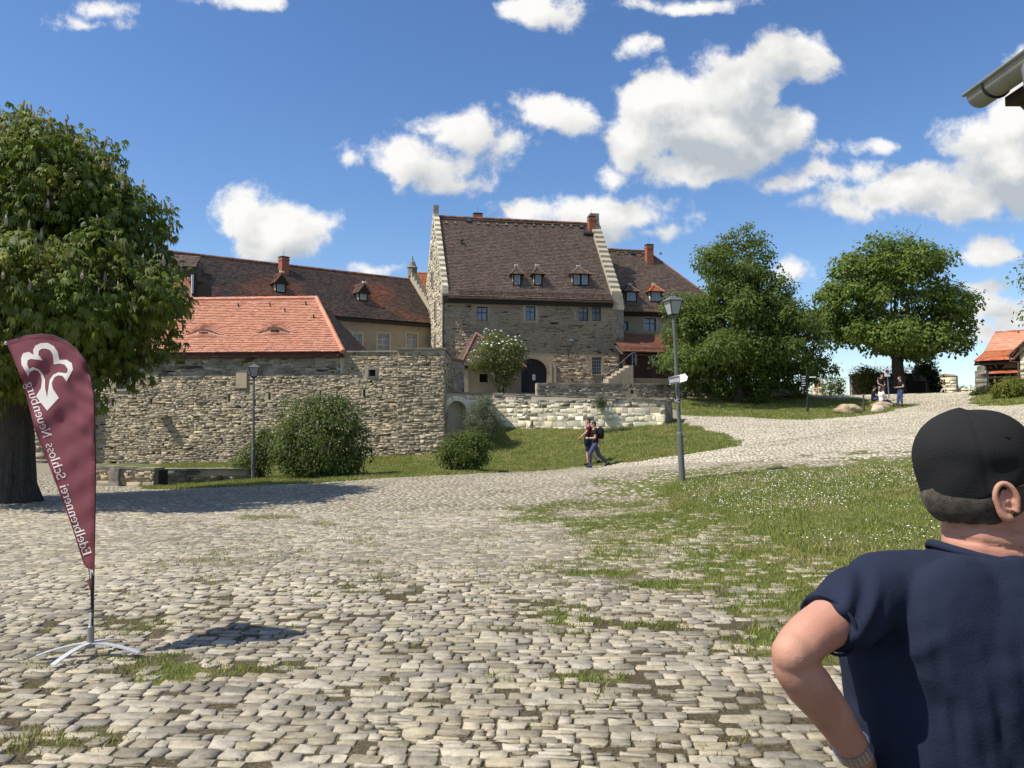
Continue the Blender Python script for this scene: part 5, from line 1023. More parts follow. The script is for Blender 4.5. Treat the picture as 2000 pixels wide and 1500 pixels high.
def chestnut():
    base = gnd(32, 17.6); th = thing('chestnut_tree', 'huge dark green horse chestnut with pale blossom candles at the left edge', 'tree', base)
    lm = lumps_px([(60,470,215,205),(190,620,112,98),(205,450,105,112),(110,330,130,85),(-40,300,120,85),(-110,520,220,220),(10,700,170,90,-1.2),(155,705,95,62),(262,560,70,86),(120,560,180,140,-1.6),(-60,650,180,120,1.5),(60,500,200,180,2.2)], 17.6)
    trunk(th, base, P(36, 640, 17.6), .35, .27, [P(150, 560, 17), P(-60, 560, 17.5), P(60, 460, 18.5), P(200, 480, 18), P(-100, 420, 17), P(120, 380, 17.2), P(0, 600, 15.8), P(240, 620, 17.5)], seed=4)
    lm = [(c, r * .84) for c, r in lm]; lm = puffs(lm, 380, .55, 77) + [(c, r * .8) for c, r in lm[:6]]
    cr, cp, cn = foliage('crown', th, lm, 8600, 6, .30, .135, M_CHEST, 101, kind='palm', inner=.12, aspect=1.0, droop=.5)
    rg = np.random.default_rng(9); k = np.where((cn[:, 2] > -.15) & (rg.random(len(cp)) < .20))[0]; mb = MB()
    for i in k:
        p = cp[i] + cn[i] * .12; q = rg.uniform(.55, .95); mb.tube([p, p + (0, 0, .09 * q), p + (rg.normal(0, .012), rg.normal(0, .012), .17 * q), p + (rg.normal(0, .015), 0, .26 * q)], [.022, .042 * q, .030 * q, .006], 5, r=rg.random())
    tag(mb.build('blossom_candles', M_SPENT, th), kind='stuff')
chestnut()
def big_trees():
    b = gnd(1442, 47.0); th = thing('tall_linden', 'tall conical broad tree with dense dark foliage in front of the hipped wing', 'tree', b)
    l1 = [(1428,475,38,34),(1440,520,62,48),(1400,500,34,34),(1432,580,92,62),(1400,640,88,58),(1495,630,88,62),(1338,685,46,54),(1430,690,108,56,-1),(1555,700,66,52),(1500,560,48,48),(1352,728,42,32),(1400,752,36,20),(1485,735,84,32),(1572,728,44,28),(1335,620,34,40),(1470,660,110,80,2),(1540,640,42,42)]
    lm = lumps_px(l1, 47, 1.0); trunk(th, b, P(1435, 560, 47), .30, .2, [l[0] for l in lm], flare=1.25, seed=6); lm = [(c, r * .90) for c, r in lm]; lm = puffs(lm, 190, .66, 78) + [(c, r * .60) for c, r in lm]; foliage('crown', th, lm, 7600, 10, .36, .17, M_LINDEN, 111, inner=.05, aspect=.75)
    b = gnd(1757, 52.0); th = thing('round_maple', 'free-standing round-crowned maple on the hilltop above the seated group', 'tree', b)
    l2 = [(1735,560,100,82),(1650,600,62,62),(1838,610,56,58),(1690,520,58,44),(1790,515,66,42),(1740,655,92,40,-1),(1642,645,50,36),(1842,660,46,34),(1745,490,60,34),(1700,620,90,70,2),(1800,600,80,80,1.5),(1870,640,26,30),(1615,620,24,30),(1795,672,56,32)]
    lm = lumps_px(l2, 52, 1.0); trunk(th, b, P(1750, 640, 52), .34, .24, [l[0] for l in lm], flare=1.2, seed=8); lm = [(c, r * .86) for c, r in lm]; lm = puffs(lm, 150, .68, 79) + [(c, r * .45) for c, r in lm]; foliage('crown', th, lm, 4600, 10, .40, .20, M_MAPLE, 121, inner=.05, aspect=.85, droop=.6)
    b = gnd(2120, 33); th = thing('edge_tree', 'light green tree whose branch tips enter at the right edge', 'tree', b); lm = lumps_px([(2095,525,80,60),(2085,603,70,40),(2165,490,90,80)], 33); trunk(th, b, P(2125, 560, 33), .16, .1, [l[0] for l in lm], seed=9); foliage('crown', th, lm, 500, 9, .5, .16, M_BRIGHT, 131, aspect=.7)
big_trees()
def shrub(name, label, lst, Y, matl, ncl, per, cs, ls, seed, stems=7, cat='shrub', aspect=.65, top=None, bpx=None, group=None, base=None, **k):
    lm = lumps_px(lst, Y); px = bpx or lst[0][0]; b = gnd(px, Y) if base is None else v3(base); th = thing(name, label, cat, b, group); rg = random.Random(seed); mb = MB()
    for i in range(stems):
        l = lm[i % len(lm)]; t = l[0] + np.array([rg.uniform(-.5, .5) * q for q in l[1]]); limb(mb, [b + (rg.uniform(-.25, .25), rg.uniform(-.15, .15), -.05), b * .5 + t * .5 + (rg.uniform(-.1, .1), 0, 0), t], .03, .008, 5)
    mb.build('stems', M_BARK, th); o, cp, cn = foliage('foliage', th, lm, ncl, per, cs, ls, matl, seed, aspect=aspect, zmin=H, **k)
    if top:
        m, prob, size = top; r2 = np.random.default_rng(seed + 1); sel = np.where((cn[:, 2] > .1) & (r2.random(len(cp)) < prob))[0]; mb = MB()
        for i in sel:
            p = cp[i] + cn[i] * cs * .55; q = size * r2.uniform(.6, 1.3)
            if m is M_BLOOM: mb.lathe(p, [(q * .2, -.01), (q, .02), (q * .8, .05), (q * .2, .06)], 6, r=r2.random(), axis=cn[i] + (0, 0, .6))
            else: mb.tube([p, p + (0, 0, q), p + (r2.normal(0, .02), 0, q * 2)], [.02, .03, .004], 5, r=r2.random())
        tag(mb.build('blossoms', m, th), kind='stuff')
    return th
shrub('lilac_bush', 'big dark rounded lilac bush with spent blossom in front of the curtain wall', [(625,860,72,62),(590,830,42,46),(660,830,46,48),(640,800,36,28),(570,870,32,40),(690,870,26,42),(610,900,60,30),(660,900,45,28)], 25.6, M_LILAC, 1500, 9, .26, .10, 141, top=(M_SPENT, .10, .07), stems=12)
shrub('lilac_sapling', 'loose young lilac shrub behind the left lamp post', [(505,895,26,30),(520,870,20,26),(480,905,22,18),(512,855,9,18)], 27.6, M_LILAC, 330, 8, .22, .10, 142, stems=9, top=(M_SPENT, .08, .05))
shrub('round_bush', 'compact green bush at the foot of the bastion, nearest the path', [(905,885,40,30),(930,878,26,28),(885,880,24,28),(915,862,30,20)], 27.6, M_LILAC, 700, 9, .2, .085, 143, stems=8)
shrub('wall_shrub', 'feathery grey-green shrub leaning against the arched end of the ramp wall', [(945,828,32,20),(948,800,18,24),(930,815,22,22),(962,835,22,14),(950,785,9,12)], 35.2, M_SAGE, 620, 10, .22, .10, 144, aspect=.3, stems=8, droop=-.4)
shrub('flowering_tree', 'small tree covered in white blossom in front of the porch', [(978,688,40,26),(1000,690,24,28),(955,695,28,22),(965,665,24,16),(990,715,28,16),(935,712,18,9),(985,740,16,16)], 52.8, M_ELDER, 900, 9, .3, .13, 145, cat='tree', bpx=980, top=(M_BLOOM, .30, .075), stems=10)
shrub('wall_tuft', 'weedy green plant hanging from the top of the pale ramp wall', [(1174,780,9,9),(1173,790,6,8)], 36.95, M_SAGE, 60, 8, .15, .12, 146, cat='plant', aspect=.25, stems=3, droop=1.0, base=P(1174, 776, 37.0))
shrub('garden_bush', 'bright yellow-green bush on the grass mound at the right edge', [(1975,755,22,16),(1965,765,20,12),(1992,762,22,16)], 41.5, M_BRIGHT, 420, 9, .26, .13, 147, stems=7)
shrub('lavender_clump', 'dark shadowed clump at the foot of the stone gate pillar', [(1917,768,12,9),(1905,772,8,5)], 44.5, M_IVY, 150, 8, .2, .10, 148, stems=4)
shrub('fence_shrub', 'wispy dark shrub growing by the chain-link fence', [(1625,750,14,14),(1618,762,14,8)], 55.0, M_LILAC, 130, 8, .28, .12, 149, stems=5)
shrub('fence_sapling', 'thin sapling touching the fence post', [(1641,750,7,13),(1640,764,8,6)], 55.2, M_LILAC, 60, 8, .25, .11, 150, stems=4)
shrub('nettle_patch', 'low bright green weeds at the end of the dark parapet wall', [(1560,774,16,7),(1545,778,14,5),(1572,768,9,8)], 49.6, M_BRIGHT, 160, 9, .25, .12, 151, cat='plant', stems=4)
shrub('tree_foot_growth', 'leafy shoots around the foot of the tall tree', [(1480,776,14,10),(1492,768,12,12),(1465,784,12,6)], 46.4, M_LINDEN, 160, 8, .3, .14, 152, cat='plant', stems=4)
shrub('wall_foot_weeds', 'low green weeds along the foot of the pale ramp wall', [(1195,840,14,3),(1212,838,10,3),(1225,838,9,3)], 36.3, M_SAGE, 90, 7, .12, .09, 153, cat='plant', stems=2)
# ------------------------------------------------------------------ street lamps
M_POST = mat('painted_lamp_post', (.125, .132, .135), (.105, .112, .115), scale=6, rough=.5, spec=.4)
M_LAMPG = mat('frosted_lamp_glass', (.36, .38, .37), rough=.25, spec=.5)
M_SIGNW = mat('white_sign_board', (.80, .80, .80), rough=.4)
M_SIGND = mat('grey_sign_film', (.22, .20, .23), rough=.5)
M_SIGNB = mat('black_sign_board', (.012, .012, .013), rough=.4)
M_LETW = mat('white_lettering', (.82, .82, .82), rough=.5)
def lantern(th, top, ax, sc=1.0, rz=.3, gm=None):
    """four-sided tapered lantern; top = point where it sits, ax = up direction"""
    M = np.array(Vector((0, 0, 1)).rotation_difference(Vector(ax)).to_matrix()) @ np.array(Matrix.Rotation(rz, 3, 'Z')); q = lambda x, y, z: v3(top) + M @ (np.array((x, y, z)) * sc)
    b, t, h0, h1 = .13, .225, .06, .50; mb = MB()
    cb = [q(*c, h0) for c in ((-b, -b), (b, -b), (b, b), (-b, b))]; ct = [q(*c, h1) for c in ((-t, -t), (t, -t), (t, t), (-t, t))]
    for i in range(4): mb.tube([cb[i], ct[i]], .017 * sc, 5); mb.tube([cb[i], cb[(i + 1) % 4]], .017 * sc, 5); mb.tube([ct[i], ct[(i + 1) % 4]], .019 * sc, 5)
    mb.prism([q(-b, -b, h0 - .02), q(b, -b, h0 - .02), q(b, b, h0 - .02), q(-b, b, h0 - .02)], M @ np.array((0, 0, .02 * sc))); lan = mb.build('lantern_frame', M_IRON, th)
    for i in range(4):
        j = (i + 1) % 4; m = MB(); e = .985; c = q(0, 0, .28); g = [c + (p - c) * e for p in (cb[i], cb[j], ct[j], ct[i])]; m.add(g, [(0, 1, 2, 3)]); m.build('lantern_pane', gm or M_LAMPG, lan)
    mb = MB(); r = t + .05; rr = [q(*c, h1) for c in ((-r, -r), (r, -r), (r, r), (-r, r))]; r2 = [q(*c, h1 + .155) for c in ((-.05, -.05), (.05, -.05), (.05, .05), (-.05, .05))]; mb.add(rr + r2, [(0, 1, 5, 4), (1, 2, 6, 5), (2, 3, 7, 6), (3, 0, 4, 7), (4, 5, 6, 7), (3, 2, 1, 0)]); mb.tube([q(0, 0, h1 + .15), q(0, 0, h1 + .2), q(0, 0, h1 + .24)], [.03 * sc, .04 * sc, .012 * sc], 7); mb.build('lantern_roof', M_POST, th)
    mb = MB(); mb.tube([q(0, 0, h0), q(0, 0, h0 + .18)], .03 * sc, 7); mb.tube([q(0, 0, h0 + .18), q(0, 0, h0 + .32)], .022 * sc, 7); mb.build('lamp_socket', M_SIGNW, lan)
def street_lamp(label, base, lean, hgt=4.28, rz=.3):
    th = thing('street_lamp', label, 'lamp', base, 'lantern street lamps'); b = v3(base); ax = v3(lean) / np.linalg.norm(lean); hp = hgt - .74 * .74; mb = MB(); mb.tube([b - ax * .2, b + ax * 1.05, b + ax * 1.10, b + ax * 1.13], [.072, .072, .066, .05], 12); mb.build('base_sleeve', M_POST, th)
    mb = MB(); mb.tube([b + ax * 1.1, b + ax * (hp * .68), b + ax * (hp * .69), b + ax * hp], [.046, .044, .040, .036], 10); mb.tube([b + ax * (hp - .02), b + ax * (hp + .02), b + ax * (hp + .06)], [.06, .075, .05], 10); mb.build('pole', M_POST, th); lantern(th, b + ax * hp, ax, .74, rz); return ax
LB = gnd(1331, 18.0); AXR = P(1313, 575, 18.0) - LB; AX = street_lamp('slightly leaning lantern lamp post carrying arrow sign and WC sign by the lawn', LB, AXR, float(np.linalg.norm(AXR)) + .02, .35)
LL = gnd(497, 27.0); A2 = P(496, 708, 27.0) - LL; street_lamp('upright lantern lamp post standing before the curtain wall', LL, A2, float(np.linalg.norm(A2)), .35)
def glyph_text(mb, txt, org, ux, uz, size, depth, bold=.16):
    """block capitals built from strokes"""
    G = {'W': [[(0, 1), (.25, 0), (.5, .7), (.75, 0), (1, 1)]], 'C': [[(.95, .8), (.7, 1), (.3, 1), (0, .7), (0, .3), (.3, 0), (.7, 0), (.95, .2)]]}; x = 0; n = np.cross(ux, uz)
    for ch in txt:
        for st in G[ch]:
            for a, b in zip(st, st[1:]):
                p, q = [v3(org) + ux * (x + s_[0] * size * .85) + uz * s_[1] * size for s_ in (a, b)]; d = (q - p) / np.linalg.norm(q - p); w = np.cross(d, n) * size * bold / 2; mb.prism([p - w - d * size * .05, q - w + d * size * .05, q + w + d * size * .05, p + w - d * size * .05], n * depth)
        x += size * 1.08
def lamp_signs():
    Y = 17.9; c = lambda px, py: P(px, py, Y); th = thing('arrow_sign', 'white arrow-shaped sign board with grey film on the leaning lamp post', 'sign', c(1322, 742))
    pl = [P(*q) for q in ((1306, 737, 17.9), (1327.5, 732, 17.9), (1327.6, 747.3, 17.9), (1308, 751.5, 17.9))]; mb = MB(); mb.prism(pl, (0, .015, 0)); mb.prism([P(*q) for q in ((1327.5, 732, 17.9), (1338, 729.5, 17.72), (1343.5, 736, 17.66), (1341, 743.5, 17.68), (1327.6, 747.3, 17.9))], (0, .015, 0)); mb.build('board', M_SIGNW, th); mb = MB(); mb.prism([p + np.array((0, -.004, 0)) for p in (c(1306, 737), c(1327.5, 733.8), c(1327.6, 747.5), c(1308, 751))], (0, .003, 0)); mb.build('grey_film', M_SIGND, th)
    rg = random.Random(3); mb = MB(); x = 1308
    while x < 1326:      # illegible row of tall narrow letters
        w = rg.uniform(.7, 1.3); s = (x - 1306) * -.17; t = rg.uniform(0, 1.6); mb.prism([p + np.array((0, -.007, 0)) for p in (c(x, 741 + t + s), c(x + w, 740.7 + t + s), c(x + w, 748.3 + s), c(x, 748.6 + s))], (0, .003, 0)); x += w + rg.uniform(.25, .6)
    mb.build('lettering', M_LETW, th); mb = MB(); mb.prism([p + np.array((0, -.006, 0)) for p in (c(1329, 739.2), c(1335, 737.2), c(1335, 738.6), c(1329, 740.4))], (0, .003, 0)); mb.build('small_print', M_SIGND, th)
    mb = MB(); mb.prism([p + np.array((0, -.002, 0)) for p in (c(1307.2, 749.8), c(1309, 749.6), c(1309, 751.4), c(1307.2, 751.6))], (0, -.004, 0)); mb.build('screw_plate', M_LETW, th)
    t2 = thing('wc_sign', 'small black WC sign board low on the leaning lamp post', 'sign', c(1322, 783)); mb = MB(); mb.prism([c(*q) for q in ((1315, 778.5), (1329, 779), (1329, 787), (1315, 786.5))], (0, .012, 0)); mb.build('board', M_SIGNB, t2)
    mb = MB(); glyph_text(mb, 'WC', c(1317.2, 784.4) - (0, .004, 0), np.array((1., 0, 0)), np.array((0, 0, 1.)), .056, .003, .24); mb.prism([p - np.array((0, .004, 0)) for p in (c(1316.5, 785.3), c(1328, 785.5), c(1328, 786), c(1316.5, 785.8))], (0, .003, 0)); tag(mb.build('lettering', M_LETW, t2), kind='stuff')
lamp_signs()
def wall_lantern():
    p = GH.p(GH.s_of(1112), .55, GH.t_of(1112, 678)); th = thing('wall_lantern', 'iron lantern on a bracket on the gatehouse front', 'lamp', p); lantern(th, p, (0, 0, 1), .85, .2, M_GLASSB); mb = MB(); mb.tube([p, p - (0, 0, .25)], .03, 6); w = GH.p(GH.s_of(1110), 0, GH.t_of(1110, 690)); mb.tube([w, w + GH.n * .3 + (0, 0, .1), p - (0, 0, .2)], .025, 6); mb.tube([w + (0, 0, .35), w - (0, 0, .3)], .025, 6); mb.build('bracket', M_IRON, th)
wall_lantern()
# ------------------------------------------------------------------ feather flag
M_FLAG = mat('wine_red_polyester', (.215, .062, .074), (.19, .054, .065), scale=4, rough=.6, trans=.32)
M_FLAGH = mat('flag_hem', (.15, .030, .042), rough=.6, trans=.1)
M_PRINT = mat('white_flag_print', (.72, .69, .66), rough=.65, trans=.2)
def flag():
    Y = 5.6; base = hit(176, 1288); Y = base[1]; th = thing('feather_flag', 'wine-red feather flag with white emblem and mirrored lettering on a chrome cross base', 'flag', base)
    # cloth outline in photo pixels; the sheet hangs in a gently billowing plane
    edgeR = [(183,1112),(184.5,1000),(185,900),(184,830),(182,770),(176,735),(165,705),(150,683),(130,667),(105,656),(80,653),(50,656),(12,668)]
    def w(px, py, lift=0.0):
        """billow: the free edge swings towards the viewer"""
        t = np.clip((184 - px) / 170, 0, 1.05); b = -.36 * t + .020 * np.sin(py * .045 + px * .03) * t * np.clip((py - 650) / 60, .3, 1) + .008 * np.sin(px * .16 - py * .05) + .006 * np.sin(py * .11 + px * .07); fold = .020 * np.sin((px * .9 + py * .55) * .075) * np.exp(-((py - 760) / 110.) ** 2) + .007 * np.sin((py - px * .6) * .19) * np.clip((px - 110) / 70, 0, 1) * np.exp(-((py - 740) / 90.) ** 2); return P(px, py, Y - b - fold - lift)
    def interp(e, py):
        ys = [q[1] for q in e]; xs = [q[0] for q in e]; o = np.argsort(ys, kind='stable'); return float(np.interp(py, np.array(ys)[o], np.array(xs)[o]))
    R_ = [(183,1112),(184.5,1000),(185,900),(184,830),(182,770),(176,735),(165,705),(150,683),(130,667),(105,656),(80,653)]; L_ = [(170,1110),(163,1101),(139,1025),(118,968),(94,905),(69,843),(45,749),(28,705),(12,668)]; T_ = [(80,653),(50,656),(12,668)]
    ys = np.concatenate([np.linspace(653.3, 700, 26), np.linspace(702, 1110, 110)]); nx = 46; V = []
    for py in ys:
        xr = interp(R_, py); xl = interp(L_, py) if py > 668 else 80 - (py - 653) / 15 * 68
        for k in np.linspace(0, 1, nx): V.append(w(xl + (xr - xl) * k, py))
    m = len(ys); V = np.array(V); q = np.array([(i * nx + j, (i + 1) * nx + j, (i + 1) * nx + j + 1, i * nx + j + 1) for i in range(m - 1) for j in range(nx - 1)])
    me = raw_mesh('cloth', V - base, q, M_FLAG, smooth=True); link('cloth', me, th)
    # hem sleeve along the pole side and thin hem on the free edge
    def ribbon(name, pts, wid, matl, lift=.004):
        vs, fs = [], []
        for i, (x, y) in enumerate(pts):
            x0, y0 = pts[max(i - 1, 0)]; x1, y1 = pts[min(i + 1, len(pts) - 1)]; d = np.array((x1 - x0, y1 - y0)); d /= np.linalg.norm(d) + 1e-9; n = np.array((-d[1], d[0])) * wid; vs += [w(x, y, lift), w(x + n[0], y + n[1], lift)]
        fs = [(2 * i, 2 * i + 1, 2 * i + 3, 2 * i + 2) for i in range(len(pts) - 1)]; mb = MB(); mb.add(vs, fs); return mb.build(name, matl, th)
    def dens(pts, n=8): return [tuple(np.array(a) + (np.array(b) - np.array(a)) * t) for a, b in zip(pts, pts[1:]) for t in np.linspace(0, 1, n, endpoint=False)] + [pts[-1]]
    ribbon('pole_sleeve', dens(edgeR), -6, M_FLAGH); ribbon('hem', dens([(12,668),(28,705),(45,749),(69,843),(94,905),(118,968),(139,1025),(163,1101),(170,1110)]), -2.6, M_FLAGH)
    # pole: black, bent into the sleeve
    mb = MB(); pl = [(178.5,1262),(180.5,1180),(181.5,1112),(184.2,1000),(185,900),(184,830),(182,770),(176,735),(165,705),(150,683),(130,667),(105,656),(80,653),(50,656),(12,668)]; pp = [w(*q, -.012) if q[1] < 1150 else P(q[0], q[1], Y - .0) for q in pl]; mb.tube(pp, [.011] * 3 + [.009] * 6 + [.006] * 6, 7); mb.build('pole', M_IRON, th)
    mb = MB(); mb.tube([w(12, 668), w(10, 672)], .012, 6); mb.build('tip_cap', M_LETW, th)
    # torn lower end with tension cord
    mb = MB(); mb.add([w(*q) for q in ((182,1108),(183,1128),(182,1168),(178,1160),(171,1138),(164,1136),(175,1130),(174,1112))], [(0, 1, 2, 3, 4, 5, 6, 7)]); mb.build('lower_tab', M_FLAG, th); mb = MB(); mb.add([w(*q, .004) for q in ((173,1112),(182,1113),(182,1128),(176,1130))], [(0, 1, 2, 3)]); mb.build('clear_strip', M_PRINT, th)
    mb = MB(); mb.tube([w(173, 1110, .006), w(177, 1150, .006), P(178, 1195, Y - .02)], .0025, 4); mb.tube([P(178, 1192, Y - .02), P(180.5, 1197, Y)], .008, 6); mb.build('tension_cord', M_IRON, th)
    # emblem: white outline of a three-lobed leaf running into an arrow
    outer = [(118,690),(106,679),(92,671),(79,670),(70,675),(65,684),(66,692),(54,688),(44,694),(41,706),(44,722),(53,736),(58,728),(66,722),(74,724),(82,738),(82,752),(78,762),(70,772),(92,802),(115,779),(106,766),(101,757),(104,744),(112,735),(122,733),(130,743),(137,738),(143,727),(142,714),(134,703),(121,701),(118,690)]
    outer = [(93,669.5),(80,670),(69,675),(64.5,684),(66,693),(56,687),(45,690),(41,700),(42,712),(55,735),(58,727),(66,722.5),(74,724),(79.5,732),(82,743),(80,758),(70,774),(92,802),(115,777),(103,759),(101,748),(106,737),(113,733),(122,734),(130,745),(142.5,722),(140,709),(130,702.5),(116,703),(113,688),(105,676)]
    inner = [(90,681),(98,684),(103,692),(105,712),(116,710),(126,712),(132,720),(132,727),(128,729),(114,727),(104,732),(97,742),(92,776),(88,757),(88,742),(83,729),(75,721),(64,717),(57,721),(53,712),(54,704),(60,701),(84,704),(75,693),(76,685),(82,681)]
    mb = MB(); n_o = len(outer)
    # band = outer minus inner, triangulated by bmesh
    bm = bmesh.new()
    def ring(pts):
        d = dens(pts + [pts[0]], 5)[:-1]; vs = [bm.verts.new((x, -y, 0)) for x, y in d]; return [bm.edges.new((vs[i], vs[(i + 1) % len(vs)])) for i in range(len(vs))]
    ed = ring(outer) + ring(inner); bmesh.ops.triangle_fill(bm, use_beauty=True, use_dissolve=False, edges=ed)
    for _ in range(2): bmesh.ops.subdivide_edges(bm, edges=[e for e in bm.edges if e.calc_length() > 4], cuts=1); bmesh.ops.triangulate(bm, faces=bm.faces[:])
    for v in bm.verts: v.co = Vector(tuple(w(v.co.x, -v.co.y, .004) - base))
    me = bpy.data.meshes.new('emblem'); bm.to_mesh(me); bm.free(); me.materials.append(M_PRINT); link('emblem', me, th)
    # lettering runs up the free edge and reads mirrored from this side
    def arc(cx, cy, rx, ry, a0, a1, n=9): return [(cx + rx * math.cos(R(a)), cy + ry * math.sin(R(a))) for a in np.linspace(a0, a1, n)]
    T, t_ = .15, .055; G = {
        'E': (.66, [([(.13, 0), (.13, 1)], T), ([(0, .03), (.6, .03)], t_), ([(0, .97), (.58, .97)], t_), ([(.13, .52), (.45, .52)], t_), ([(.6, .0), (.62, .25)], t_), ([(.57, 1), (.58, .78)], t_), ([(.45, .40), (.45, .64)], t_)]),
        'd': (.60, [([(.45, 0), (.45, 1.02)], T * .85), (arc(.26, .33, .22, .31, 20, 340, 14), .10), ([(.32, 1.0), (.45, 1.0)], t_), ([(.45, .03), (.58, .03)], t_)]),
        'e': (.52, [(arc(.26, .33, .22, .31, 0, 315, 14), .10), ([(.06, .36), (.46, .36)], t_)]),
        'l': (.30, [([(.15, 0), (.15, 1.02)], T * .85), ([(.02, .03), (.28, .03)], t_), ([(.03, 1.0), (.15, 1.0)], t_)]),
        'b': (.60, [([(.13, 0), (.13, 1.02)], T * .85), (arc(.33, .33, .22, .31, -160, 160, 14), .10), ([(.0, 1.0), (.13, 1.0)], t_)]),
        'r': (.44, [([(.13, 0), (.13, .64)], T * .85), (arc(.32, .40, .18, .22, 165, 55, 7), .09), ([(0, .03), (.28, .03)], t_), ([(.0, .61), (.13, .61)], t_)]),
        'n': (.64, [([(.13, 0), (.13, .64)], T * .85), ([(.49, 0), (.49, .42)], T * .85), (arc(.31, .42, .18, .21, 180, 0, 9), .09), ([(0, .03), (.26, .03)], t_), ([(.37, .03), (.62, .03)], t_), ([(0, .61), (.13, .61)], t_)]),
        'i': (.30, [([(.15, 0), (.15, .64)], T * .85), ([(.15, .86), (.15, .97)], T * .85), ([(.02, .03), (.28, .03)], t_), ([(.03, .61), (.15, .61)], t_)]),
        'S': (.56, [(arc(.27, .74, .21, .24, 35, 270, 11), .11), (arc(.27, .26, .22, .24, 90, -145, 11), .11), ([(.46, .98), (.46, .72)], t_), ([(.05, .02), (.05, .28)], t_)]),
        'c': (.50, [(arc(.27, .33, .22, .31, 40, 320, 14), .10)]),
        'h': (.64, [([(.13, 0), (.13, 1.02)], T * .85), ([(.49, 0), (.49, .42)], T * .85), (arc(.31, .42, .18, .21, 180, 0, 9), .09), ([(0, .03), (.26, .03)], t_), ([(.37, .03), (.62, .03)], t_), ([(0, 1.0), (.13, 1.0)], t_)]),
        'o': (.56, [(arc(.28, .33, .23, .31, 0, 360, 17), .10)]),
        's': (.44, [(arc(.21, .48, .15, .16, 40, 270, 9), .09), (arc(.21, .17, .16, .16, 90, -140, 9), .09)]),
        'N': (.80, [([(.12, 0), (.12, 1)], .07), ([(.66, 0), (.66, 1)], .07), ([(.1, .98), (.68, .02)], T), ([(0, .97), (.2, .97)], t_), ([(0, .03), (.24, .03)], t_), ([(.54, .97), (.78, .97)], t_)]),
        'u': (.62, [([(.12, .2), (.12, .64)], T * .85), ([(.48, 0), (.48, .64)], T * .85), (arc(.30, .22, .18, .20, 180, 330, 9), .09), ([(0, .61), (.12, .61)], t_), ([(.36, .61), (.48, .61)], t_)]),
        'g': (.54, [(arc(.25, .42, .18, .22, 0, 360, 13), .09), (arc(.26, -.10, .22, .17, 0, 360, 13), .08), ([(.14, .20), (.12, .10), (.3, .05)], .08), ([(.38, .58), (.52, .64)], .07)]), ' ': (.52, [])}
    # baseline: photo points from the bottom letter to the top one (right side of the letters' feet is the free edge)
    p0, p1 = np.array((162.5, 1086.)), np.array((48.5, 748.)); u = (p1 - p0) / np.linalg.norm(p1 - p0); Lt = np.linalg.norm(p1 - p0); txt = 'Edelbrennerei Schloss Neuenburg'; adv = sum(G[c][0] + .03 for c in txt); sz = Lt / adv; up = np.array((u[1], -u[0])); up = up if up[0] > 0 else -up     # cap tops point right-up, towards the pole
    mb = MB(); x = 0
    for ch in txt:
        wd, sts = G[ch]
        for pts, th_ in sts:
            vs = []
            for i, (a, b) in enumerate(pts):
                a0, b0 = pts[max(i - 1, 0)]; a1, b1 = pts[min(i + 1, len(pts) - 1)]; d = np.array((a1 - a0, b1 - b0)); d /= np.linalg.norm(d) + 1e-9; nn = np.array((-d[1], d[0])) * th_ / 2
                for sg in (1, -1):
                    q = p0 + u * (x + (a + sg * nn[0])) * sz + up * (b + sg * nn[1]) * sz * .86; vs.append(w(q[0], q[1], .005))
            mb.add(vs, [(2 * i, 2 * i + 1, 2 * i + 3, 2 * i + 2) for i in range(len(pts) - 1)])
        x += wd + .03
    mb.build('lettering', M_PRINT, th)
    # cross base
    M_CHR = mat('chromed_steel', (.66, .67, .68), (.56, .57, .59), scale=8, rough=.38, metal=.35); mb = MB(); c = base + np.array((0, 0, .10)); mb.lathe(c, [(.03, -.03), (.032, 0), (.024, .01), (.022, .12), (.018, .125)], 12); sock = mb.build('socket', M_ZINC, th); mb = MB(); mb.tube([c + (0, 0, .12), c + (.002, 0, .22)], .013, 8); mb.build('spigot', M_CHR, th)
    for e in ((.36, -.02), (-.33, -.10), (-.09, -.30), (.10, .30)):
        e = np.array((e[0], e[1], 0)); n = np.array((-e[1], e[0], 0)); n = n / np.linalg.norm(n) * .022; k = 9; vs = []
        for i in range(k):
            t = i / (k - 1); z = .10 - .085 * t ** 1.7; g = h(*(base + e * t)[:2]) - base[2]; p = base + e * t + np.array((0, 0, z + .02 * t + g * t)); vs += [p - n, p + n, p + n + (0, 0, .008), p - n + (0, 0, .008)]
        fs = [(0, 1, 2, 3), (4 * k - 1, 4 * k - 2, 4 * k - 3, 4 * k - 4)]
        for i in range(k - 1):
            for j in range(4): fs.append((4 * i + j, 4 * i + 4 + j, 4 * i + 4 + (j + 1) % 4, 4 * i + (j + 1) % 4))
        mb = MB(); mb.add(vs, fs); mb.build('foot', M_CHR, th)
flag()
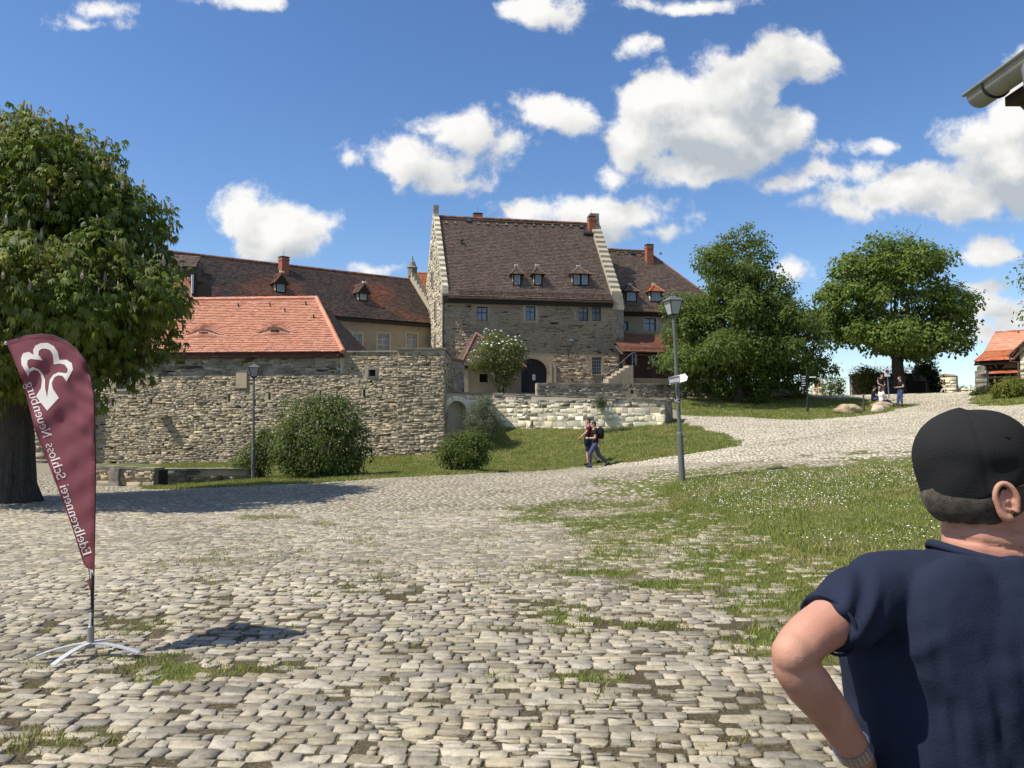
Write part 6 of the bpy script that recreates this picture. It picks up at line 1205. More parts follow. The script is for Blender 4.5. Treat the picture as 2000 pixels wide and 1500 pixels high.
# ------------------------------------------------------------------ hilltop furniture
def finger_post():
    b = gnd(1577, 41.5); th = thing('finger_post', 'slim black signpost with five small boards and one arm on the far lawn', 'signpost', b); c = lambda px, py: P(px, py, 41.5); mb = MB(); mb.tube([b - (0, 0, .1), c(1577, 776)], .065, 8); mb.tube([c(1577, 776), c(1575.5, 722)], .04, 8); mb.build('pole', M_IRON, th)
    for i in range(5):
        y = 733.5 + i * 4.4; mb = MB(); mb.prism([c(*q) - (0, .05, 0) for q in ((1563.5, y), (1575, y), (1575, y + 3.8), (1563.5, y + 3.8))], (0, .03, 0)); o = mb.build('sign_board', M_SIGNB, th); m = MB(); m.prism([c(*q) - (0, .056, 0) for q in ((1565, y + 1.2), (1573 - (i * 37 % 3), y + 1.2), (1573 - (i * 37 % 3), y + 2.4), (1565, y + 2.4))], (0, .004, 0)); m.build('lettering', M_LETW, o)
    mb = MB(); mb.prism([c(*q) - (0, .05, 0) for q in ((1578, 733), (1594, 733), (1596, 736), (1594, 739.5), (1578, 739.5))], (0, .03, 0)); o = mb.build('arm_board', M_SIGNB, th); m = MB(); m.prism([c(*q) - (0, .056, 0) for q in ((1580, 735.5), (1593, 735.5), (1593, 737.6), (1580, 737.6))], (0, .004, 0)); m.build('lettering', M_LETW, o)
finger_post()
def parking_sign():
    b = gnd(1737, 47.5); c = lambda px, py: P(px, py, 47.4); th = thing('no_parking_sign', 'round no-parking sign on a white board in front of the maple', 'sign', b); mb = MB(); mb.tube([b - (0, 0, .1), P(1732, 717, 47.5)], .035, 8); mb.build('pole', M_ZINC, th)
    mb = MB(); mb.prism([c(*q) for q in ((1727, 720), (1736.5, 719.5), (1739, 735), (1728, 735.5))], (0, .02, 0)); mb.build('board', M_SIGNW, th); o = c(1732.3, 725.3); e = 3.6 * 47.4 / F
    mb = MB(); mb.lathe(o + (0, -.02, 0), [(e * 1.0, 0), (e, .008)], 20, axis=(0, -1, 0)); ring = mb.build('red_ring', mat('sign_red', (.55, .03, .03), rough=.5), th); mb = MB(); mb.lathe(o + (0, -.03, 0), [(e * .8, 0), (e * .8, .006)], 20, axis=(0, -1, 0)); mb.build('blue_disc', mat('sign_blue', (.04, .08, .30), rough=.5), th); mb = MB(); d = e * .8 * .7; mb.tube([o + (-d, -.04, d), o + (d, -.04, -d)], e * .1, 5); mb.build('red_bar', bpy.data.materials['sign_red'], th)
parking_sign()
def boulder(label, px, py, Y, rx, ry, rz_, matl, seed, cut=False):
    c = P(px, py, Y); rg = np.random.default_rng(seed); bm = bmesh.new(); bmesh.ops.create_icosphere(bm, subdivisions=4, radius=1); ph = rg.random(6) * 6
    for v in bm.verts:
        q = v.co.copy(); k = 1 + .10 * math.sin(q.x * 3 + ph[0]) * math.sin(q.y * 3 + ph[1]) + .07 * math.sin(q.z * 5 + ph[2] + q.x * 4) + .03 * math.sin(q.x * 11 + ph[3]) * math.sin(q.z * 9 + ph[4])
        q = Vector((math.copysign(abs(q.x) ** .8, q.x), math.copysign(abs(q.y) ** .8, q.y), math.copysign(abs(q.z) ** .85, q.z))) * k
        if cut: q.z -= .22 * math.exp(-((q.x + .18 - q.z * .12) / .09) ** 2) * (q.z > -.3)
        v.co = Vector((q.x * rx, q.y * ry, q.z * rz_))
    me = bpy.data.meshes.new('boulder'); bm.to_mesh(me); bm.free(); me.materials.append(matl)
    for f in me.polygons: f.use_smooth = True
    o = link('boulder', me); o.location = [float(q) for q in c]; tag(o, label, 'boulder', 'boulders on the far lawn')
M_BOULD = mat('ochre_boulder', (.46, .36, .22), (.38, .30, .19), scale=2.2, rough=.95, bump=.9, bscale=7, c3=(.26, .17, .10), s3=1.6, t3=(.5, .68), bdist=.06)
M_BOULDW = mat('pale_boulder', (.58, .52, .41), (.46, .40, .30), scale=3, rough=.95, bump=.9, bscale=8, c3=(.30, .21, .12), s3=2.2, t3=(.55, .7), bdist=.05)
boulder('wide ochre boulder split by a dark crack on the far lawn', 1656, 802, 41.2, .70, .5, .36, M_BOULD, 3, True); boulder('small pale rounded boulder in front of the seated couple', 1714, 801.5, 42.0, .32, .30, .31, M_BOULDW, 4); boulder('flat brown boulder on which the couple sits', 1722, 793.5, 44.2, .62, .45, .24, M_BOULD, 5)
def stake():
    b = gnd(1687, 42.0); th = thing('wooden_stake', 'thin grey wooden stake between the boulders', 'post', b); mb = MB(); mb.box(b + (0, 0, .45), (.07, .07, 1.0), rz=.4, taper=.9); mb.build('post', M_WOOD, th); mb = MB(); mb.box(b + (0, 0, .97), (.085, .085, .05), rz=.4); mb.build('cap', M_ZINC, th)
stake()
def ruin():
    fr = Fr(P(1694, 770, 54.6), P(1806, 770, 55.6)); L_ = fr.len; th = thing('ivy_ruin_wall', 'dark ruined stone wall overgrown with ivy and grass behind the maple', 'wall', fr.p(L_ / 2, 0, 3.5)); top = lambda s: fr.t_of(1740, 727) + .35 * math.sin(s * 1.1 + .4); zb = 3.0
    hole = (fr.s_of(1770), fr.s_of(1801), 2.8, fr.t_of(1780, 748)); mb = MB(); wall_slab(mb, fr, 0, L_, zb, fr.t_of(1740, 733), [hole], 1.6); mb.obox(fr.p(0, -1.65, zb), fr.u * L_, -fr.n * .3, fr.z * (fr.t_of(1740, 733) - zb)); mb.build('wall_core', M_GREYST, th)
    stones(th, fr, 0, L_, lambda s: zb, lambda s: fr.t_of(1740, 734), .45, .22, .06, M_GREYST, [hole], n_ind=80, seed=101)
    mb = MB(); rbox(mb, fr, -.2, L_ + .2, -1.8, .15, fr.t_of(1740, 733), fr.t_of(1740, 729)); mb.build('turf_cap', M_SAGE, th)
    lm = [(fr.p(s_, -.4, fr.t_of(1740, 727)), np.array((.9, .7, .35))) for s_ in np.linspace(0, L_, 6)]; foliage('cap_growth', th, lm, 240, 9, .35, .16, M_SAGE, 161, aspect=.3); lm = [(fr.p(-.1, .2, z), np.array((.55, .3, .6))) for z in (fr.t_of(1700, 735), fr.t_of(1700, 745))]; foliage('ivy', th, lm, 160, 8, .35, .16, M_BRIGHT, 162, aspect=.8)
    f2 = Fr(P(1801, 770, 54.2), P(1826, 770, 54.5)); t2 = thing('ivy_gate_pillar', 'stout stone gate pillar wrapped in dark ivy', 'pillar', f2.p(f2.len / 2, 0, 3.5)); z2 = f2.t_of(1813, 722); mb = MB(); mb.obox(f2.p(0, 0, 3), f2.u * f2.len, -f2.n * .9, f2.z * (z2 - 3)); mb.obox(f2.p(.12, -.1, z2), f2.u * (f2.len - .24), -f2.n * .7, f2.z * .35); mb.build('core', M_GREYST, t2); stones(t2, f2, 0, f2.len, lambda s: 3, lambda s: z2, .4, .22, .05, M_GREYST, (), n_ind=30, seed=103)
    lm = [(f2.p(f2.len * k, .05, f2.t_of(1813, y)), np.array((.5, .3, .5))) for k, y in ((.5, 718), (.35, 728), (.75, 735), (.9, 750), (.95, 762))]; foliage('ivy', t2, lm, 260, 8, .3, .15, M_IVY, 163, aspect=.8)
    f3 = Fr(P(1824, 772, 60.2), P(1868, 773, 59.2)); t3 = thing('pale_wall_stub', 'sunlit pale block of rubble wall right of the ivy pillar', 'wall', f3.p(f3.len / 2, 0, 3.5)); z3 = f3.t_of(1846, 735); mb = MB(); mb.obox(f3.p(0, 0, 3), f3.u * f3.len, -f3.n * .8, f3.z * (z3 - 3)); mb.build('wall_core', M_PALEM, t3); stones(t3, f3, 0, f3.len, lambda s: 3.2, lambda s: z3, .55, .2, .05, M_PALE, (), n_ind=70, seed=104)
    mb = MB(); mb.prism([f3.p(-.05, .06, z3), f3.p(f3.len + .05, .06, z3), f3.p(f3.len * .9, .0, z3 + .12), f3.p(f3.len * .5, 0, z3 + .2), f3.p(.1, 0, z3 + .12)], -f3.n * .85); mb.build('coping', M_GREYST, t3)
    f4 = Fr(P(1868, 773, 59.6), P(1908, 773, 58.6)); t4 = thing('low_edge_wall', 'low pale stone edge wall between wall stub and gate pillar', 'wall', f4.p(f4.len / 2, 0, 3.5)); z4 = f4.t_of(1885, 758.5); mb = MB(); mb.obox(f4.p(0, 0, 3), f4.u * f4.len, -f4.n * .6, f4.z * (z4 - 3)); mb.build('wall_core', M_PALEM, t4); stones(t4, f4, 0, f4.len, lambda s: 3.2, lambda s: z4, .45, .18, .05, M_PALE, (), n_ind=40, seed=105)
    lm = [(f4.p(k, -.3, z4 + .12), np.array((.35, .2, .16))) for k in (.15, .5, .95)]; foliage('wall_flowers', t4, lm, 40, 6, .2, .12, M_SAGE, 164, aspect=.35)
    # refuse bins in the niche
    for px, w_, hgt, lab in ((1781, .95, .98, 'wide black refuse bin in the wall niche'), (1796.5, .58, .92, 'narrow black refuse bin beside the ivy pillar')):
        b = gnd(px, 53.6); t5 = thing('refuse_bin', lab, 'bin', b, 'refuse bins'); mb = MB(); mb.box(b + (0, 0, hgt * .45 + .06), (w_ * .9, .6, hgt * .86), taper=1.1); mb.build('body', M_SIGNB, t5); mb = MB(); mb.box(b + (0, -.02, hgt * .94), (w_ * 1.06, .72, .07)); mb.tube([b + (-w_ * .4, .38, hgt * .93), b + (w_ * .4, .38, hgt * .93)], .02, 6); mb.build('lid', M_SIGNB, t5)
        for s_ in (-1, 1): mb = MB(); mb.tube([b + (s_ * w_ * .42, .25, .1), b + (s_ * w_ * .48, .25, .1)], .1, 10); mb.build('wheel', M_IRON, t5)
ruin()
def fence():
    A, B = P(1606, 773, 57.5), P(1718, 772, 56.5); fr = Fr(A, B); th = thing('chain_link_fence', 'tall thin chain-link fence with steel posts against the sky', 'fence', fr.p(fr.len / 2, 0, 3.8)); zt = fr.t_of(1672, 738)
    for px in (1608, 1637.5, 1672, 1716):
        s_ = fr.s_of(px); g = h(*fr.p(s_, 0, 0)[:2]); mb = MB(); mb.tube([fr.p(s_, 0, g - .2), fr.p(s_, 0, zt + .05)], .045 if px == 1672 else .028, 7); mb.build('post', M_ZINC, th)
    mb = MB(); mb.tube([fr.p(0, 0, zt), fr.p(fr.len, 0, zt)], .016, 5); zb = fr.t_of(1672, 773); mb.tube([fr.p(0, 0, zb), fr.p(fr.len, 0, zb)], .012, 5); mb.build('rail', M_ZINC, th)
    mb = MB(); st = .16; hh = zt - zb; s_ = -hh
    while s_ < fr.len:
        for sg in (1, -1):
            a, b = (s_, s_ + hh) if sg > 0 else (s_ + hh, s_); za, zb_ = zb, zt
            lo, hi = max(0, min(a, b)), min(fr.len, max(a, b))
            if hi <= lo: continue
            f = lambda s: za + (zb_ - za) * ((s - a) / (b - a)); mb.tube([fr.p(lo, 0, f(lo)), fr.p(hi, 0, f(hi))], .0022, 3, caps=False)
        s_ += st
    tag(mb.build('wire_mesh', M_ZINC, th), kind='stuff'); mb = MB(); c = fr.p(fr.s_of(1666), .02, fr.t_of(1666, 744)); mb.obox(c, fr.u * .18, fr.n * .02, fr.z * .06); mb.build('plate', M_ZINC, th)
    # pale rubble remnant behind the shrub
    b = P(1600, 757, 58); t2 = thing('rubble_remnant', 'pale rubble remnant half hidden behind the fence shrub', 'wall', b); f2 = Fr(P(1588, 760, 58.2), P(1612, 760, 58)); mb = MB(); z = f2.t_of(1600, 738); mb.prism([f2.p(0, 0, 3), f2.p(f2.len, 0, 3), f2.p(f2.len, 0, z - .7), f2.p(f2.len * .6, 0, z), f2.p(0, 0, z - .1)], -f2.n * .5); mb.build('wall_core', M_PALEM, t2); stones(t2, f2, 0, f2.len, lambda s: 3, lambda s: z - .8 * s / f2.len, .35, .2, .05, M_PALE, (), n_ind=30, seed=107)
    b = gnd(1790, 57); t3 = thing('flag_mast', 'thin grey mast rising behind the ruin into the maple', 'mast', b); mb = MB(); mb.tube([b, P(1790, 690, 57)], .05, 7); mb.build('pole', M_ZINC, t3); mb = MB(); mb.lathe(b, [(.16, 0), (.16, .04), (.07, .1)], 8); mb.build('foot', M_ZINC, t3)
fence()
def right_house():
    fr = Fr(P(1928, 745, 48.0), P(2040, 745, 46.2)); L_ = fr.len; zE = fr.t_of(1960, 704); zb = 2.5; th = thing('timber_barn', 'red-roofed timber-framed barn with flared eaves at the right edge', 'building', fr.p(L_ / 2, 0, zb)); dep = 5.0
    mb = MB(); mb.obox(fr.p(0, 0, zb), fr.u * L_, -fr.n * dep, fr.z * (zE - zb)); mb.build('wall', M_OCHRE, th); mb = MB()
    for px in (1929, 1950, 1990): s_ = fr.s_of(px); rbox(mb, fr, s_, s_ + .16, .005, .05, fr.t_of(1950, 724), zE)
    for a, b in ((1934, 1946), (1966, 1954)): p, q = fr.p(fr.s_of(a), .03, zE - .1), fr.p(fr.s_of(b), .03, fr.t_of(1950, 721)); mb.tube([p, q], .085, 4)
    rbox(mb, fr, 0, L_, .01, .06, fr.t_of(1950, 724), fr.t_of(1950, 720)); rbox(mb, fr, -.6, L_, .01, .3, zE - .16, zE - .02); mb.build('timber_frame', M_TIMBER, th)
    # flared roof in two slopes
    k0 = zE - .02; s0 = fr.s_of(1907); sm = fr.s_of(1926); st = fr.s_of(1940); zM = P(1926, 683, 47.0)[2]; zR = P(1940, 648, 49)[2]; e0, e1 = fr.p(s0, .75, k0), fr.p(L_, .75, k0); m0, m1 = fr.p(sm, -.25, zM), fr.p(L_, -.25, zM); r0, r1 = fr.p(st, -2.4, zR), fr.p(L_, -2.4, zR)
    tiles(th, e0, e1, m1, m0, M_TILE_OR, .16, .17, seed=111); tiles(th, m0, m1, r1, r0, M_TILE_RED, .3, .3, lift=.05, seed=112); b0, b1 = fr.p(s0, -5.6, k0), fr.p(L_, -5.6, k0); tiles(th, b0, e0, m0, fr.p(sm, -4.6, zM), M_TILE_OR, .16, .17, seed=113); tiles(th, fr.p(sm, -4.6, zM), m0, r0, r0, M_TILE_OR, .16, .17, seed=114); tiles(th, b1, b0, r0, r1, M_TILE_OR, .3, .3, seed=115); ridge_caps(th, r0, r1, M_TILE_OR, .1)
    zp = fr.t_of(1950, 727); tiles(th, fr.p(-.1, .7, zp - .12), fr.p(L_, .7, zp - .12), fr.p(L_, .05, zp + .12), fr.p(-.1, .05, zp + .12), M_TILE_OR, .16, .17, seed=116); mb = MB(); rbox(mb, fr, 0, L_, .02, .08, zb, zp - .15); mb.build('dark_boarding', M_TIMBER, th); mb = MB(); a, b = fr.s_of(1978), fr.s_of(1992); rbox(mb, fr, a, b, .1, .14, fr.t_of(1980, 747), fr.t_of(1980, 731)); la_ = mb.build('lattice', M_WHITE, th)
    for i in range(4):
        for j in range(4): q = MB(); s_ = a + (b - a) * (i + .3) / 4; t_ = fr.t_of(1980, 747) + .06 + j * .12; rbox(q, fr, s_, s_ + .07, .141, .146, t_, t_ + .07); q.build('lattice_hole', M_DARK, la_)
    # stone house at the very edge
    f2 = Fr(P(1994, 750, 41.5), P(2120, 750, 39.5)); t2 = thing('edge_stone_house', 'cream stone house corner with gutter and downpipe at the right edge', 'building', f2.p(f2.len / 2, 0, 2.5)); zg = f2.t_of(1996, 680); mb = MB(); mb.prism([f2.p(0, 0, 2), f2.p(f2.len, 0, 2), f2.p(f2.len, 0, zg), f2.p(f2.len / 2, 0, zg + f2.len / 2 * .95), f2.p(0, 0, zg)], -f2.n * 4); mb.build('wall', M_GABLE, t2); stones(t2, f2, 0, f2.len, lambda s: 2, lambda s: zg + .95 * min(s, f2.len - s), .5, .25, .04, M_GABLE, (), n_ind=20, seed=118)
    a0, a1 = f2.p(-.45, .2, zg - .35), f2.p(-.45, -4.2, zg - .35); p0, p1 = f2.p(f2.len / 2, .2, zg + f2.len / 2 * .95 + .1), f2.p(f2.len / 2, -4.2, zg + f2.len / 2 * .95 + .1); tiles(t2, a1, a0, p0, p1, M_TILE_OR, .17, .18, seed=119); tiles(t2, f2.p(f2.len + .45, .2, zg - .35), f2.p(f2.len + .45, -4.2, zg - .35), p1, p0, M_TILE_OR, .3, .3, seed=120); mb = MB(); mb.tube([a0, p0], .06, 6); mb.build('verge_board', M_COPPER, t2); mb = MB(); mb.tube([a0 + (-.05, 0, -.05), a1 + (-.05, 0, -.05)], .07, 7); mb.tube([a0 + (0, -.02, -.05), a0 + (.02, -.02, -.35), f2.p(-.08, .05, zg - .75), f2.p(-.08, .05, 2.5)], .045, 7); mb.build('gutter', M_COPPER, t2)
    # gate pillar
    f3 = Fr(P(1905, 765, 46.0), P(1928, 765, 45.6)); t3 = thing('stone_gate_pillar', 'grey stone gate pillar with rounded cap before the timber barn', 'pillar', f3.p(f3.len / 2, 0, 3)); z3 = f3.t_of(1915, 724); mb = MB(); mb.obox(f3.p(0, 0, 2.4), f3.u * f3.len, -f3.n * .75, f3.z * (z3 - 2.4)); mb.build('core', M_GREYST, t3); stones(t3, f3, 0, f3.len, lambda s: 2.4, lambda s: z3, .4, .25, .04, M_GREYST, (), n_ind=30, seed=122); c0 = f3.len * .16; z4 = f3.t_of(1915, 714); mb = MB(); mb.prism([f3.p(c0, -.08, z3), f3.p(f3.len - c0, -.08, z3), f3.p(f3.len - c0, -.08, z4 - .1), f3.p(f3.len - c0 - .1, -.08, z4), f3.p(c0 + .1, -.08, z4), f3.p(c0, -.08, z4 - .1)], -f3.n * .6); mb.build('cap', M_GREYST, t3)
right_house()
def near_eave():
    # eave of the near house on the right: zinc gutter, hopper and downpipe, roof and wall beyond the frame
    X = 3.02; Y1 = 5.0; Z = P(1905, 186, Y1)[2]; th = thing('near_house', 'near house at the top right corner showing its zinc gutter and downpipe', 'building', (4.6, 2.2, 0)); r = .088; k = 12; vs = []
    for Yq in (Y1, 3.6, 2.0, -1.5):
        for j in range(k): q = PI * j / (k - 1); vs.append((X + r - r * math.cos(q), Yq, Z - r * math.sin(q)))
    mb = MB(); fs = []
    for a in range(3): fs += [(a * k + j, a * k + j + 1, (a + 1) * k + j + 1, (a + 1) * k + j) for j in range(k - 1)]
    mb.add(vs, fs); mb.add([(X + r - r * math.cos(PI * j / (k - 1)), Y1, Z - r * math.sin(PI * j / (k - 1))) for j in range(k)], [tuple(range(k))]); mb.tube([(X - .005, Y1 + .02, Z + .006), (X - .005, -1.5, Z + .006)], .013, 6); gt = mb.build('gutter', mat('aged_zinc', (.30, .30, .25), (.24, .24, .20), scale=6, rough=.6), th, smooth=True)
    for Yq in (4.82, 4.05, 3.2):
        mb = MB(); mb.tube([(X + r - (r + .006) * math.cos(PI * j / 9), Yq, Z - (r + .006) * math.sin(PI * j / 9)) for j in range(10)], .008, 5); mb.build('gutter_bracket', M_IRON, gt)
    mb = MB(); c = np.array((X + r, 4.45, Z - r)); mb.tube([c + (0, 0, .05), c + (0, 0, -.10), c + (.02, .0, -.16), c + (.19, 0, -.42), c + (.24, 0, -.5), c + (.24, 0, -3.6)], [.075, .062, .052, .05, .05, .05], 12); mb.build('downpipe', M_ZINC, th, smooth=True)
    mb = MB(); mb.obox((X + .16, -1.5, Z - .14), (.30, 0, 0), (0, 6.35, 0), (0, 0, .06)); mb.build('soffit_board', M_WOODD, th); mb = MB(); mb.obox((X + .44, -1.5, -.2), (.3, 0, 0), (0, 6.2, 0), (0, 0, Z + .1)); mb.obox((X + .74, 4.4, -.2), (5, 0, 0), (0, .3, 0), (0, 0, Z + .1)); mb.build('wall', M_OCHRE, th)
    tiles(th, (X + .10, -1.5, Z + .03), (X + .10, 4.85, Z + .03), (X + 3.1, 4.85, Z + 2.8), (X + 3.1, -1.5, Z + 2.8), M_TILE_BROWN, .16, .17, seed=131)
near_eave()
# ------------------------------------------------------------------ people
def skinmat(name, c1, c2): 
    m = mat(name, c1, c2, scale=14, rough=.55, bump=.30, bscale=330, spec=.3, bdist=.003, c3=tuple(q * k for q, k in zip(c1, (.92, .72, .70))), s3=7, t3=(.48, .72)); b = [n for n in m.node_tree.nodes if n.type == 'BSDF_PRINCIPLED'][0]; b.inputs['Subsurface Weight'].default_value = .08; b.inputs['Subsurface Radius'].default_value = (.02, .007, .004); b.inputs['Subsurface Scale'].default_value = .5; return m
M_SKIN = skinmat('sunburnt_skin', (.43, .205, .142), (.53, .29, .215)); M_SKINP = skinmat('fair_skin', (.56, .33, .245), (.50, .28, .20))
def cloth(name, c1, c2=None, rough=.9, bump=.35, bscale=190): return mat(name, c1, c2 or tuple(q * .8 for q in c1), scale=5, rough=rough, bump=bump, bscale=bscale, spec=.15, bdist=.004)
M_NAVY = cloth('navy_jersey', (.019, .025, .050), (.015, .0205, .042)); M_BLACKC = cloth('black_cotton', (.013, .0135, .015), (.021, .0215, .023)); M_JEANS = cloth('blue_denim', (.060, .095, .19), (.045, .07, .14)); M_JEANSG = cloth('grey_blue_trousers', (.085, .085, .15), (.065, .065, .12)); M_MAROON = cloth('maroon_cotton', (.10, .013, .022)); M_WHITEC = cloth('white_cotton', (.74, .74, .76), (.66, .66, .69)); M_GREYC = cloth('grey_cotton', (.30, .31, .33)); M_HAIRD = mat('dark_hair', (.018, .014, .011), (.032, .026, .021), scale=120, rough=.55, bump=.5, bscale=300, spec=.4, bdist=.004); M_HAIRR = mat('auburn_hair', (.06, .014, .014), (.04, .01, .01), scale=60, rough=.5); M_HAIRG = mat('cropped_greying_hair', (.042, .032, .025), (.10, .085, .07), scale=90, rough=.7, bump=.9, bscale=420, spec=.3, bdist=.004, c3=(.15, .14, .125), s3=16, t3=(.55, .75)); M_SHOEB = cloth('blue_sports_shoe', (.012, .03, .12)); M_SHOEK = cloth('black_shoe', (.012, .012, .013)); M_DENIMD = cloth('dark_blue_cloth', (.018, .026, .055))
def ell(mb, c, r, rot=None, n=12):
    c = v3(c); M = np.eye(3) if rot is None else np.asarray(rot); vs = [c + M @ np.array((0, 0, -r[2]))]; k = n // 2 + 1
    for i in range(1, k):
        a = -PI / 2 + PI * i / k
        for j in range(n): b = 2 * PI * j / n; vs.append(c + M @ np.array((r[0] * math.cos(a) * math.cos(b), r[1] * math.cos(a) * math.sin(b), r[2] * math.sin(a))))
    vs.append(c + M @ np.array((0, 0, r[2]))); fs = [(0, 1 + (j + 1) % n, 1 + j) for j in range(n)]
    for i in range(k - 2): fs += [(1 + i * n + j, 1 + i * n + (j + 1) % n, 1 + (i + 1) * n + (j + 1) % n, 1 + (i + 1) * n + j) for j in range(n)]
    t = len(vs) - 1; fs += [(t, 1 + (k - 2) * n + j, 1 + (k - 2) * n + (j + 1) % n) for j in range(n)]; mb.add(vs, fs)
def capsule(mb, pts, rad, n=12, ends=(True, True), flat=None):
    mb.tube(pts, rad, n, flat=flat)
    if ends[0]: ell(mb, pts[0], [rad[0]] * 3)
    if ends[1]: ell(mb, pts[-1], [rad[-1]] * 3)
    for p, r in list(zip(pts, rad))[1:-1]: ell(mb, p, [r * .985] * 3)
def loft(mb, rings, n=24, pw=2.3, yaw0=0):
    """stack of horizontal superellipses (cx, cy, z, rx, ry[, yaw])"""
    vs = []
    for q in rings:
        cx, cy, z, rx, ry = q[:5]; yaw = q[5] if len(q) > 5 else yaw0
        for j in range(n):
            b = 2 * PI * j / n; x = rx * math.copysign(abs(math.cos(b)) ** (2 / pw), math.cos(b)); y = ry * math.copysign(abs(math.sin(b)) ** (2 / pw), math.sin(b)); vs.append((cx + x * math.cos(yaw) - y * math.sin(yaw), cy + x * math.sin(yaw) + y * math.cos(yaw), z))
    m = len(rings); fs = [(i * n + j, i * n + (j + 1) % n, (i + 1) * n + (j + 1) % n, (i + 1) * n + j) for i in range(m - 1) for j in range(n)] + [tuple(range(n))[::-1], tuple((m - 1) * n + j for j in range(n))]
    if rings[0][2] > rings[-1][2]: fs = [f[::-1] for f in fs]
    mb.add(vs, fs)
def fuse(mb, name, matl, parent, voxel=.012, smooth=6, disp=None, dec=None):
    """fuse overlapping shapes into one continuous smooth skin"""
    off = wloc(parent); me = bpy.data.meshes.new('raw'); me.from_pydata([tuple(v3(p) - off) for p in mb.v], [], mb.f); me.update(); o = bpy.data.objects.new('raw', me); C.objects.link(o)
    r = o.modifiers.new('r', 'REMESH'); r.mode = 'VOXEL'; r.voxel_size = voxel; s = o.modifiers.new('s', 'SMOOTH'); s.factor = .5; s.iterations = smooth
    if dec: d = o.modifiers.new('d', 'DECIMATE'); d.ratio = dec
    bpy.context.view_layer.update(); ev = o.evaluated_get(bpy.context.evaluated_depsgraph_get()); nm = bpy.data.meshes.new_from_object(ev); bpy.data.objects.remove(o); bpy.data.meshes.remove(me)
    nm.name = name; nm.materials.clear(); nm.materials.append(matl); n = len(nm.vertices)
    if disp:
        co = np.empty(n * 3); nm.vertices.foreach_get('co', co); co = co.reshape(-1, 3); nv = np.empty(n * 3); nm.vertices.foreach_get('normal', nv); nv = nv.reshape(-1, 3); co = co + nv * disp(co + off, nv)[:, None]; nm.vertices.foreach_set('co', co.ravel()); nm.update()
    nm.polygons.foreach_set('use_smooth', np.ones(len(nm.polygons), bool)); return link(name, nm, parent)
def hand(mb, wrist, dirv, palmn, size=1.0, curl=.5, thumb=1):
    """palm, four unequal bent fingers and a thumb leaving its side"""
    w, d, n = v3(wrist), v3(dirv) / np.linalg.norm(dirv), v3(palmn); n = n - d * np.dot(n, d); n /= np.linalg.norm(n); s = np.cross(d, n) * thumb; L = .085 * size; Mx = np.stack([s, n, d], 1); ell(mb, w + d * L * .55, (.040 * size, .015 * size, L * .62), Mx, 10)
    for i, (off, ln) in enumerate(((.030, .068), (.010, .078), (-.010, .072), (-.029, .056))):
        p0 = w + d * L * .95 + s * off * size; a = curl * .5; p1 = p0 + (d * math.cos(a) + n * math.sin(a)) * ln * .45 * size; a = curl * 1.3; p2 = p1 + (d * math.cos(a) + n * math.sin(a)) * ln * .32 * size; a = curl * 2; p3 = p2 + (d * math.cos(a) + n * math.sin(a)) * ln * .25 * size; capsule(mb, [p0 - d * .02 * size, p0, p1, p2, p3], [.0095 * size, .0095 * size, .009 * size, .008 * size, .0068 * size], 8)
    t0 = w + d * L * .25 + s * .028 * size; t1 = t0 + (d * .6 + s * .75 + n * .25) * .034 * size; t2 = t1 + (d * .85 + s * .35 + n * .35) * .032 * size; capsule(mb, [w + d * L * .2, t0, t1, t2], [.014 * size, .0125 * size, .011 * size, .0085 * size], 8)
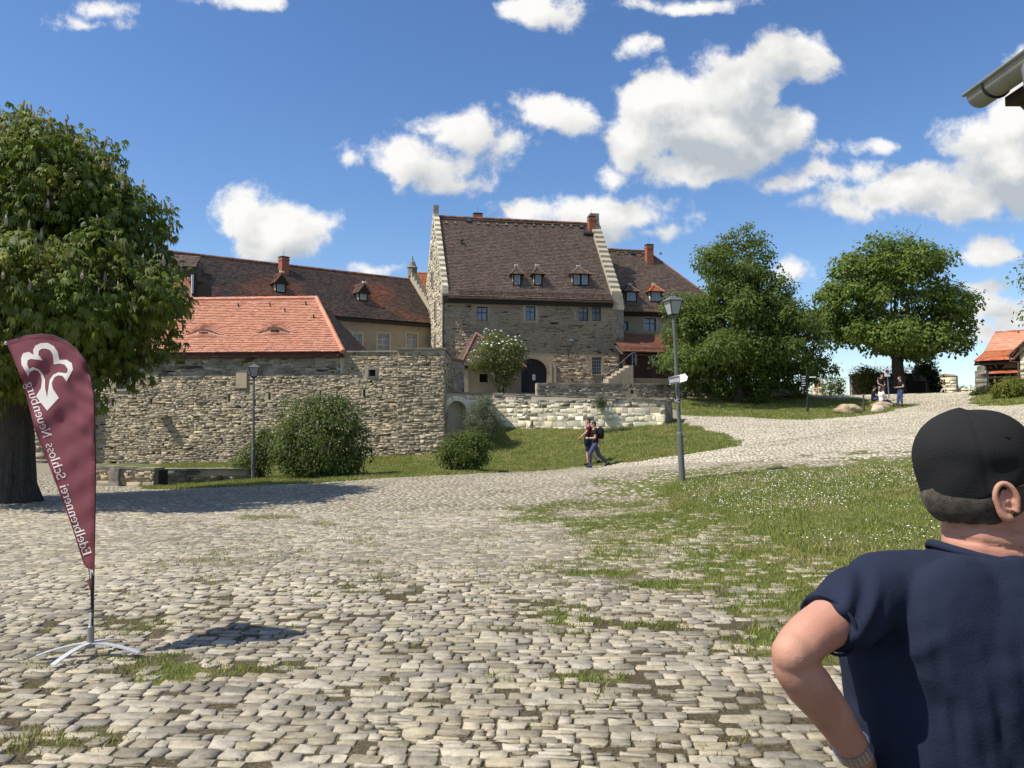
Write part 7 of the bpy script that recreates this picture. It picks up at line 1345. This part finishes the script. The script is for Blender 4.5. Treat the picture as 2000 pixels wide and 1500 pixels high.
def person(label, base, yaw, J, sp, scale=1.0, voxel=.013, group=None):
    """yaw: facing direction in degrees counter-clockwise from +X; J: joints (right, forward, up)"""
    th = thing('person', label, 'person', base, group); a = R(yaw); f = np.array((math.cos(a), math.sin(a), 0)); r = np.array((math.sin(a), -math.cos(a), 0)); z = np.array((0, 0, 1.0)); b = v3(base)
    D = dict(pelvis=(0, 0, .95), chest=(0, 0, 1.28), neck=(0, .0, 1.47), head=(0, .03, 1.65), sL=(-.185, 0, 1.42), sR=(.185, 0, 1.42), eL=(-.24, -.02, 1.13), eR=(.24, -.02, 1.13), wL=(-.25, .08, .89), wR=(.25, .08, .89), hL=(-.09, 0, .92), hR=(.09, 0, .92), kL=(-.10, .03, .50), kR=(.10, .03, .50), aL=(-.11, 0, .09), aR=(.11, 0, .09), fL=(0, 1, 0), fR=(0, 1, 0)); D.update(J)
    w = lambda q: b + (r * q[0] + f * q[1] + z * q[2]) * scale; d3 = lambda q: r * q[0] + f * q[1] + z * q[2]; j = {k: w(v) for k, v in D.items()}; s = scale; up = (j['neck'] - j['pelvis']); up /= np.linalg.norm(up)
    Rt = np.stack([r, f, z], 1)
    def torso(mb, g, lo=0.0, hi=1.0):
        pv, ch, nk = j['pelvis'], j['chest'], j['neck']; c = [(pv - up * .06 * s, .125, .095), (pv + up * .03 * s, .15, .105), (pv * .5 + ch * .5, .135, .095), (ch, .165, .11), (ch * .4 + nk * .6, .17, .10), (nk - up * .02 * s, .10, .075)]; rt = r - up * np.dot(r, up); rt /= np.linalg.norm(rt); fw = np.cross(up, rt); n = 18; vs = []
        for (p, rx, ry) in c: vs += [p + rt * (rx * s + g) * math.cos(q) + fw * (ry * s + g) * math.sin(q) for q in np.linspace(0, 2 * PI, n, endpoint=False)]
        m = len(c); mb.add(vs, [(i * n + k, i * n + (k + 1) % n, (i + 1) * n + (k + 1) % n, (i + 1) * n + k) for i in range(m - 1) for k in range(n)] + [tuple(range(n))[::-1], tuple((m - 1) * n + k for k in range(n))])
    mb = MB(); torso(mb, 0); hd = j['head']; look = R(sp.get('look', 0)); lf = f * math.cos(look) + r * math.sin(look); lr = r * math.cos(look) - f * math.sin(look); Mh = np.stack([lr, lf, z], 1)
    capsule(mb, [j['neck'] - z * .04, hd - z * .06 * s - lf * .02], [.062 * s, .055 * s]); ell(mb, hd + z * .02 * s, (.074 * s, .095 * s, .10 * s), Mh, 14); ell(mb, hd + lf * .025 * s - z * .055 * s, (.056 * s, .068 * s, .07 * s), Mh, 12); capsule(mb, [hd + lf * .09 * s + z * .02 * s, hd + lf * .112 * s - z * .022 * s], [.010 * s, .014 * s], 8)
    for sg in (-1, 1): ell(mb, hd + lr * .076 * s * sg - z * .0 * s - lf * .01, (.012 * s, .022 * s, .034 * s), Mh, 8)
    ell(mb, hd + lf * .086 * s - z * .058 * s, (.024 * s, .012 * s, .009 * s), Mh, 8)
    for S_, sg in (('L', -1), ('R', 1)):
        capsule(mb, [j['s' + S_], j['s' + S_] * .5 + j['e' + S_] * .5, j['e' + S_]], [.052 * s, .046 * s, .039 * s]); e, wr = j['e' + S_], j['w' + S_]; capsule(mb, [e, e * .7 + wr * .3, wr], [.039 * s, .040 * s, .027 * s]); hand(mb, wr, (wr - e), d3((-sg * .8, .4, 0)), s, sp.get('curl', .45), sg)
        capsule(mb, [j['h' + S_], j['h' + S_] * .5 + j['k' + S_] * .5, j['k' + S_]], [.088 * s, .075 * s, .056 * s]); k, an = j['k' + S_], j['a' + S_]; capsule(mb, [k, k * .65 + an * .35, an], [.055 * s, .057 * s, .038 * s])
    fuse(mb, 'body', sp.get('skin', M_SKINP), th, voxel, 5)
    # eyes
    mb = MB()
    for sg in (-1, 1): ell(mb, hd + lf * .086 * s + lr * .030 * s * sg + z * .018 * s, (.011 * s, .008 * s, .006 * s), Mh, 8)
    mb.build('eyes', M_HAIRD, th)
    mb = MB(); torso(mb, .017 * s); sf = sp.get('sleeve', .55)
    for S_ in 'LR': a_, e_ = j['s' + S_], j['e' + S_]; t = a_ + (e_ - a_) * sf; capsule(mb, [a_, t], [.068 * s, .064 * s], ends=(True, False))
    fuse(mb, 'shirt', sp['shirt'], th, voxel, 4, lambda c, n: (fbm(c[:, 0] * 9 + c[:, 1] * 7, c[:, 2] * 5, 1, 3, 2) - .5) * .022 * s)
    mb = MB(); pv = j['pelvis']; tf = sp.get('trouser', 1.0); vs = []; ell(mb, pv - z * .0 * s, (.165 * s, .125 * s, .11 * s), Rt, 14)
    for S_ in 'LR':
        hp, kn, an = j['h' + S_], j['k' + S_], j['a' + S_]
        if tf < .9: capsule(mb, [hp, hp * .5 + kn * .5, hp + (kn - hp) * tf * 1.9], [.108 * s, .10 * s, .095 * s], ends=(True, False))
        else: capsule(mb, [hp, hp * .5 + kn * .5, kn], [.108 * s, .096 * s, .078 * s]); capsule(mb, [kn, kn * .5 + an * .5, an + (kn - an) * .05], [.078 * s, .07 * s, .062 * s], ends=(True, False))
    fuse(mb, 'trousers', sp['legs'], th, voxel, 4, lambda c, n: (fbm(c[:, 0] * 12 + c[:, 1] * 9, c[:, 2] * 9, 1, 3, 5) - .5) * .02 * s)
    for S_ in 'LR':
        mb = MB(); fd = d3(D['f' + S_]); fd = fd / np.linalg.norm(fd); an = j['a' + S_]; sd = np.cross(fd, z); sd = sd / (np.linalg.norm(sd) + 1e-9); dn = np.cross(sd, fd); dn = dn if dn[2] < 0 else -dn; Mf = np.stack([sd, fd, dn], 1); heel = an + dn * .045 * s - fd * .04 * s; ell(mb, heel, (.038 * s, .05 * s, .042 * s), Mf); capsule(mb, [an + dn * .03 * s, heel + fd * .09 * s + dn * .008 * s, heel + fd * .185 * s + dn * .016 * s], [.047 * s, .043 * s, .032 * s]); fuse(mb, 'shoe', sp.get('shoe', M_SHOEK), th, .009, 3)
    mb = MB(); hc = hd + z * .035 * s - lf * .014 * s
    if sp.get('hair') == 'long': ell(mb, hc, (.088 * s, .103 * s, .10 * s), Mh, 14); capsule(mb, [hd - lf * .05 * s, hd - lf * .085 * s - z * .12 * s, hd - lf * .07 * s - z * .24 * s], [.075 * s, .06 * s, .03 * s])
    else: ell(mb, hc + z * .006 * s, (.081 * s, .100 * s, .093 * s), Mh, 14); ell(mb, hd - lf * .05 * s - z * .03 * s, (.068 * s, .052 * s, .06 * s), Mh, 12)
    if sp.get('cap'):
        fuse(mb, 'hair', sp.get('hairm', M_HAIRD), th, .009, 3); mb = MB(); ell(mb, hc + z * .02 * s, (.089 * s, .109 * s, .088 * s), Mh, 14); mb.prism([hd + z * .055 * s + lr * x * s + lf * y * s for x, y in ((-.07, .06), (-.06, .15), (0, .18), (.06, .15), (.07, .06))], z * .012); fuse(mb, 'cap', M_BLACKC, th, .008, 2)
    else: fuse(mb, 'hair', sp.get('hairm', M_HAIRD), th, .008, 3, lambda c, n: (fbm(c[:, 0] * 60, c[:, 2] * 60 + c[:, 1] * 60, 1, 2, 3) - .5) * .012)
    return th, j, (r, f, z)
def crowd():
    g = 'visitors strolling or resting in the castle yard'
    # walking pair
    b = gnd(1162, 29.0); th, j, (r, f, z) = person('man in black T-shirt with black backpack and grey-blue trousers striding left', b, 180, dict(pelvis=(0, 0, .93), head=(0, .06, 1.63), neck=(0, .03, 1.46), chest=(0, .01, 1.27), eL=(-.23, .03, 1.13), wL=(-.14, .28, 1.12), eR=(.23, -.14, 1.15), wR=(.24, -.20, .90), hL=(-.09, 0, .90), hR=(.09, 0, .90), kL=(-.09, .22, .52), aL=(-.09, .20, .10), kR=(.09, -.13, .50), aR=(.09, -.46, .18), fR=(0, .8, -.6), fL=(0, 1, .15)), dict(shirt=M_BLACKC, legs=M_JEANSG, shoe=M_SHOEB, skin=M_SKINP, curl=1.1), 1.0, group=g)
    mb = MB(); c = j['chest'] - f * .21; ell(mb, c + z * .05, (.14, .14, .24), np.stack([f, r, z], 1), 14); ell(mb, c - f * .05 - z * .06, (.10, .12, .13), np.stack([f, r, z], 1), 12); bp = tag(fuse(mb, 'backpack', M_BLACKC, th, .014, 4)); bp.name = 'backpack'
    mb = MB()
    for sg in (-1, 1): mb.tube([j['chest'] - f * .13 + r * sg * .1 + z * .22, j['neck'] + r * sg * .11 + z * .0, j['chest'] + f * .125 + r * sg * .11 + z * .03, j['chest'] - f * .12 + r * sg * .14 - z * .14], .018, 6)
    mb.build('strap', M_BLACKC, bp)
    mb = MB(); wv = j['wL'] - j['eL']; wv /= np.linalg.norm(wv); mb.tube([j['wL'] - wv * .045, j['wL'] - wv * .015], .034, 10); mb.build('watch', M_IRON, th)
    mb = MB(); hd = j['head']
    for sg in (-1, 1): ell(mb, hd + f * .094 + r * sg * .032 + z * .018, (.006, .028, .018), np.stack([f, r, z], 1), 8); mb.tube([hd + f * .09 + r * sg * .05 + z * .02, hd + r * sg * .082 + z * .02], .004, 4)
    mb.build('sunglasses', M_IRON, th)
    b = gnd(1151, 29.9); th, j, (r, f, z) = person('man in maroon T-shirt and dark shorts walking beside the backpacker', b, 180, dict(head=(0, .05, 1.70), neck=(0, .02, 1.52), sL=(-.185, 0, 1.46), sR=(.185, 0, 1.46), chest=(0, .01, 1.32), eL=(-.22, .18, 1.24), wL=(-.20, .38, 1.06), eR=(.23, -.10, 1.18), wR=(.24, -.06, .92), kL=(-.09, .10, .52), aL=(-.09, .06, .09), kR=(.09, -.02, .52), aR=(.09, -.32, .16), fR=(0, .8, -.55)), dict(shirt=M_MAROON, legs=M_DENIMD, trouser=.5, shoe=M_SHOEK, curl=.7), 1.0, group=g)
    mb = MB(); c = j['pelvis'] + f * .10 - r * .14 + z * .06; ell(mb, c, (.13, .09, .20), np.stack([f, r, z], 1), 14); ell(mb, c - z * .14 + f * .02, (.11, .08, .13), np.stack([f, r, z], 1), 12); mb.tube([c - z * .2, c - z * .3 + f * .10], .014, 5); fuse(mb, 'draped_jacket', M_DENIMD, th, .013, 4, lambda c_, n: (fbm(c_[:, 0] * 14, c_[:, 2] * 8, 1, 3, 6) - .5) * .03)
    # group by the boulders
    b = gnd(1760, 44.0); person('standing man in dark polo shirt and blue jeans at the boulder group', b, 176, dict(eL=(-.24, -.06, 1.14), wL=(-.16, .20, 1.10), eR=(.24, -.02, 1.14), wR=(.15, .22, 1.10), aL=(-.13, .0, .09), aR=(.13, .12, .09), kR=(.12, .10, .5), head=(0, .05, 1.63)), dict(shirt=M_BLACKC, legs=M_JEANS, hairm=mat('short_brown_hair', (.06, .03, .018), rough=.6), curl=1.0, sleeve=.5), 1.0, voxel=.016, group=g)
    b = gnd(1722, 46.5); th, j, (r, f, z) = person('youth in black T-shirt with white shoulder stripes standing behind the seated couple', b, -75, dict(eL=(-.24, .02, 1.13), wL=(-.10, .20, 1.05), eR=(.24, .02, 1.13), wR=(.10, .20, 1.02), head=(0, .07, 1.62)), dict(shirt=M_BLACKC, legs=M_GREYC, curl=1.0), .96, voxel=.016, group=g)
    for S_ in 'LR':
        for k in (-1, 0, 1):
            mb = MB(); a_, e_ = j['s' + S_], j['s' + S_] * .5 + j['e' + S_] * .5; o = f * .022 * k + z * .072 + (r if S_ == 'R' else -r) * .01; o2 = f * .022 * k + (r if S_ == 'R' else -r) * .072; mb.tube([j['neck'] * .5 + a_ * .5 + f * .022 * k + z * .06, a_ + o, e_ + o2], .007, 5); mb.build('white_stripe', M_WHITEC, th)
    b = P(1722, 799, 44.2); b[2] = h(b[0], b[1]); sit = .30
    person('seated woman in white T-shirt and blue jeans with auburn hair, legs stretched to the right', b + (0, 0, -.0), 12, dict(pelvis=(0, 0, .40), chest=(0, -.03, .72), neck=(0, -.01, .90), head=(0, .03, 1.07), sL=(-.165, 0, .86), sR=(.165, 0, .86), eL=(-.2, .12, .62), wL=(-.1, .32, .62), eR=(.21, .06, .60), wR=(.16, .26, .50), hL=(-.09, .03, .38), hR=(.09, .03, .38), kL=(-.10, .42, .34), kR=(.10, .40, .36), aL=(-.10, .78, .10), aR=(.10, .76, .10), fL=(0, .6, .6), fR=(0, .6, .6)), dict(shirt=M_WHITEC, legs=M_JEANS, hair='long', hairm=M_HAIRR), 1.0, voxel=.016, group=g)
    b = P(1706, 797, 45.2); b[2] = h(b[0], b[1]); person('seated man in black cap and black T-shirt facing the woman', b, -8, dict(pelvis=(0, 0, .38), chest=(0, .02, .70), neck=(0, .05, .88), head=(0, .09, 1.05), sL=(-.18, .03, .84), sR=(.18, .03, .84), eL=(-.24, .12, .58), wL=(-.16, .32, .50), eR=(.24, .1, .58), wR=(.16, .32, .50), hL=(-.09, .03, .36), hR=(.09, .03, .36), kL=(-.16, .38, .46), kR=(.16, .38, .46), aL=(-.14, .44, .10), aR=(.14, .44, .10)), dict(shirt=M_BLACKC, legs=M_JEANS, cap=True, curl=.9), 1.0, voxel=.016, group=g)
crowd()
# ------------------------------------------------------------------ the man in the foreground
def hero():
    cx, cy = .885, 1.46; th = thing('person', 'man in black cap and navy T-shirt seen from behind, hand on hip', 'person', (cx, cy, h(cx, cy)))
    z = np.array((0, 0, 1.0)); hf = R(14); f = np.array((math.cos(hf), math.sin(hf), 0)); r = np.array((math.sin(hf), -math.cos(hf), 0)); Mh = np.stack([r, f, z], 1)
    HC = np.array((.870, 1.445, 1.600))                       # middle of the skull
    sh = np.array((.690, 1.45, 1.395)); el = P(1549, 1268, 1.31); wr = P(1676, 1478, 1.385); shR = np.array((1.070, 1.375, 1.395)); elR = np.array((1.20, 1.33, 1.12)); wrR = np.array((1.20, 1.50, .92))
    mb = MB()
    ell(mb, HC, (.077, .096, .112), Mh, 24); ell(mb, HC - f * .026 - z * .012, (.073, .069, .085), Mh, 20); ell(mb, HC + f * .030 - z * .062, (.062, .066, .074), Mh, 18); ell(mb, HC + f * .065 - z * .098, (.034, .030, .024), Mh, 12); capsule(mb, [HC + f * .095 + z * .012, HC + f * .116 - z * .030], [.009, .014], 10); ell(mb, HC + f * .092 - z * .066, (.024, .011, .008), Mh, 10); ell(mb, HC + f * .085 + z * .03, (.052, .02, .012), Mh, 10)
    # neck: broad, tendons, slight forward carriage
    loft(mb, [(.888, 1.455, 1.36, .105, .085), (.884, 1.45, 1.43, .085, .075), (.880, 1.447, 1.47, .070, .070), (.876, 1.448, 1.51, .064, .066), (.873, 1.452, 1.56, .062, .068), (.87, 1.455, 1.60, .060, .066)], 24, 2.0)
    capsule(mb, [(.858, 1.412, 1.55), (.853, 1.410, 1.48), (.84, 1.44, 1.40)], [.027, .027, .022]); capsule(mb, [(.912, 1.408, 1.54), (.918, 1.410, 1.48), (.935, 1.44, 1.40)], [.027, .027, .022]); capsule(mb, [HC + r * .06 - f * .012 - z * .045, (.935, 1.45, 1.46)], [.020, .022])
    # trunk and limbs
    loft(mb, [(cx, cy, .86, .15, .10), (cx, cy, .98, .165, .11), (cx, cy, 1.10, .155, .10), (cx, cy, 1.25, .185, .115), (cx, cy, 1.36, .19, .105), (cx, cy - .005, 1.42, .15, .085), (cx, cy - .01, 1.455, .085, .07)], 24)
    K = [sh - (el - sh) * .3, sh, sh * .5 + el * .5 + (0, 0, .004), sh * .14 + el * .86 + (-.002, 0, 0), el + (wr - el) * .09 + (-.010, 0, -.004), el + (wr - el) * .3 + (-.007, 0, -.005), el + (wr - el) * .6 + (-.002, 0, 0), wr, wr + (wr - el) * .2]; KR = [.05, .054, .044, .0395, .0355, .0400, .0345, .027, .027]; AP, AR = [], []
    for i in range(1, len(K) - 2):
        for t in np.linspace(0, 1, 7, endpoint=i == len(K) - 3): AP.append(.5 * ((2 * K[i]) + (K[i + 1] - K[i - 1]) * t + (2 * K[i - 1] - 5 * K[i] + 4 * K[i + 1] - K[i + 2]) * t * t + (3 * K[i] - K[i - 1] - 3 * K[i + 1] + K[i + 2]) * t ** 3)); AR.append(KR[i] + (KR[i + 1] - KR[i]) * t)
    capsule(mb, AP, AR, 16); ell(mb, el + (-.003, -.003, -.006), (.034, .034, .036), None, 14); capsule(mb, [shR, shR * .5 + elR * .5, elR], [.058, .052, .042], 14); capsule(mb, [elR, elR * .7 + wrR * .3, wrR], [.042, .044, .028], 14)
    hd = np.array((.60, .35, -.72)); hand(mb, wr + hd * .02, hd, (.75, -.1, .45), 1.05, .45, -1); hand(mb, wrR, wrR - elR, (-.8, .4, 0), 1.05, .4, 1)
    for sx in (-1, 1): hp = np.array((cx + sx * .095, cy, .88)); kn = np.array((cx + sx * .11, cy + .03, .48)); an = np.array((cx + sx * .12, cy, .09)); capsule(mb, [hp, hp * .5 + kn * .5, kn], [.09, .078, .056], 14); capsule(mb, [kn, kn * .65 + an * .35, an], [.056, .058, .038], 14)
    def skin_disp(c, n): 
        d = (fbm(c[:, 0] * 40, c[:, 2] * 40 + c[:, 1] * 30, 1, 3, 4) - .5) * .0016
        # creases round the nape
        q = np.hypot(c[:, 0] - .875, c[:, 1] - 1.45); k = (q < .10) & (c[:, 1] < 1.46); t = c[:, 2] - (c[:, 0] - .85) * -.16
        for zc in (1.513, 1.487): d = d - np.where(k, .0055 * np.exp(-((t - zc) / .0032) ** 2), 0)
        return d
    body = fuse(mb, 'body', M_SKIN, th, .005, 4, skin_disp)
    # right ear
    mb = MB(); ec = HC + r * .0785 - f * .020 - z * .034; out = (r * .86 - f * .5); out /= np.linalg.norm(out); ea = np.cross(z, out); ea /= np.linalg.norm(ea); ea = ea if np.dot(ea, f) > 0 else -ea; zt = z * .985 - f * .17; n_o = out
    hel = []
    for t in np.linspace(R(-30), R(255), 22): hel.append(ec + ea * (.0185 * math.cos(t) * (1 if math.sin(t) > 0 else .9)) + zt * (.032 * math.sin(t)) + n_o * (.008 + .006 * max(0, -math.cos(t))))
    hel = [ec + ea * .012 + zt * .0 + n_o * .002] + hel; capsule(mb, hel, [.0035] + [.0052] * 18 + [.006, .0068, .0072, .0072], 8); ell(mb, ec - ea * .002, (.0195, .030, .006), np.stack([ea, zt, n_o], 1), 14)
    capsule(mb, [ec + ea * -.002 + zt * .018 + n_o * .006, ec - ea * .009 + zt * .004 + n_o * .009, ec - ea * .006 - zt * .012 + n_o * .008, ec + ea * .003 - zt * .016 + n_o * .007], [.003, .0042, .0042, .0035], 8); ell(mb, ec + ea * .013 - zt * .004 + n_o * .005, (.004, .007, .005), np.stack([ea, zt, n_o], 1), 8); ell(mb, ec + ea * .0 - zt * .030 + n_o * .006, (.0085, .0095, .0055), np.stack([ea, zt, n_o], 1), 10); capsule(mb, [ec - out * .02, ec], [.014, .010]); fuse(mb, 'ear', M_SKIN, th, .0022, 3)
    mb = MB(); ell(mb, HC - r * .0785 - f * .02 - z * .034, (.010, .019, .031), Mh, 12); fuse(mb, 'ear', M_SKIN, th, .004, 2)
    mb = MB()
    for sg in (-1, 1): ell(mb, HC + f * .088 + r * .03 * sg + z * .012, (.012, .009, .0065), Mh, 10)
    mb.build('eyes', M_HAIRD, th)
    # cropped hair: shell over the back and sides of the skull below the cap
    vs, fs = [], []; na, nz = 60, 16
    for i in range(nz + 1):
        for k in range(na + 1):
            a = R(-152) + R(304) * k / na; side = abs(a) / R(152); low = -.078 + .046 * max(0, (side - .52) / .48) ** 1.0 + (.0012 * math.sin(k * 2.3) + .001 * math.sin(k * 5.1)); hi = .01; t = low + (hi - low) * i / nz; q = math.sqrt(max(0.05, 1 - (min(0, t + .012) / .098) ** 2)) if t < 0 else math.sqrt(max(.05, 1 - (t / .125) ** 2))
            e = .0035 + .0035 * min(1, i / 3) - .010 * float(np.clip((t + .035) / .03, 0, 1)); d = -f * math.cos(a) * (.0985 + e) * q + r * math.sin(a) * (.0775 + e) * q; vs.append(HC + d + z * t)
    fs = [(i * (na + 1) + k, i * (na + 1) + k + 1, (i + 1) * (na + 1) + k + 1, (i + 1) * (na + 1) + k) for i in range(nz) for k in range(na)]; mb = MB(); mb.add(vs, fs); mb.build('hair', M_HAIRG, th, smooth=True)
    # cap
    AXc = z * .975 - f * .20; AXc /= np.linalg.norm(AXc); fc = f - AXc * np.dot(f, AXc); fc /= np.linalg.norm(fc); rc = np.cross(fc, AXc); O = HC - z * .002 + f * .002; prof = [(-.006, .985), (.0, .995), (.014, 1.0), (.030, 1.0), (.046, 1.015), (.060, 1.015), (.074, .975), (.088, .90), (.101, .79), (.112, .65), (.120, .48), (.1255, .28), (.128, .05)]
    vs, fs, n = [], [], 84
    for i, (t, k) in enumerate(prof):
        for j in range(n):
            a = 2 * PI * j / n; seam = -.0024 * math.exp(-((((a + PI / 6) / (PI / 3)) % 1 - .5) / .035) ** 2)
            sag = .0052 * math.sin(a * 5 + t * 60) * math.exp(-((t - .022) / .016) ** 2) + .003 * math.sin(a * 3 - t * 90 + 1) * math.exp(-((t - .045) / .02) ** 2); back = max(0, -math.cos(a)); kk = k * (1 + .0 * back); sag *= 1 - math.exp(-(max(t, 0) / .012) ** 2); da, db = (.1025 * kk + seam + sag), (.0850 * kk + seam + sag); tt = t + .010 * back * (1 if t > .06 else t / .06) - (.014 * back * (1 - t / .05) if t < .05 else 0); vs.append(O + fc * da * math.cos(a) + rc * db * math.sin(a) + AXc * tt)
    m = len(prof); fs = [(i * n + j, i * n + (j + 1) % n, (i + 1) * n + (j + 1) % n, (i + 1) * n + j) for i in range(m - 1) for j in range(n)] + [tuple((m - 1) * n + j for j in range(n))]; mb = MB(); mb.add(vs, fs); cap = mb.build('cap', M_BLACKC, th, smooth=True); md = cap.modifiers.new('t', 'SOLIDIFY'); md.thickness = .003; md.offset = -1; md2 = cap.modifiers.new('s', 'SUBSURF'); md2.levels = md2.render_levels = 1
    mb = MB(); ell(mb, O + AXc * .1285, (.0095, .0095, .0045), np.stack([rc, fc, AXc], 1), 12); mb.build('button', M_BLACKC, cap, smooth=True); mb = MB()
    for a in (150, 210, 90, 270): q = R(a); p = O + (fc * .0985 * math.cos(q) + rc * .0805 * math.sin(q)) + AXc * .083; nn = fc * math.cos(q) + rc * math.sin(q) + AXc * .7; mb.lathe(p + nn * .001, [(.0042, .0), (.0045, .0012), (.0022, .0016)], 10, axis=nn)
    mb.build('eyelet', M_SIGNB, cap)
    vs = []
    for k in range(13):
        a = R(-62 + 124 * k / 12); p0 = O + fc * .1035 * math.cos(a) + rc * .0845 * math.sin(a); p1 = p0 + fc * (.078 * math.cos(a * .9) ** .5) - AXc * (.012 - .010 * abs(math.sin(a))) - AXc * .012 * math.sin(a) ** 2; vs += [p0, p1, p0 + AXc * .003, p1 + AXc * .003]
    fs = []
    for k in range(12): b = 4 * k; fs += [(b, b + 4, b + 5, b + 1), (b + 2, b + 3, b + 7, b + 6), (b + 1, b + 5, b + 7, b + 3)]
    mb = MB(); mb.add(vs, fs); mb.build('brim', M_BLACKC, cap, smooth=True)
    # T-shirt
    mb = MB(); loft(mb, [(cx + .005, cy, .84, .225, .145), (cx + .005, cy, .95, .225, .145), (cx, cy, 1.06, .228, .142), (cx - .004, cy, 1.18, .240, .145), (cx - .006, cy, 1.28, .246, .145), (cx - .004, cy, 1.345, .232, .135), (cx, cy - .004, 1.390, .205, .118), (cx, cy - .008, 1.425, .165, .100), (cx - .004, cy - .012, 1.443, .122, .090), (cx - .006, cy - .012, 1.462, .088, .082), (cx - .006, cy - .012, 1.466, .081, .077)], 36, 2.5, -.20)
    hem = sh + (el - sh) * .64; capsule(mb, [sh + (.07, 0, .005), sh, sh * .55 + hem * .45, hem], [.070, .070, .065, .058], 20, ends=(True, False)); hemR = shR + (elR - shR) * .56; capsule(mb, [shR + (-.07, 0, .005), shR, shR * .55 + hemR * .45, hemR], [.075, .080, .074, .068], 20, ends=(True, False))
    capsule(mb, [(.86, 1.425, 1.412), (.77, 1.44, 1.420), sh + (0, 0, .014)], [.044, .047, .052], 14); capsule(mb, [(.91, 1.425, 1.405), (1.0, 1.40, 1.412), shR + (0, 0, .014)], [.046, .050, .056], 14); ell(mb, (cx - .09, cy - .075, 1.31), (.11, .055, .16), None, 18); ell(mb, (cx + .09, cy - .10, 1.31), (.11, .055, .16), None, 18)
    def folds(c, n):
        x, zz = c[:, 0], c[:, 2]; low = np.clip((1.40 - zz) / .25, 0, 1); w = (fbm(x * 1.0 + (zz - 1.2) * .12, zz * .18, 16, 3, 9) - .5); w = np.sign(w) * np.abs(w) ** .8; d = w * .042 * low; d = d + (fbm(x * 1.0, zz * 1.0, 11, 3, 14) - .5) * .013; sp = -np.exp(-((x - cx) / .035) ** 2) * .008 * np.clip((1.42 - zz) / .1, 0, 1); ar = np.clip((.66 - x) / .05, 0, 1); d = d * (1 - ar * .6) + sp * (c[:, 1] < cy) + ar * .005 * np.sin((x * 1.2 - zz) * 95)
        dr = np.exp(-((zz - 1.27 + (x - .66) * -.8) / .018) ** 2) * np.clip((.78 - x) / .1, 0, 1) * .006; return d + dr
    fuse(mb, 'shirt', M_NAVY, th, .0055, 14, folds)
    # collar band and sleeve hem
    nk = []
    for q in np.linspace(0, 2 * PI, 40, endpoint=True): nk.append(np.array((cx - .006 + .084 * math.cos(q), cy - .012 + .079 * math.sin(q) - .22 * .084 * math.cos(q), 1.461 - .012 * math.cos(q) + .004 * math.cos(2 * q) - .026 * (math.sin(q) > 0) * math.sin(q) ** 2)))
    mb = MB(); mb.tube(nk, .0048, 8, caps=False, flat=1.6); mb.build('collar', M_NAVY, th, smooth=True); mb = MB(); ax_ = (el - sh) / np.linalg.norm(el - sh); u1 = np.cross(ax_, z); u1 /= np.linalg.norm(u1); u2 = np.cross(ax_, u1); mb.tube([hem - ax_ * .004 + (u1 * math.cos(q) + u2 * math.sin(q)) * .0545 for q in np.linspace(0, 2 * PI, 30)], .0030, 6, caps=False); mb.build('sleeve_hem', M_NAVY, th, smooth=True)
    # watch
    wd = (wr - el) / np.linalg.norm(wr - el); c = wr - wd * .022; u1 = np.cross(wd, z); u1 /= np.linalg.norm(u1); u2 = np.cross(wd, u1); M_STEEL = mat('brushed_steel', (.62, .62, .63), (.5, .5, .51), scale=60, rough=.3, metal=.9); nl = 26; wt = None
    mb = MB()
    for k in range(nl):
        q0, q1 = 2 * PI * k / nl + .015, 2 * PI * (k + 1) / nl - .015
        for (a0, a1) in ((-.010, -.0035), (-.003, .003), (.0035, .010)):
            pts = [c + wd * a + (u1 * math.cos(q) + u2 * math.sin(q)) * rr for rr in (.0296, .0328) for a, q in ((a0, q0), (a1, q0), (a1, q1), (a0, q1))]; mb.add(pts, [(3, 2, 1, 0), (4, 5, 6, 7), (0, 1, 5, 4), (1, 2, 6, 5), (2, 3, 7, 6), (3, 0, 4, 7)])
    wt = mb.build('watch_bracelet', M_STEEL, th); mb = MB(); wn = -u1 if u1[0] > 0 else u1; mb.lathe(c + wn * .031, [(.018, 0), (.0185, .006), (.016, .009)], 18, axis=wn); mb.build('watch_case', M_STEEL, wt)
    # trousers and shoes (below the frame)
    mb = MB(); ell(mb, (cx, cy, .90), (.185, .13, .11), None, 18)
    for sx in (-1, 1): hp = np.array((cx + sx * .095, cy, .88)); kn = np.array((cx + sx * .11, cy + .03, .48)); an = np.array((cx + sx * .12, cy, .09)); capsule(mb, [hp, hp * .5 + kn * .5, kn], [.112, .098, .08], 14); capsule(mb, [kn, kn * .5 + an * .5, an + (0, 0, .02)], [.08, .072, .066], 14, ends=(True, False))
    fuse(mb, 'trousers', M_JEANS, th, .01, 5, lambda c, n: (fbm(c[:, 0] * 12 + c[:, 1] * 9, c[:, 2] * 9, 1, 3, 5) - .5) * .02)
    for sx in (-1, 1): an = np.array((cx + sx * .12, cy, .09)); mb = MB(); ell(mb, an + (0, -.03, -.045), (.04, .05, .042)); capsule(mb, [an - (0, 0, .03), an + (0, .09, -.045), an + (0, .17, -.055)], [.047, .043, .033]); fuse(mb, 'shoe', M_SHOEK, th, .008, 3)
hero()
